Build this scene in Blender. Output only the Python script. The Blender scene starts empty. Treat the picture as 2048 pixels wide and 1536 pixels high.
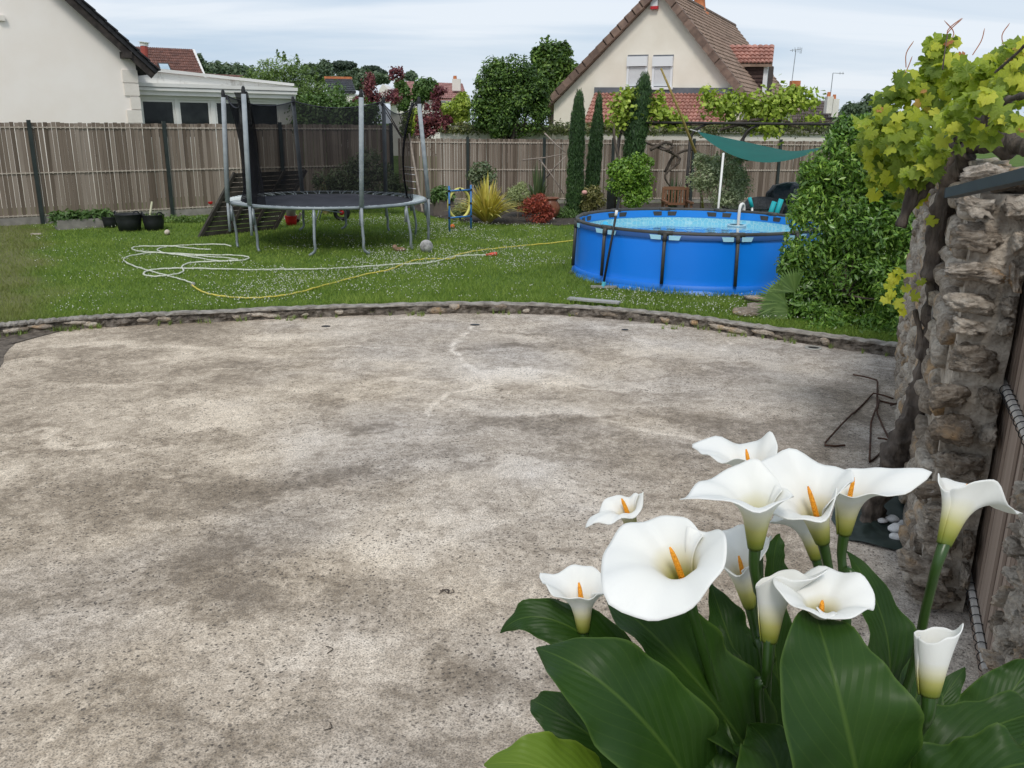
import bpy, math, random
import numpy as np
from mathutils import Vector, Matrix
rad = math.radians
S = bpy.context.scene
COL = S.collection
rng = np.random.default_rng(7)
random.seed(7)

# ------------------------------------------------------------------ camera
FPX = 1750.0                       # focal length in pixels of the 2048 px wide photograph
PITCH = math.atan((768 - 245) / FPX)
ROLL = math.atan(64 / 6052)
CAMZ = 2.2
R0 = np.array([1.0, 0, 0]); U0 = np.array([0, math.sin(PITCH), math.cos(PITCH)]); CF = np.array([0, math.cos(PITCH), -math.sin(PITCH)])
CR = math.cos(ROLL) * R0 + math.sin(ROLL) * U0
CU = -math.sin(ROLL) * R0 + math.cos(ROLL) * U0
CC = np.array([0, 0, CAMZ])
cd = bpy.data.cameras.new('camera'); cam = bpy.data.objects.new('camera', cd); COL.objects.link(cam)
cd.sensor_fit = 'HORIZONTAL'; cd.sensor_width = 36.0; cd.lens = 36.0 * FPX / 2048.0
cd.clip_start = 0.05; cd.clip_end = 3000
cam.matrix_world = Matrix(((CR[0], CU[0], -CF[0], CC[0]), (CR[1], CU[1], -CF[1], CC[1]), (CR[2], CU[2], -CF[2], CC[2]), (0, 0, 0, 1)))
S.camera = cam

# ------------------------------------------------------------------ world: thin high overcast
SUN_EL, SUN_AZ = rad(50), rad(186)       # azimuth clockwise from +Y
w = bpy.data.worlds.new('World'); S.world = w; w.use_nodes = True
nt = w.node_tree; nt.nodes.clear()
def wn(t, **k):
    n = nt.nodes.new(t)
    for a, b in k.items(): setattr(n, a, b)
    return n
sky = wn('ShaderNodeTexSky', sky_type='NISHITA', sun_disc=False)
sky.sun_elevation = SUN_EL; sky.sun_rotation = SUN_AZ; sky.air_density = 1.0; sky.dust_density = 1.5; sky.ozone_density = 1.0
bg1 = wn('ShaderNodeBackground'); bg1.inputs[1].default_value = 0.085
nt.links.new(sky.outputs[0], bg1.inputs[0])
tc = wn('ShaderNodeTexCoord')
sep = wn('ShaderNodeSeparateXYZ'); nt.links.new(tc.outputs['Generated'], sep.inputs[0])
# project the view direction on a high flat layer, so the clouds lie in a real sheet
zz = wn('ShaderNodeMath', operation='ADD'); nt.links.new(sep.outputs[2], zz.inputs[0]); zz.inputs[1].default_value = 0.16
zm = wn('ShaderNodeMath', operation='MAXIMUM'); nt.links.new(zz.outputs[0], zm.inputs[0]); zm.inputs[1].default_value = 0.03
dx = wn('ShaderNodeMath', operation='DIVIDE'); nt.links.new(sep.outputs[0], dx.inputs[0]); nt.links.new(zm.outputs[0], dx.inputs[1])
dy = wn('ShaderNodeMath', operation='DIVIDE'); nt.links.new(sep.outputs[1], dy.inputs[0]); nt.links.new(zm.outputs[0], dy.inputs[1])
cmb = wn('ShaderNodeCombineXYZ'); nt.links.new(dx.outputs[0], cmb.inputs[0]); nt.links.new(dy.outputs[0], cmb.inputs[1])
mp = wn('ShaderNodeMapping'); mp.inputs['Rotation'].default_value = (0, 0, rad(-14)); mp.inputs['Scale'].default_value = (0.35, 1.0, 1.0); mp.inputs['Location'].default_value = (3.3, 1.35, 0)
nt.links.new(cmb.outputs[0], mp.inputs[0])
nz = wn('ShaderNodeTexNoise'); nz.inputs['Scale'].default_value = 1.15; nz.inputs['Detail'].default_value = 6; nz.inputs['Roughness'].default_value = 0.5; nz.inputs['Distortion'].default_value = 0.7
nt.links.new(mp.outputs[0], nz.inputs['Vector'])
rmp = wn('ShaderNodeValToRGB'); rmp.color_ramp.elements[0].position = 0.33; rmp.color_ramp.elements[1].position = 0.62
rmp.color_ramp.elements[0].color = (0.44, 0.55, 0.68, 1); rmp.color_ramp.elements[1].color = (0.70, 0.75, 0.815, 1)
nt.links.new(nz.outputs[0], rmp.inputs[0])
bg2 = wn('ShaderNodeBackground'); bg2.inputs[1].default_value = 1.0; nt.links.new(rmp.outputs[0], bg2.inputs[0])
mxs = wn('ShaderNodeMixShader'); mxs.inputs[0].default_value = 0.88
nt.links.new(bg1.outputs[0], mxs.inputs[1]); nt.links.new(bg2.outputs[0], mxs.inputs[2])
wo = wn('ShaderNodeOutputWorld'); nt.links.new(mxs.outputs[0], wo.inputs[0])

sd = bpy.data.lights.new('sun', 'SUN'); sun = bpy.data.objects.new('sun', sd); COL.objects.link(sun)
sd.energy = 1.5; sd.angle = rad(14); sd.color = (1.0, 0.95, 0.88)
sdir = Vector((math.sin(SUN_AZ) * math.cos(SUN_EL), math.cos(SUN_AZ) * math.cos(SUN_EL), math.sin(SUN_EL)))
sun.rotation_euler = sdir.to_track_quat('Z', 'Y').to_euler(); sun.location = (0, 0, 20)

S.view_settings.view_transform = 'Standard'; S.view_settings.look = 'None'
S.view_settings.exposure = 0.30; S.view_settings.gamma = 1.0; S.view_settings.use_curve_mapping = False
S.render.engine = 'CYCLES'
S.cycles.max_bounces = 6; S.cycles.diffuse_bounces = 3; S.cycles.glossy_bounces = 2; S.cycles.transparent_max_bounces = 8; S.cycles.use_adaptive_sampling = True; S.cycles.adaptive_threshold = 0.02; S.cycles.caustics_reflective = False; S.cycles.caustics_refractive = False

# ------------------------------------------------------------------ measuring helpers (photo pixel -> point on a real surface)
def ray(x, y): return CF + CR * ((x - 1024) / FPX) - CU * ((y - 768) / FPX)
def G(x, y, z=0.0):                         # where the ground at height z is
    d = ray(x, y); return CC + d * ((z - CAMZ) / d[2])
def P(x, y, Y):                             # at a known distance Y in front
    d = ray(x, y); return CC + d * (Y / d[1])
def PL(x, y, p0, n):                        # on a plane
    d = ray(x, y); n = np.asarray(n, float); return CC + d * (np.dot(np.asarray(p0, float) - CC, n) / np.dot(d, n))
def mpp(Y): return Y / FPX * 1.02           # metres per photo pixel at distance Y

# ------------------------------------------------------------------ mesh helpers
class MB:
    def __init__(s): s.v = []; s.f = []
    def add(s, v, f):
        o = len(s.v); s.v += [tuple(float(c) for c in p) for p in v]; s.f += [tuple(i + o for i in q) for q in f]; return s
    def box(s, c, size, M=None):
        c = np.asarray(c, float); h = np.asarray(size, float) / 2
        v = [np.array([a, b, d]) * h for a in (-1, 1) for b in (-1, 1) for d in (-1, 1)]
        if M is not None: v = [np.asarray(M) @ p for p in v]
        return s.add([c + p for p in v], [(0, 1, 3, 2), (4, 6, 7, 5), (0, 4, 5, 1), (2, 3, 7, 6), (0, 2, 6, 4), (1, 5, 7, 3)])
    def bar(s, p, q, wd, th, up=(0, 0, 1)):
        p = np.asarray(p, float); q = np.asarray(q, float); d = q - p; L = np.linalg.norm(d); d /= L
        up = np.asarray(up, float); x = np.cross(up, d)
        if np.linalg.norm(x) < 1e-4: x = np.cross((1, 0, 0), d)
        x /= np.linalg.norm(x); z = np.cross(d, x)
        return s.box((p + q) / 2, (wd, L, th), np.stack([x, d, z], 1))
    def tube(s, pts, r, n=8, cap=True):
        pts = [np.asarray(p, float) for p in pts]; m = len(pts)
        rs = [r] * m if np.isscalar(r) else list(r)
        prev = None; v = []
        for i in range(m):
            d = pts[min(i + 1, m - 1)] - pts[max(i - 1, 0)]; d = d / (np.linalg.norm(d) + 1e-9)
            if prev is None:
                a = np.cross(d, (0, 0, 1.0))
                if np.linalg.norm(a) < .1: a = np.cross(d, (1.0, 0, 0))
            else: a = prev - d * np.dot(prev, d)
            a = a / (np.linalg.norm(a) + 1e-9); prev = a; b = np.cross(d, a)
            for k in range(n):
                t = 2 * math.pi * k / n; v.append(pts[i] + (a * math.cos(t) + b * math.sin(t)) * rs[i])
        f = [(i * n + k, i * n + (k + 1) % n, (i + 1) * n + (k + 1) % n, (i + 1) * n + k) for i in range(m - 1) for k in range(n)]
        if cap: f += [tuple(range(n))[::-1], tuple((m - 1) * n + k for k in range(n))]
        return s.add(v, f)
    def ring(s, c, R, r, n=48, m=6, M=None, a0=0, a1=2 * math.pi):
        v = []; full = abs(a1 - a0 - 2 * math.pi) < 1e-6; nn = n if full else n + 1
        for i in range(nn):
            t = a0 + (a1 - a0) * i / n
            for k in range(m):
                u = 2 * math.pi * k / m; q = np.array([(R + r * math.cos(u)) * math.cos(t), (R + r * math.cos(u)) * math.sin(t), r * math.sin(u)])
                v.append(np.asarray(c) + (q if M is None else np.asarray(M) @ q))
        f = [(i * m + k, ((i + 1) % nn) * m + k, ((i + 1) % nn) * m + (k + 1) % m, i * m + (k + 1) % m) for i in range(n) for k in range(m)]
        return s.add(v, f)
    def lathe(s, c, prof, n=24, sx=1, sy=1, cap=True):
        v = [(c[0] + r * math.cos(2 * math.pi * k / n) * sx, c[1] + r * math.sin(2 * math.pi * k / n) * sy, c[2] + z) for r, z in prof for k in range(n)]
        f = [(i * n + k, i * n + (k + 1) % n, (i + 1) * n + (k + 1) % n, (i + 1) * n + k) for i in range(len(prof) - 1) for k in range(n)]
        if cap: f.append(tuple(range(n))[::-1])
        return s.add(v, f)
    def poly(s, pts, ext):                  # a flat outline given thickness by the vector ext
        n = len(pts); a = [np.asarray(p, float) for p in pts]; b = [p + np.asarray(ext, float) for p in a]
        return s.add(a + b, [tuple(range(n)), tuple(range(2 * n - 1, n - 1, -1))] + [(i, (i + 1) % n, n + (i + 1) % n, n + i)[::-1] for i in range(n)])
    def ball(s, c, R, nu=12, nv=8, sc=(1, 1, 1)):
        v = [(c[0] + R * sc[0] * math.sin(math.pi * j / nv) * math.cos(2 * math.pi * i / nu), c[1] + R * sc[1] * math.sin(math.pi * j / nv) * math.sin(2 * math.pi * i / nu), c[2] + R * sc[2] * math.cos(math.pi * j / nv)) for j in range(nv + 1) for i in range(nu)]
        return s.add(v, [(j * nu + i, (j + 1) * nu + i, (j + 1) * nu + (i + 1) % nu, j * nu + (i + 1) % nu) for j in range(nv) for i in range(nu)])

WO = {}                                     # world origin of every object
def T3(p): return Vector((float(p[0]), float(p[1]), float(p[2])))
def link(o, parent=None, org=(0, 0, 0)):
    COL.objects.link(o)
    if parent is not None:
        o.parent = parent; o.location = T3(np.asarray(org, float) - WO[parent.name])
    else: o.location = T3(org)
    WO[o.name] = np.asarray(org, float)
    return o
def tag(o, label, cat=None, group=None, kind=None):
    if label: o['label'] = label
    if cat: o['category'] = cat
    if group: o['group'] = group
    if kind: o['kind'] = kind
    return o
def thing(name, label, cat, base, group=None):
    return tag(link(bpy.data.objects.new(name, None), None, base), label, cat, group)
def mesh(name, V, F, smooth=False):
    me = bpy.data.meshes.new(name); me.from_pydata([tuple(map(float, p)) for p in V], [], F); me.update()
    if smooth: me.shade_smooth()
    return me
def mesh_np(name, V, F, smooth=False):      # F: (m,k) array of equal faces
    me = bpy.data.meshes.new(name); V = np.ascontiguousarray(V, np.float32); F = np.ascontiguousarray(F, np.int32)
    me.vertices.add(len(V)); me.vertices.foreach_set('co', V.ravel())
    m, k = F.shape; me.loops.add(m * k); me.loops.foreach_set('vertex_index', F.ravel())
    me.polygons.add(m); me.polygons.foreach_set('loop_start', np.arange(0, m * k, k, dtype=np.int32))
    me.update(calc_edges=True); me.validate()
    if smooth: me.shade_smooth()
    return me
def mk(name, mb, mat, parent=None, smooth=False, org=None, label=None):
    if org is None: org = WO[parent.name] if parent is not None else (0, 0, 0)
    V = np.asarray(mb.v, float) - np.asarray(org, float)
    me = mesh(name, V, mb.f, smooth); me.materials.append(mat)
    o = link(bpy.data.objects.new(name, me), parent, org)
    if label: o['label'] = label
    return o
def mkn(name, V, F, mat, parent=None, smooth=False, kind=None):
    org = WO[parent.name] if parent is not None else np.zeros(3)
    me = mesh_np(name, V - org, F, smooth); me.materials.append(mat)
    o = link(bpy.data.objects.new(name, me), parent, org)
    if kind: o['kind'] = kind
    return o
def inst(name, me, loc, M3, parent):        # a piece that shares its mesh
    o = bpy.data.objects.new(name, me); link(o, parent, loc)
    M = Matrix([[float(M3[i][j]) for j in range(3)] for i in range(3)]).to_4x4(); M.translation = o.location
    o.matrix_local = M
    return o
def rz(a): c, s = math.cos(a), math.sin(a); return np.array([[c, -s, 0], [s, c, 0], [0, 0, 1.0]])
def ry(a): c, s = math.cos(a), math.sin(a); return np.array([[c, 0, s], [0, 1.0, 0], [-s, 0, c]])
def rx(a): c, s = math.cos(a), math.sin(a); return np.array([[1.0, 0, 0], [0, c, -s], [0, s, c]])
def catmull(pts, n=8):
    p = [np.asarray(q, float) for q in pts]; p = [2 * p[0] - p[1]] + p + [2 * p[-1] - p[-2]]; out = []
    for i in range(1, len(p) - 2):
        for k in range(n):
            t = k / n; a, b, c, d = p[i - 1], p[i], p[i + 1], p[i + 2]
            out.append(.5 * ((2 * b) + (c - a) * t + (2 * a - 5 * b + 4 * c - d) * t * t + (3 * b - a - 3 * c + d) * t ** 3))
    return out + [p[-2]]
def unit(v): v = np.asarray(v, float); return v / (np.linalg.norm(v) + 1e-12)

# ------------------------------------------------------------------ materials
class NT:
    def __init__(s, m): s.t = m.node_tree; s.n = s.t.nodes
    def N(s, t, ins=None, **k):
        n = s.n.new(t)
        for a, b in k.items(): setattr(n, a, b)
        for a, b in (ins or {}).items(): s.put(n.inputs[a], b)
        return n
    def put(s, sock, v):
        if isinstance(v, bpy.types.NodeSocket): s.t.links.new(v, sock)
        elif isinstance(v, bpy.types.Node): s.t.links.new(v.outputs[0], sock)
        else:
            if isinstance(v, (tuple, list)) and len(v) == 3 and sock.type == 'RGBA': v = tuple(v) + (1,)
            sock.default_value = v
    def math(s, op, a, b=0.0, c=None, clamp=False):
        n = s.N('ShaderNodeMath', operation=op, use_clamp=clamp); s.put(n.inputs[0], a); s.put(n.inputs[1], b)
        if c is not None: s.put(n.inputs[2], c)
        return n.outputs[0]
    def mix(s, fac, a, b, bt='MIX'):
        n = s.N('ShaderNodeMix', data_type='RGBA', blend_type=bt); s.put(n.inputs[0], fac); s.put(n.inputs[6], a); s.put(n.inputs[7], b); return n.outputs[2]
    def ramp(s, v, stops, interp='LINEAR'):
        n = s.N('ShaderNodeValToRGB'); s.put(n.inputs[0], v); cr = n.color_ramp; cr.interpolation = interp
        while len(cr.elements) < len(stops): cr.elements.new(0.5)
        for e, (p, c) in zip(cr.elements, stops): e.position = p; e.color = (c, c, c, 1) if np.isscalar(c) else tuple(c) + (1,)
        return n.outputs[0]
    def noise(s, scale, vec=None, detail=3, rough=.55, dist=0.0):
        n = s.N('ShaderNodeTexNoise', {'Scale': scale, 'Detail': detail, 'Roughness': rough, 'Distortion': dist})
        if vec is not None: s.put(n.inputs['Vector'], vec)
        return n.outputs[0]
    def vor(s, scale, vec=None, feat='F1', out=0, rnd=1.0):
        n = s.N('ShaderNodeTexVoronoi', {'Scale': scale, 'Randomness': rnd}, feature=feat)
        if vec is not None: s.put(n.inputs['Vector'], vec)
        return n.outputs[out]
    def map(s, vec, scale=(1, 1, 1), rot=(0, 0, 0), loc=(0, 0, 0)):
        return s.N('ShaderNodeMapping', {'Vector': vec, 'Scale': scale, 'Rotation': rot, 'Location': loc}).outputs[0]
def newmat(name):
    m = bpy.data.materials.new(name); m.use_nodes = True; m.node_tree.nodes.clear(); return m, NT(m)
def finish(t, col, rough=.6, bump=None, bstr=.3, bdist=.01, spec=.5, metal=0.0, transl=0.0, tcol=None, sss=0.0, alpha=None, coat=0.0):
    b = t.N('ShaderNodeBsdfPrincipled', {'Base Color': col, 'Roughness': rough, 'Specular IOR Level': spec, 'Metallic': metal, 'Coat Weight': coat})
    if bump is not None:
        bn = t.N('ShaderNodeBump', {'Height': bump, 'Strength': bstr, 'Distance': bdist}); t.t.links.new(bn.outputs[0], b.inputs['Normal'])
    out = b.outputs[0]
    if sss:
        b.inputs['Subsurface Weight'].default_value = sss; b.inputs['Subsurface Radius'].default_value = (.02, .02, .012); b.inputs['Subsurface Scale'].default_value = .3
    if transl:
        tr = t.N('ShaderNodeBsdfTranslucent', {'Color': tcol if tcol is not None else col})
        ms = t.N('ShaderNodeMixShader', {0: transl, 1: out, 2: tr.outputs[0]}); out = ms.outputs[0]
    if alpha is not None:
        tp = t.N('ShaderNodeBsdfTransparent'); ms = t.N('ShaderNodeMixShader', {0: alpha, 1: tp.outputs[0], 2: out}); out = ms.outputs[0]
    o = t.N('ShaderNodeOutputMaterial'); t.t.links.new(out, o.inputs[0])
def mat(name, c1, c2=None, scale=6, rough=.6, isl=0.0, bscale=None, bstr=.3, bdist=.01, detail=4, stretch=(1, 1, 1), spec=.4, metal=0.0, lo=.35, hi=.65, coat=0.0, objrand=0.0):
    m, t = newmat(name); tc = t.N('ShaderNodeTexCoord').outputs['Object']
    v = t.map(tc, scale=stretch) if stretch != (1, 1, 1) else tc
    if objrand:
        oi = t.N('ShaderNodeObjectInfo').outputs['Random']
        v = t.N('ShaderNodeVectorMath', {0: v, 1: t.N('ShaderNodeCombineXYZ', {0: t.math('MULTIPLY', oi, 37.0), 1: t.math('MULTIPLY', oi, 91.0)}).outputs[0]}, operation='ADD').outputs[0]
    col = c1
    if c2 is not None: col = t.mix(t.ramp(t.noise(scale, v, detail), [(lo, 0), (hi, 1)]), c1, c2)
    if isl or objrand:
        rv = t.N('ShaderNodeNewGeometry').outputs['Random Per Island'] if isl else t.N('ShaderNodeObjectInfo').outputs['Random']
        k = isl or objrand
        f = t.math('MULTIPLY_ADD', rv, 2 * k, 1 - k)
        col = t.mix(1.0, col, t.N('ShaderNodeCombineColor', {0: f, 1: f, 2: f}).outputs[0], 'MULTIPLY')
    finish(t, col, rough, t.noise(bscale, v, 5) if bscale else None, bstr, bdist, spec, metal, coat=coat)
    return m
def leafmat(name, c1, c2, c3=None, rough=.5, transl=.25, spec=.4, nscale=1.2, bright=1.0):
    m, t = newmat(name); ri = t.N('ShaderNodeNewGeometry').outputs['Random Per Island']
    tc = t.N('ShaderNodeTexCoord').outputs['Object']
    k_ = 1.8; c1, c2, c3 = [tuple(min(.8, q * k_ * bright) for q in c) for c in (c1, c2, c3 or c2)]
    stops = [(0, c1), (.6, c2), (1, c3)]
    f = t.math('ADD', t.math('MULTIPLY', ri, .7), t.math('MULTIPLY', t.math('SUBTRACT', t.noise(nscale, tc, 2), .35), .9), clamp=True)
    col = t.ramp(f, stops)
    finish(t, col, rough, transl=transl, tcol=t.mix(1.0, col, (1.25, 1.3, .6), 'MULTIPLY'), spec=spec)
    return m
# ================================================================== THE SETTING
PZ = -0.10                                                   # level of the concrete terrace; the lawn is 0
foot_px = [(-260, 716), (-120, 690), (0, 673), (100, 663), (200, 655), (400, 645), (700, 632), (1024, 627), (1300, 645), (1500, 672), (1800, 715)]
foot = [G(x, y, PZ) for x, y in foot_px]
foot = [foot[0] + (foot[0] - foot[1]) * 2] + foot + [foot[-1] + (foot[-1] - foot[-2]) * .5]
foot = catmull(foot, 10)
def offs(path, d):                                           # push a ground path sideways (left of travel = away from the terrace)
    out = []
    for i, p in enumerate(path):
        t = unit(path[min(i + 1, len(path) - 1)] - path[max(i - 1, 0)]); out.append(p + np.array([-t[1], t[0], 0]) * d)
    return out

# ---- terrace concrete: the stains and trowel scrapes of the slab are stored on a fine mesh, the pits and grain come from the shader
def vnoise(p, sc, seed):
    r2 = np.random.default_rng(seed); tb = r2.random((64, 64)); q = p * sc; i = np.floor(q).astype(int); f = q - i; f = f * f * f * (f * (f * 6 - 15) + 10)
    g = lambda a, b: tb[(i[:, 0] + a) % 64, (i[:, 1] + b) % 64]
    return (g(0, 0) * (1 - f[:, 0]) + g(1, 0) * f[:, 0]) * (1 - f[:, 1]) + (g(0, 1) * (1 - f[:, 0]) + g(1, 1) * f[:, 0]) * f[:, 1]
def fbm(p, sc, seed, oc=5, gain=.55):
    o = 0; a = 1; t = 0; ang_ = .5
    for k in range(oc):
        c, s_ = math.cos(ang_ * k), math.sin(ang_ * k); q = p @ np.array([[c, -s_], [s_, c]]); o = o + a * vnoise(q + k * 7.3, sc, seed + k); t += a; a *= gain; sc *= 2.07
    return o / t
def patio_mesh():
    x0, x1, y0, y1, st = -6.6, 5.0, 2.0, 11.6, .024
    nx, ny = int((x1 - x0) / st), int((y1 - y0) / st); gx, gy = np.meshgrid(np.linspace(x0, x1, nx), np.linspace(y0, y1, ny)); q = np.stack([gx.ravel(), gy.ravel()], 1)
    wq = q + (np.stack([fbm(q, 1.1, 21), fbm(q, 1.1, 31)], 1) - .5) * 1.3 + (np.stack([fbm(q, 6, 23, 4), fbm(q, 6, 33, 4)], 1) - .5) * .28
    wl = q + (np.stack([fbm(q, 4.5, 25, 4), fbm(q, 4.5, 35, 4)], 1) - .5) * .16
    val = .5 + (fbm(wq, .5, 41) - .5) * .26 + (fbm(wq, 1.9, 51, 6, .66) - .5) * .40 + (fbm(wq * [.35, 1.9], 3.0, 61, 5, .6) - .5) * .36 + (fbm(q, 11, 45, 3, .7) - .5) * .22
    def blob(x, y, rx_, ry_, amp):
        c = G(x, y, PZ); d = np.hypot((wq[:, 0] - c[0]) / rx_, (wq[:, 1] - c[1]) / ry_); return amp * 1.15 * np.clip(1.35 - d * 1.35, 0, 1) ** 1.3
    for x, y, rx_, ry_, a in [(1065, 752, .8, .26, .2), (350, 706, .5, .40, .18), (800, 768, .7, .26, .14), (470, 815, .6, .9, .12), (560, 718, .3, .14, .16), (1320, 700, .5, .36, .13), (640, 672, 1.2, .2, .12), (1150, 1010, .6, .5, .11), (800, 1060, .9, .5, .12), (560, 880, .6, .5, .12), (950, 1120, .5, .6, .12), (1120, 830, .6, .2, .1), (110, 890, .28, .16, .14), (250, 690, 1.3, .3, .12), (700, 1250, .4, .5, .08), (1050, 1100, .4, .4, .1)]: val += blob(x, y, rx_, ry_, a)
    for x, y, rx_, ry_, a in [(560, 690, .9, .18, .12), (500, 745, .8, .3, .14), (980, 690, .75, .34, .13), (1250, 795, .8, .25, .11), (730, 852, .45, .16, .2), (640, 965, .7, .22, .13), (1000, 850, .9, .22, .11), (230, 1000, 1.0, .4, .12), (1090, 700, .7, .3, .11), (1480, 840, .9, .4, .09), (900, 1330, .4, .3, .08), (70, 1300, .22, .35, .10), (430, 1120, .35, .4, .08), (1250, 650, 1.2, .2, .08), (1640, 690, .4, .4, .1), (760, 900, .5, .1, .1), (1700, 800, .5, .8, .1), (1250, 720, .6, .3, .08)]: val -= blob(x, y, rx_, ry_, a)
    # scraped, paler trails left by the trowel and by rain
    brk = np.clip((fbm(q, 9, 71, 3) - .32) * 4, .1, 1)
    for pts, wd_, a in [([(948, 652), (926, 672), (906, 700), (925, 722), (985, 770)], .045, .22), ([(915, 705), (940, 735), (990, 768)], .02, .16), ([(985, 770), (1100, 765), (1250, 785)], .022, .14), ([(985, 770), (895, 785), (868, 808), (862, 828)], .035, .17), ([(1200, 840), (1330, 870), (1410, 882)], .03, .12), ([(1462, 680), (1445, 700)], .04, .16), ([(1250, 665), (1290, 690), (1330, 705)], .03, .14), ([(60, 1490), (150, 1420), (250, 1365)], .022, .10), ([(1300, 790), (1440, 802)], .02, .12), ([(1000, 742), (1020, 790)], .02, .1), ([(985, 770), (1010, 800)], .012, -.2), ([(560, 700), (700, 690), (800, 700)], .05, .1), ([(400, 740), (560, 730)], .03, .1), ([(690, 870), (790, 862)], .02, -.12)]:
        g = [G(*p, PZ)[:2] for p in pts]; dm = np.full(len(q), 9.0)
        for i in range(len(g) - 1):
            d = g[i + 1] - g[i]; L2 = d @ d; u = np.clip(((wl - g[i]) @ d) / L2, 0, 1); dm = np.minimum(dm, np.hypot(*(wl - g[i] - u[:, None] * d).T))
        val += 2.1 * a * np.clip(1 - dm / wd_, 0, 1) ** .7 * brk
    val = np.where(val < .5, .5 + (val - .5) * .8, val)
    # dark drip marks at the lower left
    dz = np.clip((fbm(q * [9, 1.2], 1.0, 81, 4) - .58) * 6, 0, 1) * np.clip((-.4 - q[:, 0]) * .9, 0, 1) * np.clip((4.6 - q[:, 1]), 0, 1); val -= dz * .10
    tone = np.clip(.38 + q[:, 0] * .13 + (q[:, 1] - 5) * .03 + (fbm(q, .8, 91, 4) - .5) * 1.3, 0, 1)
    V = np.stack([q[:, 0], q[:, 1], np.full(len(q), PZ)], 1); k = (np.arange(ny - 1)[:, None] * nx + np.arange(nx - 1)[None]).ravel(); F = np.stack([k, k + 1, k + nx + 1, k + nx], 1)
    # keep only what lies inside the low wall
    lim = np.interp(q[:, 0], PBX, PBY); ok = q[:, 1] < lim + .06; F = F[ok[F].any(1)]
    used = np.unique(F); rm = np.full(len(V), -1); rm[used] = np.arange(len(used)); me = mesh_np('patio', V[used], rm[F])
    for nm, arr in (('stain', val), ('tone', tone)): at_ = me.attributes.new(nm, 'FLOAT', 'POINT'); at_.data.foreach_set('value', arr[used].astype(np.float32))
    return me
def patio_material():
    m, t = newmat('weathered_concrete'); tc = t.N('ShaderNodeTexCoord').outputs['Object']
    val = t.N('ShaderNodeAttribute', attribute_name='stain').outputs['Fac']; tone = t.N('ShaderNodeAttribute', attribute_name='tone').outputs['Fac']
    fine = t.noise(24, tc, 5, .72); grit = t.noise(135, tc, 2, .7)
    val = t.math('ADD', val, t.math('MULTIPLY', t.math('SUBTRACT', fine, .5), .62))
    base = t.ramp(val, [(.18, (.155, .136, .116)), (.36, (.265, .242, .214)), (.50, (.42, .393, .36)), (.66, (.58, .555, .52)), (.85, (.70, .68, .65))])
    base = t.mix(1.0, base, t.mix(tone, (1.09, .965, .81), (1.01, .962, .93)), 'MULTIPLY')
    wv = t.N('ShaderNodeTexNoise', {'Vector': tc, 'Scale': 50, 'Detail': 2}).outputs[1]
    def pits(scale, lo, hi, msk):
        d = t.vor(scale, t.N('ShaderNodeVectorMath', {0: wv, 1: (1.0 / scale, 1.0 / scale, 0), 2: tc}, operation='MULTIPLY_ADD').outputs[0]); return t.math('MULTIPLY', t.ramp(d, [(lo, 1), (hi, 0)]), msk)
    big_ = t.noise(2.1, tc, 3); mk1 = t.ramp(big_, [(.36, .12), (.55, 1)]); mk2 = t.ramp(big_, [(.45, 1), (.7, .35)])
    p1 = pits(40, .18, .31, mk1); p2 = pits(95, .24, .44, mk2); p3 = pits(17, .07, .13, mk1)
    col = t.mix(t.math('MULTIPLY', p2, .60), base, (.15, .133, .115)); col = t.mix(t.math('MULTIPLY', p1, .85), col, (.085, .075, .065)); col = t.mix(t.math('MULTIPLY', p3, .92), col, (.055, .048, .042))
    g = t.math('MULTIPLY_ADD', t.math('SUBTRACT', grit, .5), 1.8, 1.0); col = t.mix(1.0, col, t.N('ShaderNodeCombineColor', {0: g, 1: g, 2: g}).outputs[0], 'MULTIPLY')
    h = t.math('SUBTRACT', fine, t.math('ADD', t.math('MULTIPLY', p1, .5), t.math('MULTIPLY', p2, .3)))
    finish(t, col, .9, h, .5, .012, spec=.2)
    return m
M_patio = patio_material()
back = offs(foot, .10); PBX = np.array([p[0] for p in back]); PBY = np.array([p[1] for p in back]); o_ = np.argsort(PBX); PBX, PBY = PBX[o_], PBY[o_]
pm_ = patio_mesh(); pm_.materials.append(M_patio); patio = link(bpy.data.objects.new('patio', pm_)); tag(patio, 'worn bare concrete terrace with stains and pits', kind='structure')
mb = MB(); zs_ = PZ - .012; mb.add([(-12, -6, zs_), (12, -6, zs_), (12, 2.03, zs_), (-12, 2.03, zs_)], [(0, 1, 2, 3)]); tag(mk('patio_apron', mb, mat('apron_concrete', (.27, .25, .22), (.44, .41, .375), 2.5, .9, bscale=30, bstr=.5, detail=8)), 'terrace surface running on behind the viewer', kind='structure')

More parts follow.
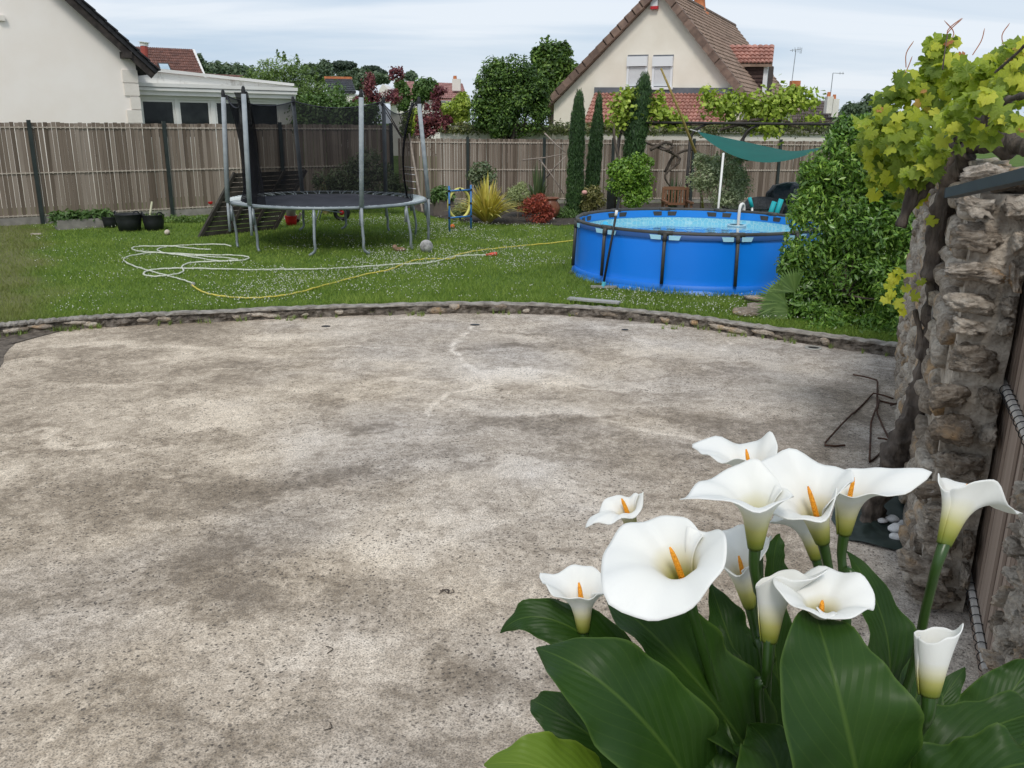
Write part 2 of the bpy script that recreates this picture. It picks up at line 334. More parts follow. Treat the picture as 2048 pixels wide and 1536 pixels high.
# ---- lawn sheet out to the horizon
def lawn_material():
    m, t = newmat('lawn_ground'); tc = t.N('ShaderNodeTexCoord').outputs['Object']
    sp = t.N('ShaderNodeSeparateXYZ', {0: tc})
    n = t.noise(1.1, tc, 5); fn = t.noise(30, tc, 4)
    g = t.mix(t.ramp(n, [(.35, 0), (.65, 1)]), (.06, .11, .018), (.11, .17, .034))
    g = t.mix(t.ramp(fn, [(.4, 0), (.7, .6)]), g, (.11, .16, .045))
    d = t.ramp(t.math('ADD', t.math('MULTIPLY', sp.outputs[0], .33), t.math('MULTIPLY', t.noise(.9, tc, 5), 1.2)), [(0, 1), (.02, .8), (.3, 0)])
    dryv = t.ramp(t.math('ADD', t.math('MULTIPLY', t.math('MULTIPLY_ADD', sp.outputs[1], .52, sp.outputs[0]), -.8), t.math('MULTIPLY', t.math('SUBTRACT', t.noise(.9, tc, 5), .5), 1.6)), [(.0, 0), (.5, 1)])
    g = t.mix(t.math('MULTIPLY', dryv, .6), g, t.mix(fn, (.13, .105, .055), (.23, .20, .12)))
    finish(t, g, .9, fn, .6, .03, spec=.1)
    return m
M_lawn = lawn_material()
bk = offs(foot, .125); mb = MB()
inner = [np.array([p[0], p[1], 0]) for p in bk]
outer = []
for i, p in enumerate(inner):
    a = math.pi * (1.06 - 1.1 * i / (len(inner) - 1)); outer.append(np.array([900 * math.cos(a), 900 * math.sin(a) + 5, 0]))
n = len(inner); fs = []
rings = [inner]
for k in (.012, .03, .08, 1.0): rings.append([a * (1 - k) + b * k for a, b in zip(inner, outer)])
vv = [p for r_ in rings for p in r_]
for r_ in range(len(rings) - 1):
    for i in range(n - 1): fs.append((r_ * n + i, r_ * n + i + 1, (r_ + 1) * n + i + 1, (r_ + 1) * n + i))
mb.add(vv, [q[::-1] for q in fs])
tag(mk('lawn', mb, M_lawn), 'mown green lawn behind the terrace', kind='structure')

# ---- fences' ground lines (used by several things)
FL0 = np.array([-10.83, 18.59, 0]); FLd = unit((.79, .61, 0)); FL1 = np.array([-3.35, 24.45, 0])
FLd = unit(FL1 - FL0)
FR0 = np.array([-3.2, 24.75, 0]); FR1 = np.array([9.9, 26.9, 0]); FRd = unit(FR1 - FR0)
# ---- planting bed at the foot of the far fence
M_soil = mat('dark_soil', (.035, .028, .022), (.075, .062, .05), 9, .95, bscale=30, bstr=.8, bdist=.03)
mb = MB(); bed = [G(x, y) for x, y in [(862, 432), (900, 441), (975, 449), (1070, 450), (1120, 452), (1160, 449), (1230, 440), (1400, 430), (1600, 425)]] + [FR1 + (0, -.2, 0), FR0 + (0, -.2, 0)]
mb.add([np.array([p[0], p[1], .012]) for p in bed], [tuple(range(len(bed)))[::-1]])
tag(mk('soil_bed', mb, M_soil), 'dark soil of the planting bed along the far fence', kind='structure')

# ---- grass blades, densest where they are near
bkx = np.array([p[0] for p in bk]); bky = np.array([p[1] for p in bk])
def on_lawn(q, m=0.0):
    o = np.argsort(bkx); lim = np.interp(q[:, 0], bkx[o], bky[o])
    s = (q - FL0[:2]) @ FLd[:2]; side = (q[:, 0] - FL0[0]) * (-FLd[1]) + (q[:, 1] - FL0[1]) * FLd[0]
    side2 = (q[:, 0] - FR0[0]) * (-FRd[1]) + (q[:, 1] - FR0[1]) * FRd[0]
    return (q[:, 1] > lim + m) & (side < -.1) & (side2 < -.1)
N = 420000
yy = 8.2 * (26.0 / 8.2) ** (rng.random(N) ** 1.15); xx = (rng.random(N) * 1.36 - .70) * yy
q = np.stack([xx, yy], 1); q = q[on_lawn(q, .02)]
bedpoly = [(p[0], p[1]) for p in bed]
def inpoly(q, poly):
    r_ = np.zeros(len(q), bool); j = len(poly) - 1
    for i in range(len(poly)):
        a, b = poly[i], poly[j]; c = ((a[1] > q[:, 1]) != (b[1] > q[:, 1])) & (q[:, 0] < (b[0] - a[0]) * (q[:, 1] - a[1]) / (b[1] - a[1] + 1e-12) + a[0]); r_ ^= c; j = i
    return r_
q = q[~inpoly(q, bedpoly)]
POOL_C = np.array([2.77, 13.45]); POOL_R = 1.80
q = q[np.hypot(q[:, 0] - POOL_C[0], q[:, 1] - POOL_C[1]) > POOL_R + .05]
dry = np.clip(-.8 * (q[:, 0] + .52 * q[:, 1]) + (vnoise(q, 1.3, 3) - .5) * 1.6, 0, 1)
q = q[rng.random(len(q)) > dry * .5]
n = len(q); dist = q[:, 1]; ln = (.022 + .04 * rng.random(n)) * (.6 + .8 * vnoise(q, 1.5, 5)); wd = .0035 * (dist / 10) ** .9 * (.7 + .6 * rng.random(n))
kb = np.exp(-np.abs(q[:, 1] - np.interp(q[:, 0], np.sort(bkx), bky[np.argsort(bkx)])) / .12); ln *= 1 + kb * 1.1
pr = np.exp(-np.abs(np.hypot(q[:, 0] - POOL_C[0], q[:, 1] - POOL_C[1]) - POOL_R) / .15); ln *= 1 + pr * 1.6
az = rng.random(n) * 6.283; lean = ln * (.3 + .7 * rng.random(n)); a2 = rng.random(n) * 6.283
V = np.zeros((n, 3, 3)); ca, sa = np.cos(az) * wd, np.sin(az) * wd
V[:, 0] = np.stack([q[:, 0] - ca, q[:, 1] - sa, np.zeros(n)], 1); V[:, 1] = np.stack([q[:, 0] + ca, q[:, 1] + sa, np.zeros(n)], 1)
V[:, 2] = np.stack([q[:, 0] + np.cos(a2) * lean, q[:, 1] + np.sin(a2) * lean, ln], 1)
def grass_material():
    m, t = newmat('grass_blades'); tc = t.N('ShaderNodeTexCoord').outputs['Object']; ri = t.N('ShaderNodeNewGeometry').outputs['Random Per Island']
    f = t.math('ADD', t.math('MULTIPLY', ri, .5), t.math('MULTIPLY', t.noise(.9, tc, 4), .6))
    c = t.ramp(f, [(.2, (.085, .155, .018)), (.55, (.18, .28, .038)), (.85, (.32, .40, .085))])
    sp = t.N('ShaderNodeSeparateXYZ', {0: tc})
    dryv = t.ramp(t.math('ADD', t.math('MULTIPLY', t.math('MULTIPLY_ADD', sp.outputs[1], .52, sp.outputs[0]), -.8), t.math('MULTIPLY', t.math('SUBTRACT', t.noise(.9, tc, 5), .5), 1.6)), [(.0, 0), (.5, 1)])
    c = t.mix(t.math('MULTIPLY', dryv, .5), c, (.20, .17, .075))
    finish(t, c, .6, transl=.3, spec=.25); return m
M_grass = grass_material()
go = mkn('grass', V.reshape(-1, 3), np.arange(3 * n).reshape(-1, 3), M_grass); tag(go, 'short green grass covering the whole lawn', 'grass', kind='stuff')
# ---- white clover heads in drifts
N = 60000; yy = 10 + 14.5 * rng.random(N) ** 1.1; xx = (rng.random(N) * 1.15 - .55) * yy; q = np.stack([xx, yy], 1); q = q[on_lawn(q, .12)]; q = q[~inpoly(q, bedpoly)]
q = q[np.hypot(q[:, 0] - POOL_C[0], q[:, 1] - POOL_C[1]) > POOL_R + .1]
dn = vnoise(q, .55, 11) * .6 + vnoise(q, 1.9, 12) * .5
band = np.exp(-((q[:, 0] + 1.3) / 3.4) ** 2) * .9 + .25
q = q[rng.random(len(q)) < np.clip((dn - .46) * 2.4, 0, 1) * band]; q = q[:7500]; n = len(q)
r_ = (.005 + .007 * rng.random(n)) * (.7 + q[:, 1] * .018); zc = .035 + .03 * rng.random(n); O = np.array([[1, 0, 0], [0, 1, 0], [-1, 0, 0], [0, -1, 0], [0, 0, .9], [0, 0, -.9]])
V = np.stack([q[:, 0], q[:, 1], zc], 1)[:, None] + O[None] * r_[:, None, None]
F = np.array([[0, 1, 4], [1, 2, 4], [2, 3, 4], [3, 0, 4], [1, 0, 5], [2, 1, 5], [3, 2, 5], [0, 3, 5]]); F = (np.arange(n)[:, None, None] * 6 + F[None]).reshape(-1, 3)
M_clover = mat('clover_white', (.66, .66, .58), (.44, .45, .36), 20, .8, isl=.3, spec=.1)
tag(mkn('clover_flowers', V.reshape(-1, 3), F, M_clover), 'white clover heads scattered through the lawn', 'clover', kind='stuff')

# ================================================================== STONES
def noise3(p, sc, seed):
    r2 = np.random.default_rng(seed); tb = r2.random((17, 17, 17)); q = p * sc + 50; i = np.floor(q).astype(int); f = q - i; f = f * f * (3 - 2 * f); i %= 16; out = 0
    for a in (0, 1):
        for b in (0, 1):
            for c in (0, 1): out = out + tb[i[:, 0] + a, i[:, 1] + b, i[:, 2] + c] * (f[:, 0] if a else 1 - f[:, 0]) * (f[:, 1] if b else 1 - f[:, 1]) * (f[:, 2] if c else 1 - f[:, 2])
    return out
def ico(sub):
    import bmesh
    bm = bmesh.new(); bmesh.ops.create_icosphere(bm, subdivisions=sub, radius=1.0); V = np.array([v.co[:] for v in bm.verts]); F = np.array([[v.index for v in f.verts] for f in bm.faces]); bm.free(); return V, F
def stone_mesh(name, sub, seed, rough=.25, boxy=.55):
    V, F = ico(sub); r2 = np.random.default_rng(seed)
    m = np.abs(V).max(1, keepdims=True); V = V * (1 - boxy) + V / m * boxy * .85
    V = V * (1 + (noise3(V, 1.3, seed)[:, None] - .5) * 2 * rough + (noise3(V, 3.1, seed + 1)[:, None] - .5) * rough * .8)
    if sub > 2: V = V * (1 + (noise3(V, 7.0, seed + 2)[:, None] - .5) * rough * .55)
    V[:, 2] += (noise3(V * [1, .3, .3], 1.1, seed + 5) - .5) * .7
    if sub > 3: V = V * (1 + (noise3(V * [.6, .6, 2.6], 4.2, seed + 7)[:, None] - .5) * .34 + (noise3(V, 13, seed + 8)[:, None] - .5) * .12)
    V = V / np.abs(V).max(0)
    return mesh_np(name, V, F, sub > 2)
def stone_material(name, cols, bstr=.9, osc=1.0):
    m, t = newmat(name); oi = t.N('ShaderNodeObjectInfo').outputs['Random']; geo = t.N('ShaderNodeNewGeometry').outputs['Position']
    off = t.N('ShaderNodeCombineXYZ', {0: t.math('MULTIPLY', oi, 53.0), 1: t.math('MULTIPLY', oi, 17.0), 2: t.math('MULTIPLY', oi, 29.0)}).outputs[0]
    v = t.N('ShaderNodeVectorMath', {0: geo, 1: off}, operation='ADD').outputs[0]
    strat = t.noise(9 * osc, t.map(v, scale=(1, 1, 3.2)), 7, .68, .9); n2 = t.noise(38 * osc, v, 6, .7); pit = t.vor(34 * osc, v)
    f = t.math('ADD', t.math('MULTIPLY', strat, .75), t.math('MULTIPLY', t.math('SUBTRACT', oi, .5), .30))
    c = t.ramp(f, [(.22, cols[0]), (.40, cols[1]), (.52, cols[2]), (.68, cols[3])])
    och = t.math('MULTIPLY', t.ramp(t.noise(4.5 * osc, v, 4), [(.55, 0), (.68, 1)]), .75); c = t.mix(och, c, cols[4])
    d = t.math('MULTIPLY', t.ramp(n2, [(.30, 1), (.50, 0)]), .55); c = t.mix(d, c, (.05, .042, .035))
    li = t.math('MULTIPLY', t.ramp(t.noise(16 * osc, v, 5, .7), [(.58, 0), (.70, 1)]), .55); c = t.mix(li, c, (.66, .63, .585))
    h = t.math('ADD', t.math('MULTIPLY', strat, 1.2), t.math('ADD', t.math('MULTIPLY', n2, .5), t.math('MULTIPLY', t.ramp(pit, [(0, 0), (.3, 1)]), .25)))
    finish(t, c, .92, h, bstr, .05, spec=.15); return m
M_stone = stone_material('rubble_limestone', [(.27, .22, .17), (.49, .42, .345), (.66, .585, .49), (.78, .72, .63), (.68, .44, .23)])
M_mortar = mat('lime_mortar', (.30, .255, .205), (.58, .515, .43), 14, .95, bscale=28, bstr=1.0, bdist=.03, detail=7)
stones_hi = [stone_mesh('stone', 4, 100 + i, .34, .6) for i in range(7)]
stones_lo = [stone_mesh('stone', 2, 200 + i, .3, .55) for i in range(9)]
for me in stones_hi + stones_lo: me.materials.append(M_stone)

# ---- low retaining wall round the terrace
M_soil0 = mat('dirt_strip', (.07, .055, .043), (.17, .14, .11), 14, .95, bscale=30, bstr=1.0, bdist=.03)
dp = [G(x, y, PZ) for x, y in [(150, 655), (95, 664), (48, 677), (24, 693), (8, 712), (0, 735), (-80, 800), (-260, 800), (-260, 706), (-120, 684), (0, 668), (100, 658)]]; dp = catmull(dp + dp[:1], 4)[:-1]
mb = MB(); ce = np.mean(dp, 0); V = [ce + (0, 0, .012)] + [p + np.array([0, 0, .004]) for p in dp]; mb.add(V, [(0, i + 1, (i + 1) % len(dp) + 1) for i in range(len(dp))]); tag(mk('dirt_patch', mb, M_soil0), 'dark dirt in the left corner of the terrace', kind='structure')
lw = thing('low_wall', 'low curved rubble wall with worn concrete coping edging the terrace', 'wall', foot[50])
M_cope = mat('coping_concrete', (.16, .143, .122), (.36, .33, .29), 9, .95, bscale=35, bstr=.8, bdist=.02, detail=7)
def strip(name, path, d0, d1, z0, z1, mt, jit, parent, nz=.0):
    mb = MB(); a = offs(path, d0); b = offs(path, d1); v = []
    for i in range(len(path)):
        j = (random.random() - .5) * jit; k = (random.random() - .5) * jit * .6
        v += [a[i] * (1, 1, 0) + np.array([0, j * .8, z0]), a[i] * (1, 1, 0) + np.array([0, j, z1 - .008 + k]), a[i] * (1, 1, 0) * .93 + b[i] * (1, 1, 0) * .07 + np.array([0, j, z1 + k]), b[i] * (1, 1, 0) + np.array([0, j * .5, z1 + k * .5]), b[i] * (1, 1, 0) + np.array([0, 0, z0])]
    f = [(i * 5 + k, (i + 1) * 5 + k, (i + 1) * 5 + k + 1, i * 5 + k + 1) for i in range(len(path) - 1) for k in range(4)] + [(0, 1, 2, 3, 4), tuple((len(path) - 1) * 5 + k for k in (4, 3, 2, 1, 0))]
    mb.add(v, f); return mk(name, mb, mt, parent)
dense = []
for i in range(len(foot) - 1):
    for k in range(3): dense.append(foot[i] + (foot[i + 1] - foot[i]) * k / 3)
strip('coping', dense, -.012, .13, .004, .026, M_cope, .05, lw)
M_dkmortar = mat('dirty_mortar', (.055, .045, .036), (.22, .19, .16), 13, .95, bscale=30, bstr=1.0, bdist=.03, detail=7)
a_, b_ = offs(dense, 0.0), offs(dense, .17); V = []; nr_ = 7
for i in range(len(dense)):
    for r_ in range(nr_): V.append(a_[i] * (1, 1, 0) + (0, 0, PZ - .03 + (.04 - PZ) * r_ / (nr_ - 1)))
    V.append(b_[i] * (1, 1, 0) + (0, 0, .008))
V = np.array(V); dsp = (noise3(V * [1, 1, 1.7], 11, 15) - .5) * .075 + (noise3(V, 31, 16) - .5) * .04; V[:, 1] += dsp * (np.arange(len(V)) % (nr_ + 1) < nr_)
mb = MB(); mb.add(V, [(i * (nr_ + 1) + k, (i + 1) * (nr_ + 1) + k, (i + 1) * (nr_ + 1) + k + 1, i * (nr_ + 1) + k + 1) for i in range(len(dense) - 1) for k in range(nr_)]); mk('core', mb, M_dkmortar, lw)
i = 36
s_acc = 0
while i < len(dense) - 12:
    p = dense[i]; tdir = unit(dense[i + 1] - dense[i]); step = int(random.uniform(3, 9)); 
    if random.random() < .5:
        L = random.uniform(.05, .16); hh = random.uniform(.025, .05)
        A = np.stack([tdir, np.array([-tdir[1], tdir[0], 0]), np.array([0, 0, 1.0])], 1) @ np.diag([L, .05, hh]) 
        inst('stone', random.choice(stones_lo), p * (1, 1, 0) + np.array([-tdir[1], tdir[0], 0]) * .022 + np.array([0, 0, PZ + hh * .8 + random.uniform(0, .05)]), A, lw)
    i += step
# ---- weeds and grass tufts along the foot of the low wall
def blades(pts, hgt, wdt, seg=2, spread=.6, nb=14, r2=rng):
    V = []; F = []
    for p in pts:
        for _ in range(nb):
            a = r2.random() * 6.283; h = hgt * (.5 + .7 * r2.random()); ln_ = h * spread * (.2 + r2.random()); dirv = np.array([math.cos(a), math.sin(a), 0]); sd_ = np.array([-dirv[1], dirv[0], 0]) * wdt * (.6 + .6 * r2.random()); o = len(V); b0 = p + dirv * .02 * r2.random()
            for s_ in range(seg + 1):
                u = s_ / seg; c = b0 + dirv * ln_ * u ** 1.6 + np.array([0, 0, h * (u - .25 * u * u * spread)]); wq = sd_ * (1 - u * .92); V += [c - wq, c + wq]
            for s_ in range(seg): F.append((o + 2 * s_, o + 2 * s_ + 1, o + 2 * s_ + 3, o + 2 * s_ + 2))
    return np.array(V), np.array(F)
wp_ = []
for i in range(36, len(dense) - 14):
    if random.random() < .6: continue
    for _ in range(random.choice([0, 0, 1, 2])): wp_.append(dense[i] * (1, 1, 0) + np.array([random.uniform(-.05, .05), random.uniform(-.09, 0), PZ]))
for xx, yy in [(740, 622), (725, 620), (760, 618), (350 * .3125, 650), (345, 640), (1580 * .3125, 634), (1820 * .3125, 632), (600, 630), (830, 624), (840, 622), (1340, 650), (1460, 665), (110, 654)]:
    b0 = G(xx, yy + 8, PZ)
    for _ in range(4): wp_.append(b0 + np.array([random.uniform(-.1, .1), random.uniform(-.03, .03), 0]))
V, F = blades(wp_, .075, .004, nb=9)
M_weed = leafmat('weed_green', (.07, .10, .025), (.12, .17, .04), (.24, .24, .09))
tag(mkn('weeds', V, F, M_weed), 'tufts of weeds along the foot of the low terrace wall', 'weeds', kind='stuff')

# ================================================================== LEAF CLOUDS
def cloud(clumps, n, size, shell=.35, up=.35, jit=.12, asp=.5, fold=.25, r2=None, droop=0.0, face=None):
    """clumps: (centre, (rx,ry,rz), weight); returns kite-shaped folded leaves"""
    r2 = r2 or rng; wts = np.array([c[2] for c in clumps]); idx = r2.choice(len(clumps), n, p=wts / wts.sum())
    C = np.array([c[0] for c in clumps])[idx]; R = np.array([c[1] for c in clumps])[idx]
    d = r2.normal(size=(n, 3)); d /= np.linalg.norm(d, axis=1, keepdims=True)
    rr = 1 - shell * r2.random(n) ** 1.5
    lump = .82 + .36 * noise3(d * 1.0 + idx[:, None] * 3.7, 2.2, 5)
    pos = C + d * R * (rr * lump)[:, None] + r2.normal(size=(n, 3)) * jit * R.mean(1, keepdims=True)
    nrm = d * .8 + np.array([0, 0, up]) + r2.normal(size=(n, 3)) * .55; nrm /= np.linalg.norm(nrm, axis=1, keepdims=True)
    ax = np.cross(nrm, r2.normal(size=(n, 3))); ax[:, 2] -= droop; ax /= np.linalg.norm(ax, axis=1, keepdims=True) + 1e-9
    sd_ = np.cross(nrm, ax); s = size * (.6 + .8 * r2.random(n)); s = s[:, None]
    tip = pos + ax * s; bs = pos - ax * s * .9; md = pos + ax * s * .05 - nrm * s * fold * asp
    l = md + sd_ * s * asp + nrm * s * fold * asp * 2; r_ = md - sd_ * s * asp + nrm * s * fold * asp * 2
    V = np.stack([bs, r_, tip, l], 1).reshape(-1, 3); k = np.arange(n) * 4
    return V, np.concatenate([np.stack([k, k + 1, k + 2], 1), np.stack([k, k + 2, k + 3], 1)])
def lumps(cl_, k, fr, seed=3):               # break big masses into many smaller leaf clumps
    r2 = np.random.default_rng(seed); out = []
    for c, R, w_ in cl_:
        for _ in range(k):
            d = unit(r2.normal(size=3)); f = fr * (.6 + .8 * r2.random()); out.append((c + d * R * (1 - f * .7), R * f, w_ / k))
        out.append((c, R * .8, w_ * .25))
    return out
def clumps_px(lst, Y, dep=1.0):
    out = []
    for q in lst:
        x, y, rx_, ry_ = q[:4]; dy_ = q[4] if len(q) > 4 else 0; m = mpp(Y + dy_); out.append((P(x, y, Y + dy_), np.array([rx_ * m, .5 * (rx_ + ry_) * m * dep, ry_ * m]), rx_ * ry_))
    return out
def sprays(base_pts, L, n, up=.9, r2=rng, bend=.3):     # twigs that stick out of a crown
    mb = MB()
    for p in base_pts:
        d = unit(np.array([r2.normal() * .35, r2.normal() * .35, up])); l = L * (.5 + .8 * r2.random()); mb.tube([p, p + d * l * .5, p + d * l + np.array([r2.normal() * .1 * l, 0, 0])], [.012, .008, .003], 4)
    return mb
M_bark = mat('bark', (.055, .043, .034), (.13, .105, .085), 14, .95, bscale=20, bstr=1.0, bdist=.03, stretch=(1, 1, .25))
M_barkg = mat('grey_bark', (.11, .10, .085), (.21, .19, .165), 12, .95, bscale=18, bstr=.8, bdist=.02, stretch=(1, 1, .3))
def tree(name, label, cat, base, clumps, n, size, lm, group=None, trunk=.12, bark=None, twigs=0, crown='crown', **kw):
    base = np.asarray(base, float); t = thing(name, label, cat, base, group)
    V, F = cloud(clumps, n, size, **kw); VV = [V]; FF = [F]; cnt = len(V); mb = MB()
    if trunk:
        top = np.mean([c[0] for c in clumps], 0); hub = base + (top - base) * .45
        mb.tube(catmull([base + (0, 0, -.05), base + (hub - base) * .5 + (random.uniform(-.5, .5) * trunk, 0, 0), hub], 4), [trunk * (1 - .045 * k) for k in range(9)], 7)
        for c in sorted(clumps, key=lambda q: -q[2])[:9]: mb.tube(catmull([hub - (0, 0, trunk), (hub + c[0]) / 2 + np.array([random.uniform(-1, 1), random.uniform(-1, 1), 0]) * trunk * 1.5, c[0] + (0, 0, c[1][2] * .6)], 3), [trunk * .55 * (1 - .13 * k) for k in range(7)], 5)
    mt_ = MB()
    for _ in range(twigs):
        c = clumps[random.randrange(len(clumps))]; p = c[0] + np.array([random.uniform(-.8, .8) * c[1][0], random.uniform(-.6, .6) * c[1][1], c[1][2] * .75]); L = c[1][2] * random.uniform(.4, .9); d = unit((random.uniform(-.3, .3), random.uniform(-.2, .2), 1))
        mt_.tube([p, p + d * L * .5, p + d * L], [size * .12, size * .09, size * .03], 4)
        for k in range(9):
            u = .25 + .75 * k / 8; V2, F2 = cloud([(p + d * L * u, np.array([1, 1, 1]) * size * 1.2 * (1.3 - u), 1)], 3, size * .8); FF.append(F2 + cnt); VV.append(V2); cnt += len(V2)
    mkn(crown, np.concatenate(VV), np.concatenate(FF), lm, t)
    if mt_.v: mk('twig_spray', mt_, bark or M_bark, t, True)['kind'] = 'stuff'
    if mb.v: mk('trunk', mb, bark or M_bark, t, True)
    return t
# ================================================================== FENCES
def wood_material(name, a, b, c, var=.25, objr=True, vert=True):
    m, t = newmat(name); tc = t.N('ShaderNodeTexCoord').outputs['Object']
    oi = t.N('ShaderNodeObjectInfo').outputs['Random']
    off = t.N('ShaderNodeVectorMath', {0: tc, 1: t.N('ShaderNodeCombineXYZ', {0: t.math('MULTIPLY', oi, 31.0), 1: t.math('MULTIPLY', oi, 13.0), 2: t.math('MULTIPLY', oi, 57.0)}).outputs[0]}, operation='ADD').outputs[0]
    g = t.noise(18, t.map(off, scale=(1, 1, .08) if vert else (.08, 1, 1)), 5, .65); k = t.ramp(t.vor(3.2, t.map(off, scale=(2.2, 2.2, .9))), [(.03, 1), (.09, 0)])
    f = t.math('ADD', t.math('MULTIPLY', g, .6), t.math('MULTIPLY', t.math('SUBTRACT', oi, .2), .5))
    col = t.ramp(f, [(.15, a), (.45, b), (.8, c)]); col = t.mix(t.math('MULTIPLY', k, .6), col, (.05, .035, .025))
    finish(t, col, .85, g, .4, .006, spec=.2); return m
M_slat = wood_material('weathered_pine', (.105, .080, .060), (.205, .163, .128), (.32, .268, .222))
M_batten = mat('pale_batten', (.40, .34, .28), (.50, .44, .37), 8, .8)
M_post = mat('dark_green_steel', (.018, .026, .024), (.03, .04, .037), 4, .5, spec=.4)
M_plinth = mat('plinth_concrete', (.20, .185, .165), (.30, .28, .25), 5, .9, bscale=20, bstr=.4)
def fence(name, label, p0, p1, s0, s1, h, pitch, wd, posts, rails, plinth):
    d = unit(p1 - p0); nrm = np.array([d[1], -d[0], 0]); base = p0 + d * s0
    t = thing(name, label, 'fence', base, None); L = s1 - s0
    v = MB().box((0, 0, .5), (wd, .018, 1.0)); me = mesh('slat', v.v, v.f); me.materials.append(M_slat)
    k = 0; s = s0
    while s < s1:
        hh = h - plinth + random.uniform(-.012, .012); M3 = np.stack([d, -nrm, np.array([0, 0, 1.0])], 1) @ rx(random.uniform(-.006, .006)) @ ry(random.uniform(-.004, .004)) @ np.diag([random.uniform(.93, 1.02), 1, hh])
        inst('slat', me, p0 + d * s + nrm * random.uniform(-.004, .004) + np.array([0, 0, plinth]), M3, t); s += pitch * random.uniform(.97, 1.03)
    for z in rails:
        mb = MB(); mb.bar(p0 + d * s0 + nrm * .022 + np.array([0, 0, z]), p0 + d * s1 + nrm * .022 + np.array([0, 0, z]), .016, .022)
        s = s0
        while s < s1:            # the wire ties that hold each slat
            mb.box(p0 + d * (s + pitch / 2) + nrm * .024 + np.array([0, 0, z]), (.02, .02, .05), np.stack([d, -nrm, np.array([0, 0, 1.0])], 1)); s += pitch
        mk('rail', mb, M_batten, t)
    for s in posts:
        q = p0 + d * s + nrm * .055; mk('post', MB().box(q + np.array([0, 0, (h + .05) / 2]), (.075, .06, h + .05), np.stack([d, -nrm, np.array([0, 0, 1.0])], 1)), M_post, t)
    mb = MB(); mb.bar(p0 + d * s0 + np.array([0, 0, plinth / 2 - .03]), p0 + d * s1 + np.array([0, 0, plinth / 2 - .03]), .06, plinth + .05); mk('plinth', mb, M_plinth, t)
    return t
def along(x, y, p0, d):                     # distance along a fence line seen at a photo column
    nrm = np.array([d[1], -d[0], 0]); q = PL(x, y, p0, nrm); return float(np.dot(q - p0, d))
LL = float(np.linalg.norm(FL1 - FL0))
fence('tall_slat_fence', 'tall weathered vertical slat fence with dark posts behind the trampoline', FL0, FL1, along(-30, 350, FL0, FLd), LL, 2.10, .088, .0815, [along(x, 350, FL0, FLd) for x in (71, 336, 564)] + [LL], (.19, 1.07, 2.0), .16)
LR = float(np.linalg.norm(FR1 - FR0))
fence('low_slat_fence', 'lower weathered slat fence behind the planting bed and cypresses', FR0, FR1, 0.05, LR, 1.76, .074, .0685, [along(x, 330, FR0, FRd) for x in (935, 1087, 1224, 1384, 1556)], (.13, .93, 1.66), .10)

# ================================================================== HOUSE WITH BLACK ROOF (LEFT)
M_cream = mat('cream_render', (.86, .79, .715), (.89, .83, .765), 1.2, .9, bscale=90, bstr=.15, bdist=.005)
M_quoin = mat('quoin_stone', (.70, .65, .58), (.77, .72, .65), 4, .9, bscale=40, bstr=.3)
M_blackroof = mat('black_tile', (.012, .012, .014), (.03, .03, .034), 8, .7)
M_dkwood = mat('dark_timber', (.02, .016, .014), (.05, .04, .035), 8, .8)
M_pvc = mat('white_pvc', (.76, .75, .72), (.70, .68, .64), 1.5, .5)
M_glassd = mat('dark_glass', (.010, .013, .013), (.03, .035, .034), 2, .10, spec=.25)
hp0 = FL0 + np.array([-FLd[1], FLd[0], 0]) * 4.2; hn = np.array([FLd[1], -FLd[0], 0]); hb = -hn     # facade plane, parallel to the tall fence
A = lambda x, y, o=0.0: PL(x, y, hp0 + hn * o, hn)
e_top = A(275, 128); ridge_t = A(-330, -420); corner = A(272, 140)
hs = thing('cream_house', 'cream rendered house gable with black roof edge at the left', 'house', (corner[0], corner[1], 0))
cb = np.array([corner[0], corner[1], -.1]); c2 = A(-340, 140); cb2 = np.array([c2[0], c2[1], -.1]); e2 = np.array([cb2[0], cb2[1], ridge_t[2]])
mk('wall', MB().poly([cb, np.array([corner[0], corner[1], A(272, 118)[2]]), ridge_t, e2, cb2], hb * 8), M_cream, hs)
rdir = ridge_t - e_top; up_ = np.array([0, 0, 1.0]); rl = unit(rdir); rn = unit(np.cross(rl, hn)); rn = rn if rn[2] > 0 else -rn
lo = e_top - rl * .42
nt_ = 34; roof_root = mk('roof', MB().poly([lo + rn * .06 + hn * .35, ridge_t + rn * .06 + hn * .35, ridge_t + rn * .16 + hn * .35, lo + rn * .16 + hn * .35], hb * 8.5), M_blackroof, hs)
mb = MB(); mb.poly([lo + rn * -.10 + hn * .30, ridge_t - rn * .10 + hn * .30, ridge_t + rn * .058 + hn * .30, lo + rn * .058 + hn * .30], hb * .05); mk('barge_board', mb, M_dkwood, hs)
Lr = np.linalg.norm(ridge_t - lo); pt = .33; k = 0
vt = MB().box((.0, 0, 0), (pt * 1.12, .26, .035)); tile_me = mesh('roof_tile', vt.v, vt.f); tile_me.materials.append(M_blackroof)
while k * pt < Lr - .2:
    inst('roof_tile', tile_me, lo + rl * (k * pt + pt / 2) + rn * .19 + hn * .28, np.stack([rl, hn, rn], 1) @ ry(.075), roof_root); k += 1
mk('bracket', MB().box(A(252, 110, .18), (.22, .34, .16), np.stack([FLd, hb, up_], 1)), M_dkwood, hs)
zq = 1.2; k = 0                              # corner quoins, alternately long and short
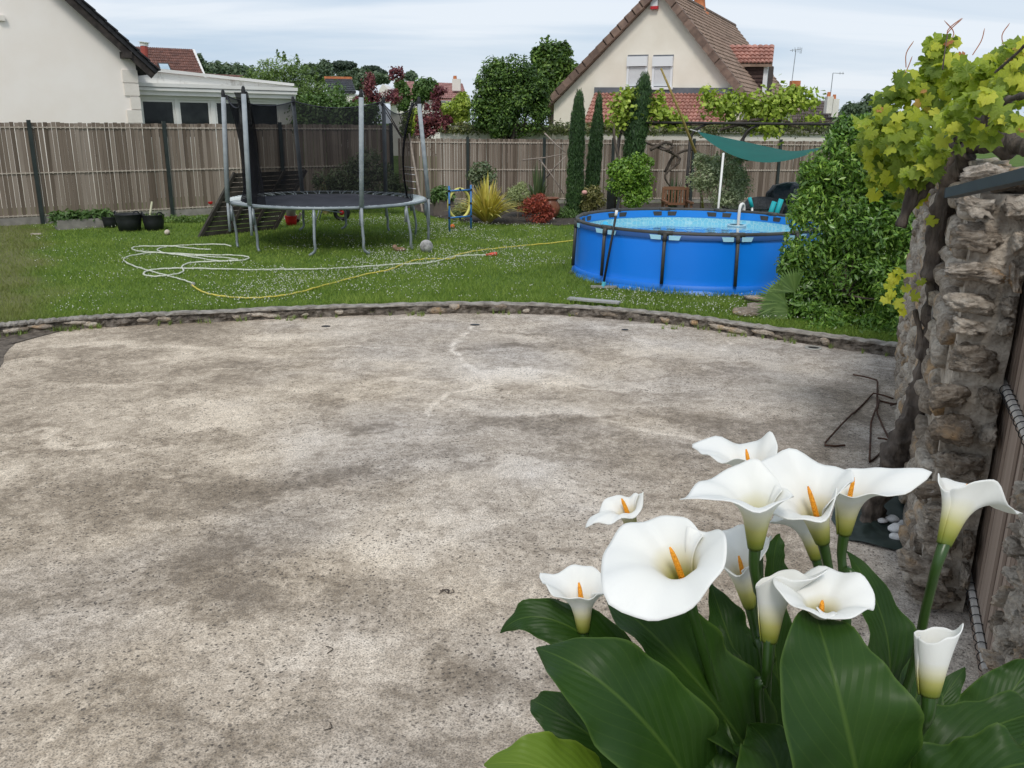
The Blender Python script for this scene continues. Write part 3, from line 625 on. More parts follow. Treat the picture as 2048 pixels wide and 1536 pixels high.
for k, (yt, yb, xl) in enumerate([(167, 192, 247), (194, 219, 260), (220, 246, 253), (247, 272, 262), (140, 166, 243)]):
    a = A(xl, yt); top = A(272, yt)[2]; bot = A(272, yb)[2]; x0 = np.dot(A(xl, yt) - hp0, FLd); x1 = np.dot(corner - hp0, FLd) + .02
    mk('quoin', MB().box(hp0 * (1, 1, 0) + FLd * ((x0 + x1) / 2) + hn * .012 + up_ * ((top + bot) / 2), (x1 - x0, .05, top - bot - .012), np.stack([FLd, hb, up_], 1)), M_quoin, hs)
mk('floodlight', MB().box(A(2, 36, .05), (.16, .08, .12), np.stack([FLd, hb, up_], 1)), M_quoin, hs)

# ---- conservatory
co = thing('conservatory', 'white framed conservatory beside the cream house', 'conservatory', (corner[0], corner[1], 0))
B_ = lambda x, y, o=0.0: PL(x, y, hp0 + hn * (o - 1.2), hn)
z_of = lambda x, y: B_(x, y)[2]
s_of = lambda x: float(np.dot(B_(x, 220) - hp0, FLd))
def cbox(x0, x1, z0, z1, o, dpt):
    a, b = s_of(x0), s_of(x1); c = hp0 * (1, 1, 0) + FLd * ((a + b) / 2) + hn * (o - 1.2 - dpt / 2) + up_ * ((z0 + z1) / 2)
    return (c, (b - a, dpt, z1 - z0), np.stack([FLd, hb, up_], 1))
zf = z_of(430, 194); zft = z_of(430, 178)
mk('wall', MB().box(*cbox(268, 584, -.05, z_of(430, 254) - .35, 0, .3)), M_cream, co)
win_edges = [(283, 350), (357, 421), (430, 482), (498, 558)]
posts_x = [(272, 283), (350, 357), (421, 430), (482, 498), (558, 584)]
zlow = z_of(430, 254) - .35
for a, b in posts_x: mk('mullion', MB().box(*cbox(a, b, zlow, zf, .03, .14)), M_pvc, co)
mk('head_rail', MB().box(*cbox(268, 584, zf - .10, zf, .05, .2)), M_pvc, co)
for a, b in win_edges:
    wdw = mk('window', MB().box(*cbox(a + 1, b - 1, zlow + .05, zf - .11, -.03, .03)), M_glassd, co)
    mb = MB()
    for q in (cbox(a, a + 4, zlow, zf - .1, .0, .06), cbox(b - 4, b, zlow, zf - .1, .0, .06), cbox(a + 4, b - 4, zf - .17, zf - .1, .0, .06), cbox(a + 4, b - 4, zlow, zlow + .07, .0, .06)): mb.box(*q)
    mk('frame', mb, M_pvc, wdw)
mb = MB(); mb.box(*cbox(268, 586, zf + .002, zft, .25, .5)); mk('fascia', mb, M_pvc, co)
mb = MB(); mb.box(*cbox(266, 588, zft + .002, zft + .10, .36, .55)); mb.box(*cbox(267, 587, zft - .10, zft - .02, .33, .2)); mk('gutter', mb, M_pvc, co)
m_, t_ = newmat('stained_white_sheet'); tc_ = t_.N('ShaderNodeTexCoord').outputs['Object']
finish(t_, t_.mix(t_.ramp(t_.noise(2.2, t_.map(tc_, scale=(1, 1, .5)), 6, .7), [(.54, 0), (.68, .75)]), (.76, .75, .71), (.34, .31, .26)), .7); M_sheet = m_
q0, q1 = s_of(270), s_of(588); zt = zft + .1
pA = hp0 * (1, 1, 0) + FLd * q0 - hn * 1.2 + up_ * zt; pB = hp0 * (1, 1, 0) + FLd * q1 - hn * 1.2 + up_ * zt; pC = hp0 * (1, 1, 0) + FLd * q0 - hn * 1.2 + up_ * (B_(285, 140)[2])
mk('roof', MB().poly([pA, pB, pB + up_ * .05, pC], hb * 4), M_sheet, co)
mk('verge', MB().poly([pB + up_ * .055, pC + up_ * .01, pC + up_ * .10, pB + up_ * .13], hn * .12), M_pvc, co)

# ================================================================== FAR HOUSES
M_redtile = mat('brown_red_tile', (.10, .045, .034), (.185, .085, .062), 3.5, .85, isl=.22)
M_redbrick = mat('red_chimney_paint', (.30, .055, .045), (.36, .08, .06), 4, .7)
M_glass = mat('pale_glass', (.30, .42, .50), (.36, .48, .56), 2, .1, spec=.8)
M_slate = mat('slate_roof', (.022, .024, .03), (.05, .053, .06), 3, .6, isl=.2)
M_pinktile = mat('pink_tile', (.27, .13, .115), (.36, .19, .17), 3, .85, isl=.15)
M_white = mat('white_render', (.68, .65, .60), (.74, .71, .66), 1.0, .9)
M_terra = mat('terracotta', (.42, .13, .05), (.52, .19, .08), 5, .75)
def tiled(name, quad, rows, cols, mt, parent, amp=.03, sub=3):      # quad: top-left, top-right, bottom-right, bottom-left; every tile a curved, stepped piece
    a, b, c, d = [np.asarray(p, float) for p in quad]; nr = unit(np.cross(b - a, d - a)); nr = nr if nr[2] > 0 else -nr; V = []; F = []
    for r_ in range(rows):
        for k in range(cols):
            o = len(V)
            for v in (0, 1):
                vv = (r_ + v * 1.06) / rows
                for u_ in range(sub + 1):
                    uu = (k + u_ / sub) / cols; L_ = a + (d - a) * vv; R_ = b + (c - b) * vv
                    V.append(L_ + (R_ - L_) * uu + nr * (amp * math.sin(math.pi * u_ / sub) ** .8 + amp * 1.1 * v + .01 * random.random()))
            for u_ in range(sub): F.append((o + u_, o + u_ + 1, o + sub + 1 + u_ + 1, o + sub + 1 + u_))
            o2 = len(V)
            for u_ in range(sub + 1): V.append(np.asarray(V[o + sub + 1 + u_]) - nr * amp * 1.2)
            for u_ in range(sub): F.append((o + sub + 1 + u_, o + sub + 2 + u_, o2 + u_ + 1, o2 + u_))
    mb = MB(); mb.add(V, F); ob = mk(name, mb, mt, parent); ob['kind'] = 'stuff'; return ob
def simple_house(name, label, roof_px, Y, rows, cols, rmat, dY=4.0, wall=None, zb=0, under=None):
    tl, tr, br, bl = roof_px; a = P(*tl, Y + dY); b = P(*tr, Y + dY); c = P(*br, Y); d = P(*bl, Y); base = np.array([(c[0] + d[0]) / 2, Y, 0]); h = thing(name, label, 'house', base)
    mk('roof', MB().poly([a, b, c, d], np.array([0, 0, -.12])), rmat, h); tiled('roof_tiles', [a + (0, 0, .02), b + (0, 0, .02), c + (0, 0, .02), d + (0, 0, .02)], rows, cols, rmat, h)
    cx = [d + (.15, .1, -.13), c + (-.15, .1, -.13)]
    wl = MB(); zt_ = min(d[2], c[2]) - .12; wl.poly([np.array([cx[0][0], Y + .2, -.1]), np.array([cx[1][0], Y + .2, -.1]), np.array([cx[1][0], Y + .2, zt_]), np.array([cx[0][0], Y + .2, zt_])], (0, 6, 0)); mk('wall', wl, wall or M_white, h)
    return h
h1 = simple_house('red_tile_house', 'far house with brown red tiled roof, skylight and red flue', [(262, 94), (386, 100), (412, 160), (270, 156)], 46, 11, 30, M_redtile, 5)
mb = MB(); mb.tube([P(290, 134, 45.5), P(288, 92, 45.5)], .17, 10); mk('flue', mb, M_redbrick, h1); mb = MB(); mb.tube([P(288, 91, 45.5), P(288, 85, 45.5)], .2, 10); mb.tube([P(288, 85, 45.5), P(288, 84, 45.5)], .27, 10); mk('flue_cap', mb, M_pvc, h1)
ra, rb_ = P(262, 94, 51), P(386, 100, 51); rc = P(412, 160, 46)
def onq(x, y, q): a, b, c, d = q; nr = np.cross(b - a, d - a); return PL(x, y, a, nr)
q1_ = [P(262, 94, 51), P(386, 100, 51), P(412, 160, 46), P(270, 156, 46)]; nq = unit(np.cross(q1_[1] - q1_[0], q1_[3] - q1_[0])); nq = nq if nq[2] > 0 else -nq
sk = mk('skylight', MB().poly([onq(x, y, q1_) + nq * .1 for x, y in [(316, 132), (338, 133), (345, 149), (321, 147)]], nq * .08), M_dkwood, h1)
mk('pane', MB().poly([onq(x, y, q1_) + nq * .185 for x, y in [(319, 135), (337, 135.5), (342, 147), (323, 145.5)]], nq * .01), M_glass, sk)
mb = MB(); mb.bar(P(387, 100, 50.9), P(413, 161, 45.9), .12, .08); mk('verge', mb, M_pvc, h1)
simple_house('far_brown_house', 'far low brown roof just right of the skylight house', [(405, 148), (486, 152), (500, 172), (412, 170)], 62, 6, 26, M_redtile, 4)
sh = simple_house('slate_house', 'far house with dark slate roof and orange ridge', [(650, 157), (703, 158), (712, 184), (655, 184)], 75, 7, 18, M_slate, 3)
mb = MB(); mb.bar(P(649, 156, 78), P(704, 157, 78), .35, .25); mk('ridge', mb, M_terra, sh)
ph = simple_house('pink_roof_house', 'far white gabled house with pink tiled roof', [(800, 163), (925, 168), (935, 198), (775, 197)], 60, 9, 40, M_pinktile, 6)
mk('gable', MB().poly([P(757, 205, 59.5), P(757, 182, 59.5), P(765, 168, 59.5), P(790, 190, 59.5), P(790, 205, 59.5)], (0, 3, 0)), M_white, ph)
ch = mk('chimney', MB().box(P(913, 170, 62), (.55, .5, .75)), M_white, ph); mb = MB(); mb.lathe(P(910, 161, 62), [(.14, 0), (.11, .3)], 10); mk('chimney_pot', mb, M_terra, ch)
fh = simple_house('brown_roof_house', 'far house with brown roof and twin white chimneys at the right', [(1560, 195), (1668, 205), (1690, 258), (1545, 252)], 52, 9, 30, mat('brown_tile', (.075, .055, .048), (.12, .092, .08), 3, .85, isl=.2), 4)
for x, yt, yb, wd_ in ((1657, 195, 225, 11), (1668, 200, 232, 12)):
    c = mk('chimney', MB().box((P(x, yt, 53) + P(x, yb, 53)) / 2, (wd_ * mpp(53), .5, (yb - yt) * mpp(53))), M_white, fh); mb = MB(); mb.lathe(P(x, yt, 53), [(.12, 0), (.09, .3)], 8); mk('chimney_pot', mb, M_terra, c)
mk('chimney', MB().box(P(1589, 178, 54), (.5, .5, .9)), M_terra, fh)
simple_house('grey_roof_house', 'far grey brown roof seen low behind the pergola', [(1500, 214), (1560, 214), (1580, 262), (1505, 262)], 44, 8, 18, mat('grey_brown_tile', (.10, .075, .065), (.16, .13, .115), 3, .85, isl=.2), 3)
M_alu = mat('aluminium', (.34, .35, .37), None, rough=.4, metal=.6)
def antenna(label, x0, y0, x1, y1, Y, arms):
    t = thing('roof_antenna', label, 'antenna', P(x0, y0, Y)); mb = MB(); mb.tube([P(x0, y0 + 6, Y), P(x1, y1, Y)], .022, 6); mk('mast', mb, M_alu, t)
    mb = MB()
    for a in arms: mb.tube([P(x1 + a[0], y1 + a[1], Y), P(x1 + a[2], y1 + a[3], Y)], .016, 5)
    mk('dipole', mb, M_alu, t)
antenna('tall television aerial with small fan of rods on far roof', 1583, 163, 1592, 99, 54, [(-12, 2, 10, -1), (-2, -4, -2, 5), (4, -5, 4, 6), (8, -5, 8, 8), (-7, -1, -7, 5), (12, -4, 10, 8)])
antenna('thin single rod aerial above the twin white chimneys', 1660, 192, 1666, 146, 53, [(0, 0, 22, 1), (20, -2, 20, 3), (14, -2, 14, 3)])

# ================================================================== GABLE HOUSE (RIGHT)
GY = rad(24); gd = np.array([math.cos(GY), -math.sin(GY), 0]); gn = np.array([math.sin(GY), math.cos(GY), 0]); g0 = np.array([5.0, 34.0, 0])
Q = lambda x, y, o=0.0: PL(x, y, g0 + gn * o, gn)
M_gable = mat('pebbledash', (.78, .715, .61), (.84, .78, .68), 1.3, .92, bscale=60, bstr=.3, bdist=.01, detail=6)
M_brtile = mat('brown_roof_tile', (.20, .135, .10), (.30, .21, .16), 2.5, .85, isl=.15)
M_rake = mat('rake_tile', (.15, .10, .08), (.23, .155, .12), 5, .85, objrand=.2)
M_lean = mat('red_roof_tile', (.33, .155, .12), (.43, .22, .175), 2.5, .8, isl=.18)
M_zinc = mat('zinc', (.10, .11, .125), (.15, .16, .18), 3, .5)
gh = thing('gable_house', 'cream gabled house with brown tiled roof and two shuttered windows', 'house', g0 + (0, 0, 0))
ap = Q(1322, -14); le = Q(1108, 208); re_ = Q(1487, 200); dn = lambda p: np.array([p[0], p[1], -.1])
mk('wall', MB().poly([dn(le), le, ap, re_, dn(re_)], gn * 13), M_gable, gh)
for nm, e, sgn in (('left', le, -1), ('right', re_, 1)):
    sl = unit(e - ap); L_ = np.linalg.norm(e - ap) + .45; no = unit(np.cross(sl, gn)); no = no if no[2] > 0 else -no
    a = ap - gn * .18 + no * .03; b = a + sl * L_; rf = mk('roof', MB().poly([a, b, b + no * .14, a + no * .14], gn * 13.3), M_brtile, gh)
    if sgn > 0: tiled('roof_tiles', [a + gn * 13.3 + no * .16, a + no * .16, b + no * .16, b + gn * 13.3 + no * .16], 24, 46, M_brtile, rf, .035, 2)
    vt = MB().box((0, 0, 0), (.40, .26, .26)); me = mesh('rake_tile', vt.v, vt.f); me.materials.append(M_rake); k = 0
    while k * .36 < L_ - .1:
        inst('rake_tile', me, a + sl * (k * .36 + .18) + no * .10 - gn * .03, np.stack([sl, gn, no], 1) @ ry(-.06), rf); k += 1
    if sgn > 0: mb = MB(); mb.tube([ap + no * .2 - gn * .2, ap + no * .2 + gn * 13.1], .11, 8); mk('ridge', mb, M_rake, gh)
M_shut = mat('shutter_white', (.74, .75, .76), None, rough=.5)
for x0 in (1256, 1307):
    c4 = [Q(x0, 110), Q(x0 + 41, 110), Q(x0 + 39.5, 174), Q(x0 - 1.5, 174)]; wdt = np.linalg.norm(c4[1] - c4[0]); zt_, zb_ = c4[0][2], c4[3][2]; s_ = float(np.dot(c4[0] - g0, gd)); ctr = g0 + gd * (s_ + wdt / 2)
    BX = np.stack([gd, gn, up_], 1); at = lambda z, o=0.0, u=0.0: np.array([*(ctr + gn * o + gd * u)[:2], z])
    wv_ = mk('window', MB().box(at((zt_ + zb_) / 2, -.004), (wdt, .02, zt_ - zb_), BX), M_zinc, gh)
    mb = MB()
    for u, sw in ((-wdt / 2 + .04, .08), (wdt / 2 - .04, .08)): mb.box(at((zt_ + zb_) / 2 - .1, -.045, u), (sw, .06, zt_ - zb_ - .2), BX)
    mk('frame', mb, M_shut, wv_); mk('shutter_box', MB().box(at(zt_ - .23, -.075), (wdt - .01, .13, .34), BX), M_shut, wv_)
    mb = MB(); nsl = 16; hh = (zt_ - zb_ - .45) / nsl
    for k in range(nsl): mb.box(at(zb_ + .03 + hh * (k + .5), -.035), (wdt - .17, .028, hh * .86), BX @ rx(.12))
    mk('shutter', mb, M_shut, wv_); mk('sill', MB().box(at(zb_ - .05, -.08), (wdt + .12, .2, .09), BX), M_shut, wv_)
lt = [Q(1190, 187), Q(1462, 189), Q(1447, 250, -2.2), Q(1166, 250, -2.2)]
lr = mk('lean_to_roof', MB().poly(lt, (0, 0, -.1)), M_lean, gh); tiled('lean_to_tiles', [p + np.array([0, 0, .02]) for p in lt], 9, 36, M_lean, lr, .05, 3)
mb = MB(); mb.bar(lt[0] + (0, 0, .12) - gn * .05, lt[1] + (0, 0, .12) - gn * .05, .12, .2); mk('flashing', mb, M_zinc, gh)
lw_ = [Q(1172, 256, -2.0), Q(1440, 256, -2.0)]; mk('lean_to_wall', MB().poly([dn(lw_[0]), dn(lw_[1]), np.array([*lw_[1][:2], lt[2][2] - .12]), np.array([*lw_[0][:2], lt[3][2] - .12])], gn * 1.9), M_gable, gh)
al = mk('alarm_box', MB().box(Q(1309, 5, -.08), (.26, .12, .26), BX), M_shut, gh); mk('lamp', MB().box(Q(1309, 15.5, -.09), (.26, .13, .1), BX), mat('red_plastic', (.50, .02, .025), None, rough=.4), al)
mb = MB(); cpt = PL(1397, 33, ap, np.array([gd[0], gd[1], 0])); mb.lathe(cpt - (0, 0, .2), [(.42, 0), (.42, .35), (.30, .37), (.20, 1.0), (.24, 1.02), (.24, 1.1), (.17, 1.12)], 14); chm = mk('chimney', mb, M_terra, gh, True)
mb = MB(); mb.tube([cpt + (0, 0, .9), cpt + (0, 0, 1.25)], .03, 5); mb.lathe(cpt + (0, 0, 1.2), [(.2, 0), (.02, .12)], 8); mk('cowl', mb, M_zinc, chm)
# dormer on the right slope
do = 4.5; DQ = lambda x, y, o=do: Q(x, y, o)
M_clad = mat('brown_cladding', (.055, .032, .028), (.09, .055, .048), 6, .8)
d0 = DQ(1474, 126); d1 = DQ(1530, 126); d2 = DQ(1524, 188)
dm = mk('dormer', MB().poly([d0, d1, np.array([*d1[:2], d2[2]]), d2 - gd * .2, ], gn * 2.4), M_clad, gh)
mb = MB()
for k in range(8):
    z = d0[2] - (d0[2] - d2[2]) * (k + .5) / 8; mb.bar(np.array([*(d0 - gn * .02 + gd * (.75 * k / 8 * (d1 - d0)[0] / gd[0]))[:2], z]), np.array([*(d1 - gn * .02)[:2], z]), .03, .1)
mk('cladding', mb, M_clad, dm)
dq = [DQ(1449, 92, do + .8), DQ(1549, 92, do + .8), DQ(1545, 128, do - .25), DQ(1474, 128, do - .25)]; mk('dormer_roof', MB().poly(dq, (0, 0, -.1)), M_brtile, dm)
tiled('dormer_tiles', [p + np.array([0, 0, .02]) for p in dq], 5, 9, M_lean, dm, .05, 3)
mk('dormer_window', MB().box((d1 + np.array([*d1[:2], d2[2]])) / 2 + gd * .06 + gn * .6 - gn * .58, (.16, .12, (d0[2] - d2[2]) * .96), BX), M_shut, dm)

# ---- boundary wall behind the far fence
bw0 = P(880, 262, 29.0); bw1 = P(1690, 262, 30.5); bw = thing('boundary_wall', 'pale rendered boundary wall with dark coping behind the low fence', 'wall', (bw0[0], bw0[1], 0))
mk('wall', MB().poly([dn(bw0), dn(bw1), np.array([*bw1[:2], P(1690, 268, 30.5)[2]]), np.array([*bw0[:2], P(880, 258, 29)[2]])], (0, .3, 0)), M_white, bw)
mb = MB(); mb.bar(np.array([*bw0[:2], P(880, 255, 29)[2]]) + (0, .15, 0), np.array([*bw1[:2], P(1690, 265, 30.5)[2]]) + (0, .15, 0), .5, .12); mk('coping', mb, M_plinth, bw)

# ================================================================== TREES AND SHRUBS BEYOND THE FENCES
L_dark = leafmat('leaf_dark', (.014, .032, .008), (.044, .085, .016), (.15, .23, .045), transl=.25)
L_mid = leafmat('leaf_mid', (.025, .050, .014), (.055, .10, .025), (.10, .16, .045))
L_light = leafmat('leaf_light', (.045, .075, .020), (.085, .135, .035), (.15, .20, .065))
L_purple = leafmat('leaf_purple', (.032, .008, .012), (.10, .026, .034), (.19, .07, .06), transl=.2)
L_far = leafmat('leaf_far', (.032, .052, .032), (.062, .090, .052), (.10, .135, .078), nscale=.3)
L_lime = leafmat('leaf_lime', (.09, .13, .018), (.19, .25, .035), (.32, .36, .07))
gt = 'trees beyond the fences'
def gtree(name, label, lst, Y, n, size, lm, dep=1.0, base_x=None, **kw):
    bx = base_x if base_x is not None else np.mean([q[0] for q in lst]); b = P(bx, 255, Y); return tree(name, label, 'tree', (b[0], b[1], 0), lumps(clumps_px(lst, Y, dep), 7, .42) if n > 4500 else clumps_px(lst, Y, dep), n, size, lm, gt, **kw)
gtree('feathery_tree', 'feathery light green tree rising behind the conservatory roof', [(520, 180, 48, 40), (570, 165, 52, 38), (615, 190, 40, 40), (560, 215, 70, 45), (640, 215, 45, 36), (495, 200, 35, 35), (540, 145, 28, 24), (585, 140, 28, 24)], 31, 15000, .065, L_light, twigs=34, asp=.25, jit=.2, shell=.6)
gtree('hedge_tree', 'dense mid green shrub seen through the trampoline net', [(620, 235, 45, 40), (670, 225, 45, 45), (715, 230, 40, 35), (650, 250, 60, 30), (690, 255, 50, 30)], 28, 12000, .065, L_mid)
gtree('purple_smoke_bush', 'purple leaved smoke bush with ragged upright branches', [(738, 170, 15, 20), (745, 195, 16, 22), (793, 148, 12, 18), (785, 192, 20, 15), (720, 203, 16, 10), (860, 232, 20, 24), (872, 205, 14, 18), (853, 262, 22, 14), (885, 250, 14, 16), (843, 250, 14, 16), (880, 182, 12, 12), (895, 240, 10, 10)], 29, 7500, .045, L_purple, twigs=20, trunk=.05, jit=.22, shell=.6)
gtree('round_leafy_tree', 'small green tree between the purple bush and the pink roof', [(852, 178, 22, 18), (840, 192, 14, 14), (806, 195, 12, 24), (800, 170, 10, 12)], 36, 3000, .08, L_mid)
gtree('yellow_green_shrub', 'yellow green shrub behind the fence corner by the trampoline', [(815, 255, 16, 26), (828, 240, 14, 18), (905, 225, 22, 24), (925, 205, 18, 24), (920, 240, 18, 18)], 30, 6000, .06, L_lime, trunk=.04)
gtree('clipped_bay_tree', 'big dense clipped evergreen tree left of the gable house', [(985, 160, 36, 36), (1032, 150, 42, 30), (1065, 185, 30, 48), (990, 225, 42, 44), (1040, 235, 52, 44), (965, 195, 22, 34), (1082, 215, 16, 34), (1020, 190, 50, 50)], 28.6, 34000, .052, L_dark, shell=.25, twigs=30, up=.75)
gtree('dark_tree', 'dark loose tree with spreading sprays behind the clipped evergreen', [(1105, 125, 38, 32), (1080, 145, 32, 38), (1135, 150, 24, 30), (1110, 170, 45, 40), (1090, 110, 22, 18), (1125, 105, 18, 15), (1075, 115, 14, 12)], 42, 14000, .10, L_dark, twigs=22, jit=.2)
gtree('hillside_wood_tree', 'far pale green hillside trees left of the slate roof', [(425, 140, 28, 10), (470, 145, 40, 12), (625, 145, 20, 14)], 120, 4000, .30, L_far, trunk=.3)
gtree('broad_cedar', 'far flat topped cedar against the sky above the slate roof', [(688, 130, 22, 6), (680, 140, 14, 6), (697, 138, 14, 4), (742, 138, 18, 5), (752, 145, 20, 5)], 130, 3800, .26, leafmat('leaf_cedar', (.016, .028, .02), (.034, .05, .036), (.05, .07, .05)), trunk=.35, jit=.06)
gtree('conifer', 'far dark conifers on the skyline left of the cedar', [(650, 137, 12, 14), (645, 150, 20, 14), (435, 133, 5, 9)], 125, 2500, .26, L_far, trunk=.3)
gtree('hill_tree', 'far rounded trees on the skyline between cedar and smoke bush', [(725, 160, 30, 16), (690, 160, 30, 12), (755, 158, 22, 12), (822, 152, 14, 9), (715, 147, 12, 9)], 118, 9000, .26, L_far, trunk=.3)
gtree('far_right_tree', 'far small dark trees on the skyline above the bay bush', [(1710, 222, 26, 14), (1745, 215, 22, 20), (1690, 240, 30, 14)], 70, 3500, .16, L_far, trunk=.15)
gtree('roof_side_tree', 'far grey green cedar tip showing beside the skylight roof', [(397, 112, 7, 3), (402, 130, 8, 14)], 100, 700, .2, L_far, trunk=.2)
# ivy along the boundary wall
V, F = cloud([(P(x, 256 + random.uniform(-4, 4), 29.0), np.array([.32, .3, .16]) * random.uniform(.7, 1.4), 1) for x in range(890, 1690, 14)], 9000, .05)
tag(mkn('wall_ivy', V, F, leafmat('leaf_ivy', (.035, .045, .018), (.075, .09, .035), (.16, .15, .06))), 'ivy and creeper along the top of the pale boundary wall', 'ivy', kind='stuff')
# ================================================================== TRAMPOLINE
M_galv = mat('galvanised_steel', (.19, .22, .235), (.27, .30, .315), 5, .45, metal=.3, spec=.5)
M_foam = mat('grey_foam_sleeve', (.27, .30, .325), (.35, .38, .40), 9, .85, bscale=30, bstr=.6, bdist=.01)
M_mat = mat('black_mat', (.020, .022, .030), (.035, .037, .048), 3, .75)
M_spring = mat('spring_steel', (.46, .52, .53), (.62, .67, .68), 12, .45, metal=.3)
M_blk = mat('black_plastic', (.012, .012, .013), None, rough=.5)
TC = np.array([-3.46, 16.62, 0]); TR = 1.80; TH = .79
tr = thing('trampoline', 'large round trampoline with grey poles and sagging black net', 'trampoline', TC)
mb = MB(); mb.ring(TC + (0, 0, TH), TR, .028, 64, 8); mk('frame_ring', mb, M_galv, tr, True)
mb = MB(); mb.lathe(TC + (0, 0, TH - .015), [(.0, -.03), (TR * .5, -.022), (TR - .22, 0), (TR - .22, .006)], 64, cap=False); mk('jumping_mat', mb, M_mat, tr, True)
mb = MB(); 
for k in range(84):
    a = 2 * math.pi * k / 84; e = np.array([math.cos(a), math.sin(a), 0]); a2 = a + .022 * (1 if k % 2 else -1); e2 = np.array([math.cos(a2), math.sin(a2), 0]); mb.tube([TC + e * (TR - .01) + (0, 0, TH + .02), TC + e2 * (TR - .23) + (0, 0, TH - .008)], .013, 5)
mk('springs', mb, M_spring, tr)['kind'] = 'stuff'
legs_px = [(475, 496), (529, 503), (629, 515), (732, 512), (822, 500), (857, 482), (834, 470), (778, 463), (695, 458), (606, 461)]
poles = {0: (447, 187), 1: (487, 180), 3: (723, 187), 5: (836, 201), 7: (767, 200), 9: (585, 199)}
ptops = {}
for k, (x, y) in enumerate(legs_px):
    g = G(x, y); a = math.atan2(g[1] - TC[1], g[0] - TC[0]); e = np.array([math.cos(a), math.sin(a), 0]); rr = min(max(np.linalg.norm(g - TC), TR - .05), TR + .1); b = TC + e * rr
    top = TC + e * (TR + .005) + (0, 0, TH - .02); tn = np.array([-e[1], e[0], 0]) * (-1 if k in (2, 7) else 1)
    foot_ = b + tn * (.10 if k in (2, 3, 8, 9) else .03)
    mb = MB(); mb.tube(catmull([top, b * (1, 1, 0) + (0, 0, .28), b * (1, 1, 0) + (0, 0, .10), foot_ * (1, 1, 0) + (0, 0, .018)], 4), .024, 8); mb.tube([top + (0, 0, -.28), top + (0, 0, -.05)], .030, 8); lg = mk('leg', mb, M_galv, tr, True)
    if k in poles:
        px_, py_ = poles[k]; po = TC + e * (TR + .06); ztop = PL(px_, py_, po, np.array([0, 1.0, 0])); ztop = np.array([po[0] + (ztop[0] - po[0]) * .9, po[1], max(2.4, min(ztop[2], 2.75))])
        mb = MB(); mb.tube([po * (1, 1, 0) + (0, 0, .30), po * (1, 1, 0) + (0, 0, TH + .05)], .024, 8); mb.tube([po * (1, 1, 0) + (0, 0, TH + .02), po * (1, 1, 0) * .5 + ztop * (.5, .5, 0) + (0, 0, (TH + ztop[2]) / 2), ztop - (0, 0, .06)], .040, 10)
        pl = mk('pole', mb, M_foam, tr, True); mb = MB(); mb.lathe(ztop - (0, 0, .10), [(.034, 0), (.036, .09), (.026, .15), (.0, .17)], 10); mb.box(ztop + (0, 0, -.06) - e * .04, (.05, .05, .08)); mk('cap', mb, M_blk, pl); ptops[k] = ztop - (0, 0, .03) - e * .05
def net_material():
    m, t = newmat('black_netting'); ge = t.N('ShaderNodeNewGeometry').outputs['Position']; n = t.noise(3.0, ge, 3)
    uvn = t.N('ShaderNodeUVMap'); sp = t.N('ShaderNodeSeparateXYZ', {0: uvn.outputs[0]})
    finish(t, (.010, .010, .013), .8, alpha=t.math('MULTIPLY_ADD', n, .14, t.math('MULTIPLY_ADD', sp.outputs[0], .12, .68)), spec=.1); return m
M_net = net_material()
# the netting hangs from the pole tops, round the back of the mat, and is drawn together at both ends of the opening
seq = [1, 0, 9, 7, 5]
tops = [ptops[k] for k in seq]; V = []; F = []; UV = []
def rim(a): return TC + np.array([math.cos(a), math.sin(a), 0]) * (TR - .25) + (0, 0, TH)
ang = [math.atan2(t_[1] - TC[1], t_[0] - TC[0]) for t_ in tops]; ang = list(np.unwrap(ang))
# travel clockwise round the back
for i in range(1, 5):
    while ang[i] > ang[i - 1]: ang[i] -= 2 * math.pi
nv = 14; cols = 0
for i in range(4):
    nn = 14
    for k in range(nn + (1 if i == 3 else 0)):
        u = k / nn; a = ang[i] + (ang[i + 1] - ang[i]) * u; tp = tops[i] + (tops[i + 1] - tops[i]) * u; sag = .28 * 4 * u * (1 - u) * (.45 if i in (1, 2) else .8); tp = tp - (0, 0, sag)
        lo_ = rim(a); inw = (TC - lo_) * (1, 1, 0)
        for j in range(nv + 1):
            v = j / nv; p = tp * (1 - v) + lo_ * v + unit(inw) * .10 * math.sin(math.pi * v) * (.5 + u * (1 - u) * 3) + unit(inw) * .025 * math.sin(a * 37 + v * 5); V.append(p); UV.append(0.0)
        cols += 1
for i in range(cols - 1):
    for j in range(nv): o = i * (nv + 1) + j; F.append((o, o + 1, o + nv + 2, o + nv + 1))
for end, sgn in ((0, 1), (4, -1)):                             # the bunched ends
    tp = tops[end]; a = ang[end]; a_in = a + sgn * (-.20) + (0.0); lo_ = rim(a_in) + (0, 0, .0); o0 = len(V); nn = 4; wtop, wmid, wbot = (.30, .16, .22) if end == 0 else (.50, .20, .16)
    tang = np.array([math.sin(a), -math.cos(a), 0]) * sgn
    for k in range(nn + 1):
        u = k / nn
        for j in range(nv + 1):
            v = j / nv; w_ = wtop * (1 - v) ** 3 + wmid * 3 * v * (1 - v) + wbot * v ** 3; inw = unit((TC - tp) * (1, 1, 0)); p = tp * (1 - v) + lo_ * v + inw * (.13 * math.sin(math.pi * v) + .04) + tang * w_ * (u) + inw * .03 * math.sin(u * 11 + v) ; V.append(p); UV.append(1.0)
    for i in range(nn):
        for j in range(nv): o = o0 + i * (nv + 1) + j; F.append((o, o + 1, o + nv + 2, o + nv + 1))
mb = MB(); mb.add(V, F); net = mk('net', mb, M_net, tr, True); uvl = net.data.uv_layers.new(name='UVMap')
for lp in net.data.loops: uvl.data[lp.index].uv = (UV[lp.vertex_index], 0)
mb = MB()
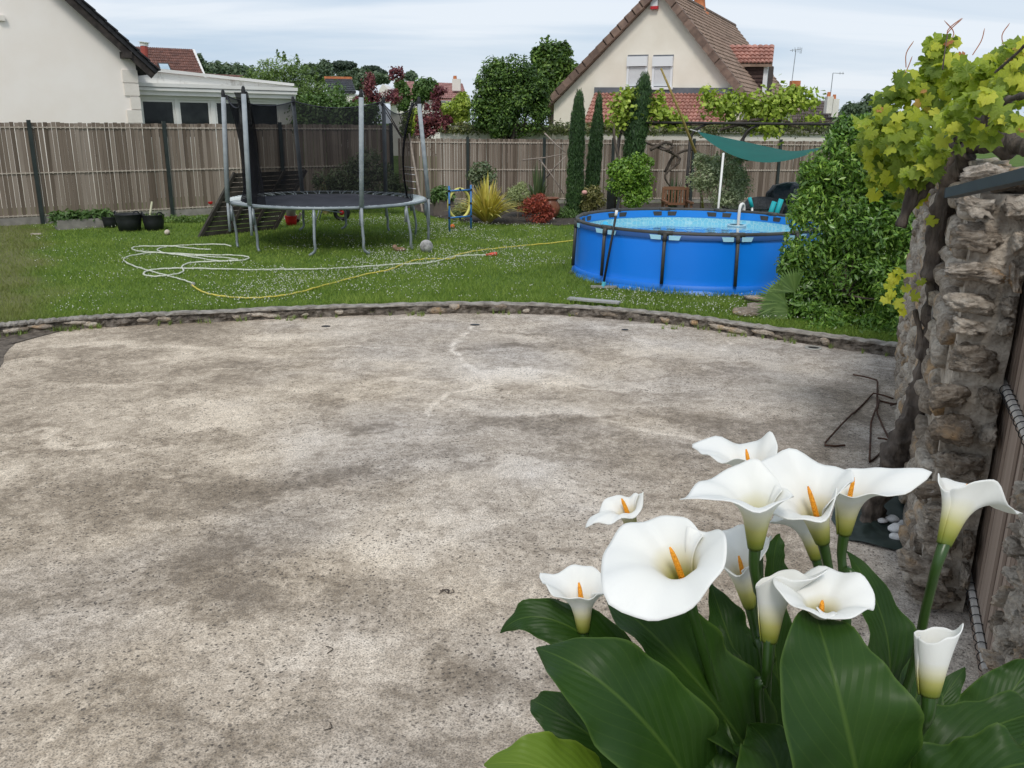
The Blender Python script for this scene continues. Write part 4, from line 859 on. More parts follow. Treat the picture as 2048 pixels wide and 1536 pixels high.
for i in range(4): mb.tube([tops[i] + (tops[i + 1] - tops[i]) * u - (0, 0, .28 * 4 * u * (1 - u) * (.45 if i in (1, 2) else .8)) for u in np.linspace(0, 1, 12)], .010, 5)
mk('net_cord', mb, M_mat, tr)

# ================================================================== LEANING SLATTED PANEL
M_oldwood = mat('old_dark_board', (.030, .026, .021), (.070, .062, .050), 6, .85, bscale=14, bstr=.5, stretch=(.3, 1, 1))
pb0 = G(400, 474); pb1 = G(548, 459); pt0 = P(470, 346, 17.75); pt1 = P(613, 346, 20.4)
pt1 = pt0 + (pb1 - pb0) * 1.0; 
pn = thing('slatted_panel', 'dark wooden slatted panel propped at a slant behind the trampoline', 'panel', pb0)
ud = pt0 - pb0; sdv = pb1 - pb0; pnn = unit(np.cross(sdv, ud)); ns = 13
for k in range(ns):
    u = (k + .5) / ns; mk('slat', MB().bar(pb0 + ud * u, pb0 + ud * u + sdv, np.linalg.norm(ud) / ns * .72, .012, up=pnn), M_oldwood, pn)
for e in (.0, 1.0): mk('stile', MB().bar(pb0 + sdv * e - unit(ud) * .02, pb0 + sdv * e + ud * 1.0, .07, .06, up=pnn), M_oldwood, pn)
for e in (.34, .67): mk('batten', MB().bar(pb0 + sdv * e + pnn * .035, pb0 + sdv * e + ud + pnn * .035, .06, .03, up=pnn), M_oldwood, pn)

# ================================================================== TUBS, BUCKETS, PLANTER
M_rubber = mat('black_rubber', (.012, .013, .015), (.025, .027, .03), 5, .6)
M_red = mat('red_bucket_plastic', (.50, .018, .022), None, rough=.4)
def tub(name, label, x, y, wpx, hpx, mt, handles=True, fill=True):
    b = G(x, y); m = mpp(b[1]); R_ = wpx * m / 2; h = hpx * m; t = thing(name, label, name.split('_')[-1], b)
    mb = MB(); mb.lathe(b, [(R_ * .78, 0), (R_ * .92, h * .6), (R_, h), (R_ * 1.04, h + .01), (R_ * .97, h + .012), (R_ * .9, h * .6), (R_ * .76, .03)], 28); mk('body', mb, mt, t, True)
    if handles:
        for sg in (-1, 1): mb = MB(); mb.ring(b + (sg * R_ * .8, -R_ * .45, h), R_ * .28, .014, 14, 6, rz(sg * .9) @ rx(rad(90)), 0, math.pi); mk('handle', mb, mt, t, True)
    if fill: mk('soil', MB().lathe(b + (0, 0, h * .8), [(R_ * .9, 0), (R_ * .5, .03), (0, .04)], 16), M_soil, t)
    return t, b, R_, h
tub('garden_tub', 'wide black rubber tub beside the leafy planter by the fence', 260, 461, 50, 31, M_rubber)
t2, b2, r2_, h2 = tub('garden_tub', 'black rubber tub with a white stick standing in it', 309, 460, 42, 29, M_rubber)
mb = MB(); mb.tube([P(300, 430, b2[1] + .05), P(304, 403, b2[1] + .1)], .022, 8); tag(mk('white_stick', mb, mat('pale_wood_stick', (.62, .60, .42), None, rough=.6), org=P(300, 430, b2[1])), 'short pale stick standing up in the black tub', 'stick')
V, F = blades([b2 + (random.uniform(-.2, .2), random.uniform(-.1, .15), h2 * .7) for _ in range(10)], .22, .012, nb=7, spread=.9); tag(mkn('tub_weed', V, F, L_light), 'thin green weed growing in the black tub with the stick', 'plant')
tub('garden_tub', 'small black tub half hidden behind the wide tub', 222, 455, 30, 20, M_rubber, False)
t3, b3, r3, h3 = tub('red_bucket', 'red plastic bucket standing on grass under the trampoline', 583, 451, 24, 18, M_red, False, False)
mb = MB(); mb.ring(b3 + (0, 0, h3), r3 * 1.05, .006, 20, 5, rx(rad(60)), math.pi, 2 * math.pi); mk('handle', mb, M_alu, t3, True)
M_gpl = mat('grey_plastic', (.30, .29, .265), (.36, .35, .32), 4, .6)
gp = thing('grey_pot', 'grey plastic pot standing in the red bucket', 'pot', b3 + (0, 0, h3 * .5)); mb = MB(); mb.lathe(b3 + (0, 0, h3 * .5), [(r3 * .6, 0), (r3 * .8, .22), (r3 * .92, .24), (r3 * .9, .27), (r3 * .7, .26)], 20); mk('body', mb, M_gpl, gp, True); mk('soil', MB().lathe(b3 + (0, 0, h3 * .5 + .21), [(r3 * .75, 0), (0, .02)], 12), M_soil, gp)
wb = thing('wooden_brush', 'pale wooden handle leaning beside the red bucket', 'handle', b3 + (.2, 0, .1)); mk('handle', MB().bar(P(597, 438, b3[1] + .1), P(602, 426, b3[1] + .1), .06, .05), M_batten, wb); mk('head', MB().bar(P(594, 444, b3[1] + .1), P(597, 438, b3[1] + .1), .09, .06), M_dkwood, wb)
# planter trough with leafy plants
pl0 = G(106, 461); pl1 = G(212, 455); ptr = thing('stone_planter', 'low concrete trough full of leafy plants by the fence', 'planter', pl0)
mk('trough', MB().bar((pl0 + pl1) / 2 * (1, 1, 0) - (pl1 - pl0) / 2 * (1, 1, 0) + (0, .15, .1), pl1 + (0, .15, .1), .32, .20), M_plinth, ptr)
V, F = cloud([(pl0 + (pl1 - pl0) * u + (0, .15, .24), np.array([.16, .16, .13]), 1) for u in np.linspace(.02, .98, 9)], 1500, .055, asp=.4, up=.8); mkn('foliage', V, F, L_mid, ptr)
sm = thing('weed_patch_plant', 'scrubby green growth at the fence foot between tub and panel', 'plant', G(380, 447)); V, F = cloud([(G(x, 447) + (0, .2, .05), np.array([.25, .15, .10]), 1) for x in range(335, 420, 14)], 900, .03); mkn('foliage', V, F, L_light, sm)
# poppy
pp = thing('poppy', 'single red poppy in front of the fence by the slatted panel', 'flower', G(424, 440)); b = G(424, 440); tp = P(421, 408, b[1]); mb = MB(); mb.tube([b, (b + tp) / 2 + (.03, 0, 0), tp], .006, 5); mk('stem', mb, L_mid, pp); mb = MB(); mb.lathe(tp - (0, 0, .01), [(.01, 0), (.045, .02), (.055, .06)], 9, cap=False); mk('petal', mb, M_red, pp)
# wheelbarrow behind the trampoline legs
wbp = G(650, 442); wh = thing('wheelbarrow', 'black wheelbarrow standing under the trampoline edge', 'wheelbarrow', wbp)
mb = MB(); mb.add([wbp + np.array(q) for q in [(-.28, -.2, .62), (.42, -.24, .58), (.30, -.14, .28), (-.12, -.12, .30), (-.28, .3, .62), (.42, .34, .58), (.30, .22, .28), (-.12, .20, .30)]], [(0, 1, 2, 3), (7, 6, 5, 4), (3, 2, 6, 7), (0, 3, 7, 4), (1, 5, 6, 2)]); mk('tray', mb, M_rubber, wh)
mb = MB(); mb.ring(wbp + (.38, .04, .19), .15, .045, 20, 8, rx(rad(90))); wl_ = mk('wheel', mb, M_blk, wh, True); mk('hub', MB().ball(wbp + (.38, .04, .19), .06), M_red, wl_, True)
for yy_ in (-.16, .24): mb = MB(); mb.tube([wbp + (.40, .04 + (yy_ - .04) * .3, .19), wbp + (-.05, yy_, .27), wbp + (-.55, yy_ * 1.3, .60)], .016, 6); mk('handle', mb, M_galv, wh, True)
for yy_ in (-.14, .22): mb = MB(); mb.tube([wbp + (-.08, yy_, .28), wbp + (-.18, yy_, .0)], .016, 6); mk('leg', mb, M_galv, wh, True)
# small ball left, stone ball, toy, orange ball
def ball(name, label, x, y, R_, mt, cat, sc=(1, 1, 1)):
    b = G(x, y); return tag(mk(name, MB().ball(b + (0, 0, R_ * .95 * sc[2]), R_, 16, 12, sc), mt, smooth=True, org=b), label, cat)
ball('white_ball', 'small pale ball on the grass below the tubs', 335, 470, .055, mat('dirty_white', (.62, .55, .46), (.42, .36, .29), 18, .7), 'ball')
ball('stone_ball', 'grey weathered ball beside the right trampoline leg', 853, 505, .115, mat('ball_grey', (.16, .155, .15), (.52, .51, .49), 9, .9, bscale=22, bstr=.8), 'ball')
ball('orange_ball', 'small orange ball on the grass under the yellow hoop', 905, 457, .05, mat('orange_plastic', (.75, .19, .03), None, rough=.5), 'ball')
tb = thing('chewed_toy', 'brown chewed toy on the grass near the grey ball', 'toy', G(800, 502)); b = G(800, 502); mk('body', MB().ball(b + (0, 0, .03), .06, 10, 7, (1.8, 1, .7)), mat('brown_felt', (.16, .09, .05), (.26, .17, .11), 15, .95, bscale=20), tb, True); mk('head', MB().ball(b + (-.09, 0, .07), .045, 10, 7), mat('tan_felt', (.34, .24, .17), (.24, .15, .1), 12, .95), tb, True)
bs = tag(mk('wood_chip', MB().box(G(73, 470) + (0, 0, .02), (.2, .06, .03), rz(.1)), M_batten, org=G(73, 470)), 'thin pale offcut of wood on the grass at the left', 'offcut')

# ================================================================== HOSES
M_hosew = mat('white_hose', (.52, .54, .46), (.64, .65, .56), 20, .5)
M_hosey = mat('yellow_hose', (.56, .45, .045), (.66, .56, .12), 14, .5)
zl = lambda pts, ox, oy: [G(ox + x / 3.2, oy + y / 3.2, .022) for x, y in pts]
pa = zl([(1480, 232), (1420, 220), (1250, 222), (1100, 230), (900, 233), (845, 245), (880, 262), (1000, 272), (1300, 287), (1500, 290), (1590, 302), (1550, 322), (1350, 330), (1220, 338), (1165, 362), (1175, 390), (1130, 410), (1000, 425), (920, 413), (950, 388), (1060, 375), (1250, 374), (1600, 382), (1800, 380)], 0, 420) + zl([(100, 378), (300, 370), (600, 348), (800, 340), (900, 322), (980, 298), (1100, 290), (1190, 288)], 600, 420)
def wig(pts): return [p + np.array([0, 0, .003 * math.sin(i * 1.7) + .002 * (i % 7 == 3)]) for i, p in enumerate(pts)]
hw = thing('white_hose', 'white garden hose looped on the lawn and running right to a red nozzle', 'hose', pa[0]); mb = MB(); mb.tube(wig(catmull(pa, 6)), .0135, 6); mk('pipe', mb, M_hosew, hw, True)
nz0 = pa[-1]; mb = MB(); mb.tube([nz0, nz0 + (.06, 0, .01), nz0 + (.08, 0, .012), nz0 + (.19, .01, .02)], [.02, .022, .030, .034], 10); mk('nozzle', mb, mat('red_nozzle', (.62, .07, .04), None, rough=.4), hw, True)
pbh = zl([(1350, 253), (1280, 250), (1180, 240), (1095, 232), (1020, 245), (1015, 262), (1100, 282), (1300, 295), (1515, 314), (1450, 325), (1380, 324), (1200, 296), (1010, 272), (850, 290), (790, 318), (850, 355), (945, 385), (1090, 425), (1180, 450), (1240, 472)], 0, 420)
hy = thing('yellow_hose', 'yellow hose curving over the lawn, joined to a second white coil', 'hose', pbh[-1]); mb = MB(); mb.tube(wig(catmull(pbh, 6)), .0115, 6); mk('white_length', mb, M_hosew, hy, True)
mb = MB(); mb.tube([pbh[-1], pbh[-1] + (.01, -.09, 0)], .024, 8); mk('coupling', mb, M_gpl, hy)
py = [pbh[-1] + (.01, -.1, 0)] + zl([(1260, 503), (1310, 528), (1400, 548), (1550, 562), (1700, 558), (1850, 540), (1990, 508)], 0, 420) + zl([(60, 508), (200, 470), (430, 410), (560, 385), (640, 355), (720, 325), (830, 312), (940, 314), (990, 306), (1000, 290), (1100, 266), (1250, 246), (1450, 226), (1640, 208), (1850, 180)], 600, 420)
mb = MB(); mb.tube(wig(catmull(py, 6)), .0115, 6); mk('yellow_length', mb, M_hosey, hy, True)

# ================================================================== AGILITY HOOP
M_bluep = mat('blue_tube', (.035, .17, .44), None, rough=.4); M_yring = mat('yellow_ring', (.72, .66, .18), (.62, .56, .14), 6, .5)
a0 = G(899, 464); a1 = G(942, 460); hp = thing('agility_hoop', 'blue tube frame holding a yellow hoop on the lawn', 'hoop', a0); up_ = np.array([0, 0, 1.0])
hz = mpp(18.5) * 87
for q in (a0, a1): mb = MB(); mb.tube([q, q + up_ * hz], .020, 8); mk('post', mb, M_bluep, hp, True)
for z in (hz - .10, mpp(18.5) * 27): mb = MB(); mb.tube([a0 + up_ * z, a1 + up_ * z], .018, 8); mk('crossbar', mb, M_bluep, hp, True)
cc = (a0 + a1) / 2 + up_ * (mpp(18.5) * 52); ex = unit(a1 - a0); 
mb = MB(); mb.ring((0, 0, 0), 1, .10, 40, 8); vv = np.array(mb.v); rw, rh = np.linalg.norm(a1 - a0) / 2 - .005, mpp(18.5) * 28
mb2 = MB(); mb2.add([cc + ex * p[0] * rw + up_ * p[1] * rh + np.cross(ex, up_) * (p[2] * .3 - .03) for p in vv], mb.f); mk('ring', mb2, M_yring, hp, True)
for q in (cc + up_ * rh, cc - up_ * rh, cc + ex * rw, cc - ex * rw, a0 + up_ * (hz - .1), a1 + up_ * (hz - .1), a0 + up_ * .29, a1 + up_ * .29): mk('clip', MB().box(q, (.045, .05, .04)), M_blk, hp)

# ================================================================== BED PLANTS
def strap_plant(name, label, base, h, spread, n, wd, lm, cat='plant', seg=6, stiff=.5):
    t = thing(name, label, cat, base); V = []; F = []
    for k in range(n):
        a = rng.random() * 6.283; tl = rng.random() ** .7; hh = h * (1.05 - .55 * tl) * (.8 + .3 * rng.random()); ou = spread * tl * (.7 + .5 * rng.random()); d = np.array([math.cos(a), math.sin(a), 0]); sd_ = np.array([-d[1], d[0], 0]); o = len(V); dr = (1 - stiff) * tl * h * .7
        for s_ in range(seg + 1):
            u = s_ / seg; c = base + d * (.06 + ou * u ** 1.3) + np.array([0, 0, hh * u - dr * max(0, u - .45) ** 2 * 3]); w_ = wd * (.7 + .5 * u) * (1 - u ** 4) + .0006; V += [c - sd_ * w_, c + (0, 0, -.008 * (1 - u)), c + sd_ * w_]
        for s_ in range(seg): i_ = o + 3 * s_; F += [(i_, i_ + 1, i_ + 4, i_ + 3), (i_ + 1, i_ + 2, i_ + 5, i_ + 4)]
    mkn('leaf_clump', np.array(V), np.array(F), lm, t); return t
L_flax = leafmat('leaf_flax', (.12, .11, .022), (.33, .27, .06), (.55, .47, .15), transl=.2, nscale=6)
strap_plant('yellow_flax', 'spiky yellow striped flax next to the yellow hoop', G(975, 446), 1.05, .98, 260, .022, L_flax, stiff=.65)
strap_plant('dark_yucca', 'tall dark green strappy plant behind the pale round bush', G(1075, 432), 1.35, .55, 90, .02, leafmat('leaf_yucca', (.025, .04, .018), (.055, .08, .035), (.10, .13, .06)))
strap_plant('iris_clump', 'dark iris like leaves behind the lime green shrub', G(1345, 425), 1.1, .5, 80, .018, leafmat('leaf_iris', (.018, .03, .015), (.04, .06, .03), (.07, .09, .045)))
L_pale = leafmat('leaf_pale', (.10, .12, .05), (.19, .22, .10), (.30, .33, .17)); L_red = leafmat('leaf_red', (.07, .018, .012), (.20, .040, .025), (.33, .09, .045)); L_grey = leafmat('leaf_olive', (.09, .11, .06), (.19, .22, .13), (.31, .34, .22)); L_cyp = leafmat('leaf_cypress', (.010, .024, .008), (.022, .050, .014), (.052, .10, .028), transl=.12)
L_gloss = leafmat('leaf_glossy', (.022, .056, .009), (.075, .145, .022), (.22, .32, .06), rough=.36, transl=.28, spec=.45)
def gpl(name, label, lst, Y, n, size, lm, basepx, cat='shrub', **kw):
    b = G(*basepx); return tree(name, label, cat, b, lumps(clumps_px(lst, Y), 6, .42) if n > 3500 and name != 'italian_cypress' else clumps_px(lst, Y), n, size, lm, None, crown='foliage', **kw)
gpl('round_pale_bush', 'rounded pale yellow green bush behind the flax', [(1035, 388, 26, 24), (1025, 400, 18, 20), (1050, 405, 18, 18)], 21.5, 5000, .022, L_pale, (1035, 436), trunk=.03)
gpl('red_nandina', 'low red leaved shrub between the flax and the terracotta pot', [(1072, 405, 26, 18), (1056, 415, 20, 16), (1092, 418, 20, 18), (1074, 430, 30, 18)], 20.3, 4600, .032, L_red, (1070, 447), trunk=.02, asp=.35)
gpl('small_sapling', 'small leafy young tree trained against the low fence', [(962, 340, 20, 14), (950, 352, 14, 14), (978, 355, 14, 16), (962, 368, 14, 12)], 24.3, 900, .055, leafmat('leaf_quince', (.05, .07, .035), (.10, .13, .07), (.19, .22, .13)), (962, 416), 'tree', trunk=.03)
gpl('low_lavender', 'low dark green bush at the foot of the first cypress', [(1120, 428, 26, 14), (1140, 434, 20, 10), (1100, 425, 14, 12)], 21.5, 3000, .025, L_mid, (1125, 442), trunk=0)
gpl('rose_bush', 'thin rose bush with one pale pink bloom by the cypresses', [(1185, 388, 18, 16), (1195, 405, 18, 14), (1175, 410, 14, 12)], 22, 1100, .04, leafmat('leaf_rose', (.06, .06, .02), (.12, .12, .04), (.2, .17, .07)), (1188, 432), trunk=.015)
rb = P(1169, 385, 21.8); tag(mk('rose_bloom', MB().ball(rb, .07, 10, 8, (1, 1, .8)), mat('rose_pink', (.62, .30, .26), (.7, .42, .36), 20, .8), smooth=True, org=rb), 'single pale pink rose bloom beside the cypress trunk', 'flower')
gpl('oleander', 'wide grey green shrub seen through the trampoline net', [(700, 350, 50, 34), (740, 340, 40, 34), (665, 365, 35, 30), (760, 365, 40, 30), (715, 380, 60, 24), (790, 385, 25, 22)], 21.8, 6500, .06, leafmat('leaf_oleander', (.035, .05, .022), (.07, .095, .042), (.13, .16, .08)), (720, 428), asp=.22, trunk=.03)
strap_plant('dry_grass_clump', 'dry straw coloured grass clump left of the shrub behind the net', G(652, 428), .95, .4, 110, .008, leafmat('leaf_straw', (.16, .13, .06), (.28, .23, .12), (.36, .31, .18)))
lime = gpl('lime_shrub', 'round bright green glossy shrub behind the pool rim', [(1262, 335, 34, 26), (1245, 360, 30, 30), (1285, 355, 28, 32), (1262, 385, 38, 28), (1235, 340, 18, 20), (1292, 330, 14, 18)], 18.6, 6500, .035, leafmat('leaf_lemon', (.035, .075, .010), (.10, .18, .022), (.22, .31, .05), rough=.4), (1262, 428), trunk=.03, up=.6, twigs=16, jit=.2)
gpl('olive_shrub', 'grey green olive shrub behind the white pole', [(1440, 330, 40, 28), (1415, 355, 38, 34), (1470, 350, 32, 34), (1440, 385, 48, 30), (1490, 375, 22, 30), (1400, 325, 18, 18), (1480, 315, 16, 14)], 18.5, 9500, .038, L_grey, (1440, 430), trunk=.05, asp=.28, twigs=14, shell=.6)
def cypress(label, cols, Y, basepx, n):
    return gpl('italian_cypress', label, cols, Y, n, .040, L_cyp, basepx, 'tree', trunk=0, asp=.24, droop=-2.4, up=0.0, shell=.4, jit=.03)
def column(pts, Y, k=16):
    out = []
    for i in range(k):
        u = i / (k - 1); q = np.array(pts); yv = q[0, 1] + (q[-1, 1] - q[0, 1]) * u; xv = np.interp(yv, q[:, 1], q[:, 0]); rv = np.interp(yv, q[:, 1], q[:, 2]); out.append((xv, yv, rv, 22))
    return out
cypress('tall narrow cypress nearest the terracotta pot, leftmost of three', column([(1158, 203, 9), (1156, 240, 14), (1151, 330, 16), (1150, 420, 20)], 22.3), 22.3, (1152, 440), 26000)
cypress('slim cypress standing second from the left', column([(1198, 208, 6), (1194, 260, 12), (1187, 340, 15), (1183, 385, 15)], 23.6), 23.6, (1186, 424), 19000)
cypress('tallest leaning cypress behind the bright green shrub', column([(1289, 168, 11), (1284, 195, 20), (1275, 250, 22), (1266, 310, 20), (1262, 380, 18)], 21.0), 21.0, (1262, 420), 26000)
# pots
tp_ = thing('terracotta_pot', 'glazed terracotta pot behind the red shrub', 'pot', G(1100, 437)); b = G(1100, 437); mb = MB(); mb.lathe(b, [(.12, 0), (.22, .15), (.24, .28), (.17, .42), (.16, .45), (.21, .47), (.21, .50), (.15, .50), (.13, .4)], 24); mk('body', mb, mat('glazed_terracotta', (.16, .06, .03), (.25, .10, .055), 4, .35), tp_, True)
pg = thing('potted_plant', 'taupe square pot with leafy plant left of the hoop', 'plant', G(886, 431)); b = G(886, 431); mb = MB(); mb.lathe(b, [(.22, 0), (.27, .36), (.29, .38), (.25, .38), (.22, .3)], 4); mk('pot', mb, mat('taupe_plastic', (.16, .13, .115), (.2, .17, .15), 4, .7), pg)
V, F = cloud([(b + (0, 0, .5), np.array([.28, .25, .2]), 1), (b + (-.15, 0, .42), np.array([.15, .15, .15]), .5)], 500, .07, asp=.35, up=.6); mkn('foliage', V, F, L_mid, pg)
gpl('small_yellow_bush', 'small yellowish bush inside the view of the hoop', [(925, 418, 14, 10), (915, 424, 10, 8)], 20.5, 900, .028, L_pale, (922, 434), trunk=0)
for k, (x, y, s_) in enumerate([(1092, 437, .06), (1104, 440, .05), (1098, 434, .05)]): tag(mk('white_stone', MB().ball(G(x, y) + (0, 0, s_ * .6), s_, 8, 6, (1.4, 1, .8)), mat('white_pebble_%d' % k, (.62, .6, .57), (.5, .48, .45), 8, .9), smooth=True, org=G(x, y)), ['left', 'right', 'rear'][k] + 'most pale stone in the bed below the terracotta pot', 'stone', 'pale stones in the bed')
# slate headstone-like slab near the shrub
tag(mk('grey_slab', MB().poly([G(1213, 432), G(1238, 432), P(1240, 366, 20.9), P(1215, 362, 20.9)], (0, .06, 0)), mat('grey_slate', (.13, .14, .16), (.19, .2, .22), 4, .7), org=G(1225, 432)), 'upright grey slab left of the bright green shrub', 'slab')
M_stick0 = mat('weathered_pole', (.20, .165, .135), (.30, .255, .21), 10, .9)
# trellis and stick against the fence right of the trampoline
tl_ = thing('wire_trellis', 'grey wire trellis leaning on the fence right of the trampoline', 'trellis', G(822, 424)); mb = MB()
for k in range(6): mb.tube([P(806, 333 + k * 14, 24.2), P(832, 333 + k * 14 + 3, 24.2)], .010, 5)
mk('wires', mb, M_alu, tl_)['kind'] = 'stuff'
mb = MB(); mb.tube([P(806, 330, 24.2), P(812, 420, 24.0)], .012, 5); mk('side_wire', mb, M_alu, tl_)
mb = MB(); mb.tube([G(845, 424), P(818, 268, 24.4)], .028, 7); tag(mk('long_pole', mb, M_stick0, org=G(845, 424)), 'long pale pole leaning on the fence corner by the trellis', 'pole')
M_stick = mat('grey_stick', (.22, .18, .15), (.34, .29, .25), 10, .9)
for lab, a, b_ in (('long bare stick leaning down to the right before the low fence', (1089, 266), (1135, 308)), ('bare stick crossing low in front of the fence', (1045, 320), (1136, 306)), ('thin bare stick slanting down to the cypress foot', (1078, 318), (1128, 388)), ('thin forked stick rising to the cypress', (1092, 356), (1132, 312))):
    mb = MB(); A_ = P(*a, 23.6); B2 = P(*b_, 23.4); mb.tube([A_, (A_ + B2) / 2 + (0, 0, random.uniform(-.04, .04)), B2], [.022, .018, .014], 6); tag(mk('bare_stick', mb, M_stick, org=B2, smooth=True), lab, 'stick', 'bare sticks by the cypress')

# ================================================================== POOL
pc = np.array([POOL_C[0], POOL_C[1], 0]); PH = .80; NL = 12
M_liner = mat('blue_liner', (.004, .20, .82), (.005, .22, .86), .8, .35, spec=.4); M_linerin = None
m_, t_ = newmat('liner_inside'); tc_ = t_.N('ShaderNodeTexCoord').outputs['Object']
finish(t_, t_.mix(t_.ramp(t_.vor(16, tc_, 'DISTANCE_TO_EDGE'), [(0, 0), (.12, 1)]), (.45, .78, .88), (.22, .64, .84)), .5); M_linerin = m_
M_poolframe = mat('pool_grey_steel', (.035, .035, .032), (.055, .055, .05), 4, .5)
po_ = thing('round_pool', 'round blue above ground frame pool full of water', 'pool', pc)
ang0 = rad(-84); nseg = 96
def rad_at(a, z): # the liner bellies out between the legs under water pressure
    k = ((a - ang0) / (2 * math.pi / NL)) % 1.0; b_ = math.sin(math.pi * k) ; v = z / PH
    return POOL_R * (1 - .006 * b_ * (v > .93)) + .030 * (1 - v) ** .8 * (.35 + .65 * b_) + .05 * max(0, .12 - v) / .12
zs = [0, .03, .08, .2, .35, .5, .65, .72, PH]; v = []; f = []
for z in zs:
    for k in range(nseg): a = 2 * math.pi * k / nseg; r_ = rad_at(a, z); v.append(pc + (r_ * math.cos(a), r_ * math.sin(a), z))
for i in range(len(zs) - 1):
    for k in range(nseg): f.append((i * nseg + k, i * nseg + (k + 1) % nseg, (i + 1) * nseg + (k + 1) % nseg, (i + 1) * nseg + k))
mb = MB(); mb.add(v, f); mk('outer_liner', mb, M_liner, po_, True)
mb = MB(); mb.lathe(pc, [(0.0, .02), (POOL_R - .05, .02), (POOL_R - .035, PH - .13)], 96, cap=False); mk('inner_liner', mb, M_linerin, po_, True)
mb = MB(); mb.lathe(pc, [(POOL_R - .037, PH - .128), (POOL_R - .02, PH - .01)], 96, cap=False); mk('inner_band', mb, mat('blue_band', (.01, .24, .78), None, rough=.35), po_, True)
mb = MB(); mb.lathe(pc, [(POOL_R + .032, PH - .075), (POOL_R + .030, PH - .004), (POOL_R + .005, PH + .004)], 96, cap=False); mk('rim_band', mb, mat('navy_band', (.012, .07, .24), None, rough=.5), po_, True)
mb = MB(); mb.ring(pc + (0, 0, PH), POOL_R + .005, .030, 96, 8); mk('top_rail', mb, M_poolframe, po_, True)
mb = MB(); mb.lathe(pc, [(POOL_R + .048, .03), (POOL_R + .052, .12), (POOL_R + .038, .125)], 96, cap=False); mk('base_band', mb, mat('blue_base', (.004, .17, .68), None, rough=.5), po_, True)
M_tab = mat('pale_blue_tab', (.36, .66, .82), None, rough=.4)
for k in range(NL):
    a = ang0 + 2 * math.pi * k / NL; e = np.array([math.cos(a), math.sin(a), 0]); tn = np.array([-e[1], e[0], 0])
    mb = MB(); mb.tube([pc + e * (POOL_R + .045) + (0, 0, PH - .01), pc + e * (POOL_R + .075) + (0, 0, .13)], .024, 8); mb.box(pc + e * (POOL_R + .09) + (0, 0, .012), (.09, .09, .02), np.stack([e, tn, up_], 1)); lg = mk('leg', mb, M_poolframe, po_, True)
    mb = MB(); mb.tube([pc + e * (POOL_R + .005) - tn * .10 + (0, 0, PH), pc + e * (POOL_R + .008) + tn * .10 + (0, 0, PH)], .038, 8); mb.tube([pc + e * (POOL_R + .03) + (0, 0, PH), pc + e * (POOL_R + .05) + (0, 0, PH - .10)], .032, 8); mk('joint', mb, M_poolframe, lg, True)
    for sg in (-1, 1):
        a_ = [a + sg * .030, a + sg * .118, a + sg * .105, a + sg * .030]; zz_ = [PH - .022, PH - .022, PH - .082, PH - .082]
        mk('tab', MB().poly([pc + ((POOL_R + .036) * math.cos(q), (POOL_R + .036) * math.sin(q), z_) for q, z_ in zip(a_, zz_)], e * .005), M_tab, po_)
        mk('slot', MB().poly([pc + ((POOL_R - .033) * math.cos(q), (POOL_R - .033) * math.sin(q), z_) for q, z_ in zip(a_, [PH - .03, PH - .03, PH - .1, PH - .1])], -e * .005), M_poolframe, po_)
m_, t_ = newmat('pool_water'); tc_ = t_.N('ShaderNodeTexCoord').outputs['Object']
bn = t_.N('ShaderNodeBump', {'Height': t_.noise(6, tc_, 3, .5, .4), 'Strength': .22, 'Distance': .05}); gl = t_.N('ShaderNodeBsdfGlossy', {'Color': (1, 1, 1), 'Roughness': .02}); t_.t.links.new(bn.outputs[0], gl.inputs['Normal']); tp2 = t_.N('ShaderNodeBsdfTransparent', {'Color': (.80, .98, 1.0, 1)}); fr = t_.N('ShaderNodeFresnel', {'IOR': 1.33}); t_.t.links.new(bn.outputs[0], fr.inputs['Normal'])
ms = t_.N('ShaderNodeMixShader', {0: fr.outputs[0], 1: tp2.outputs[0], 2: gl.outputs[0]}); o_ = t_.N('ShaderNodeOutputMaterial'); t_.t.links.new(ms.outputs[0], o_.inputs[0]); M_water = m_
mb = MB(); mb.lathe(pc, [(0.0, PH - .22), (POOL_R - .04, PH - .22)], 96, cap=False); mk('water', mb, M_water, po_)
# skimmer hooked on the rim
skp = P(1484, 418, 14.9); a = math.atan2(skp[1] - pc[1], skp[0] - pc[0]); e = np.array([math.cos(a), math.sin(a), 0]); s0_ = pc + e * (POOL_R - .02); skm = thing('pool_skimmer', 'white pool skimmer hooked over the back rim', 'skimmer', s0_ + (0, 0, PH))
mb = MB(); mb.tube(catmull([s0_ + e * .10 + (0, 0, PH - .2), s0_ + e * .09 + (0, 0, PH + .08), s0_ - e * .02 + (0, 0, PH + .13), s0_ - e * .09 + (0, 0, PH + .04), s0_ - e * .10 + (0, 0, PH - .30)], 5), .026, 8); mk('hook', mb, M_pvc, skm, True); mb = MB(); mb.lathe(s0_ - e * .16 + (0, 0, PH - .235), [(.06, 0), (.15, .01), (.16, .045), (.12, .04)], 20); mk('bowl', mb, mat('pale_blue_plastic', (.5, .72, .82), None, rough=.4), skm, True)
fl = pc + (-1.32, .55, PH - .20); ft = thing('chlorine_float', 'light blue floating dispenser at the left side of the pool', 'float', fl); mb = MB(); mb.lathe(fl, [(.05, 0), (.11, .02), (.11, .06), (.05, .08), (.04, .11), (0, .12)], 16); mk('body', mb, mat('aqua_plastic', (.05, .45, .72), None, rough=.4), ft, True)
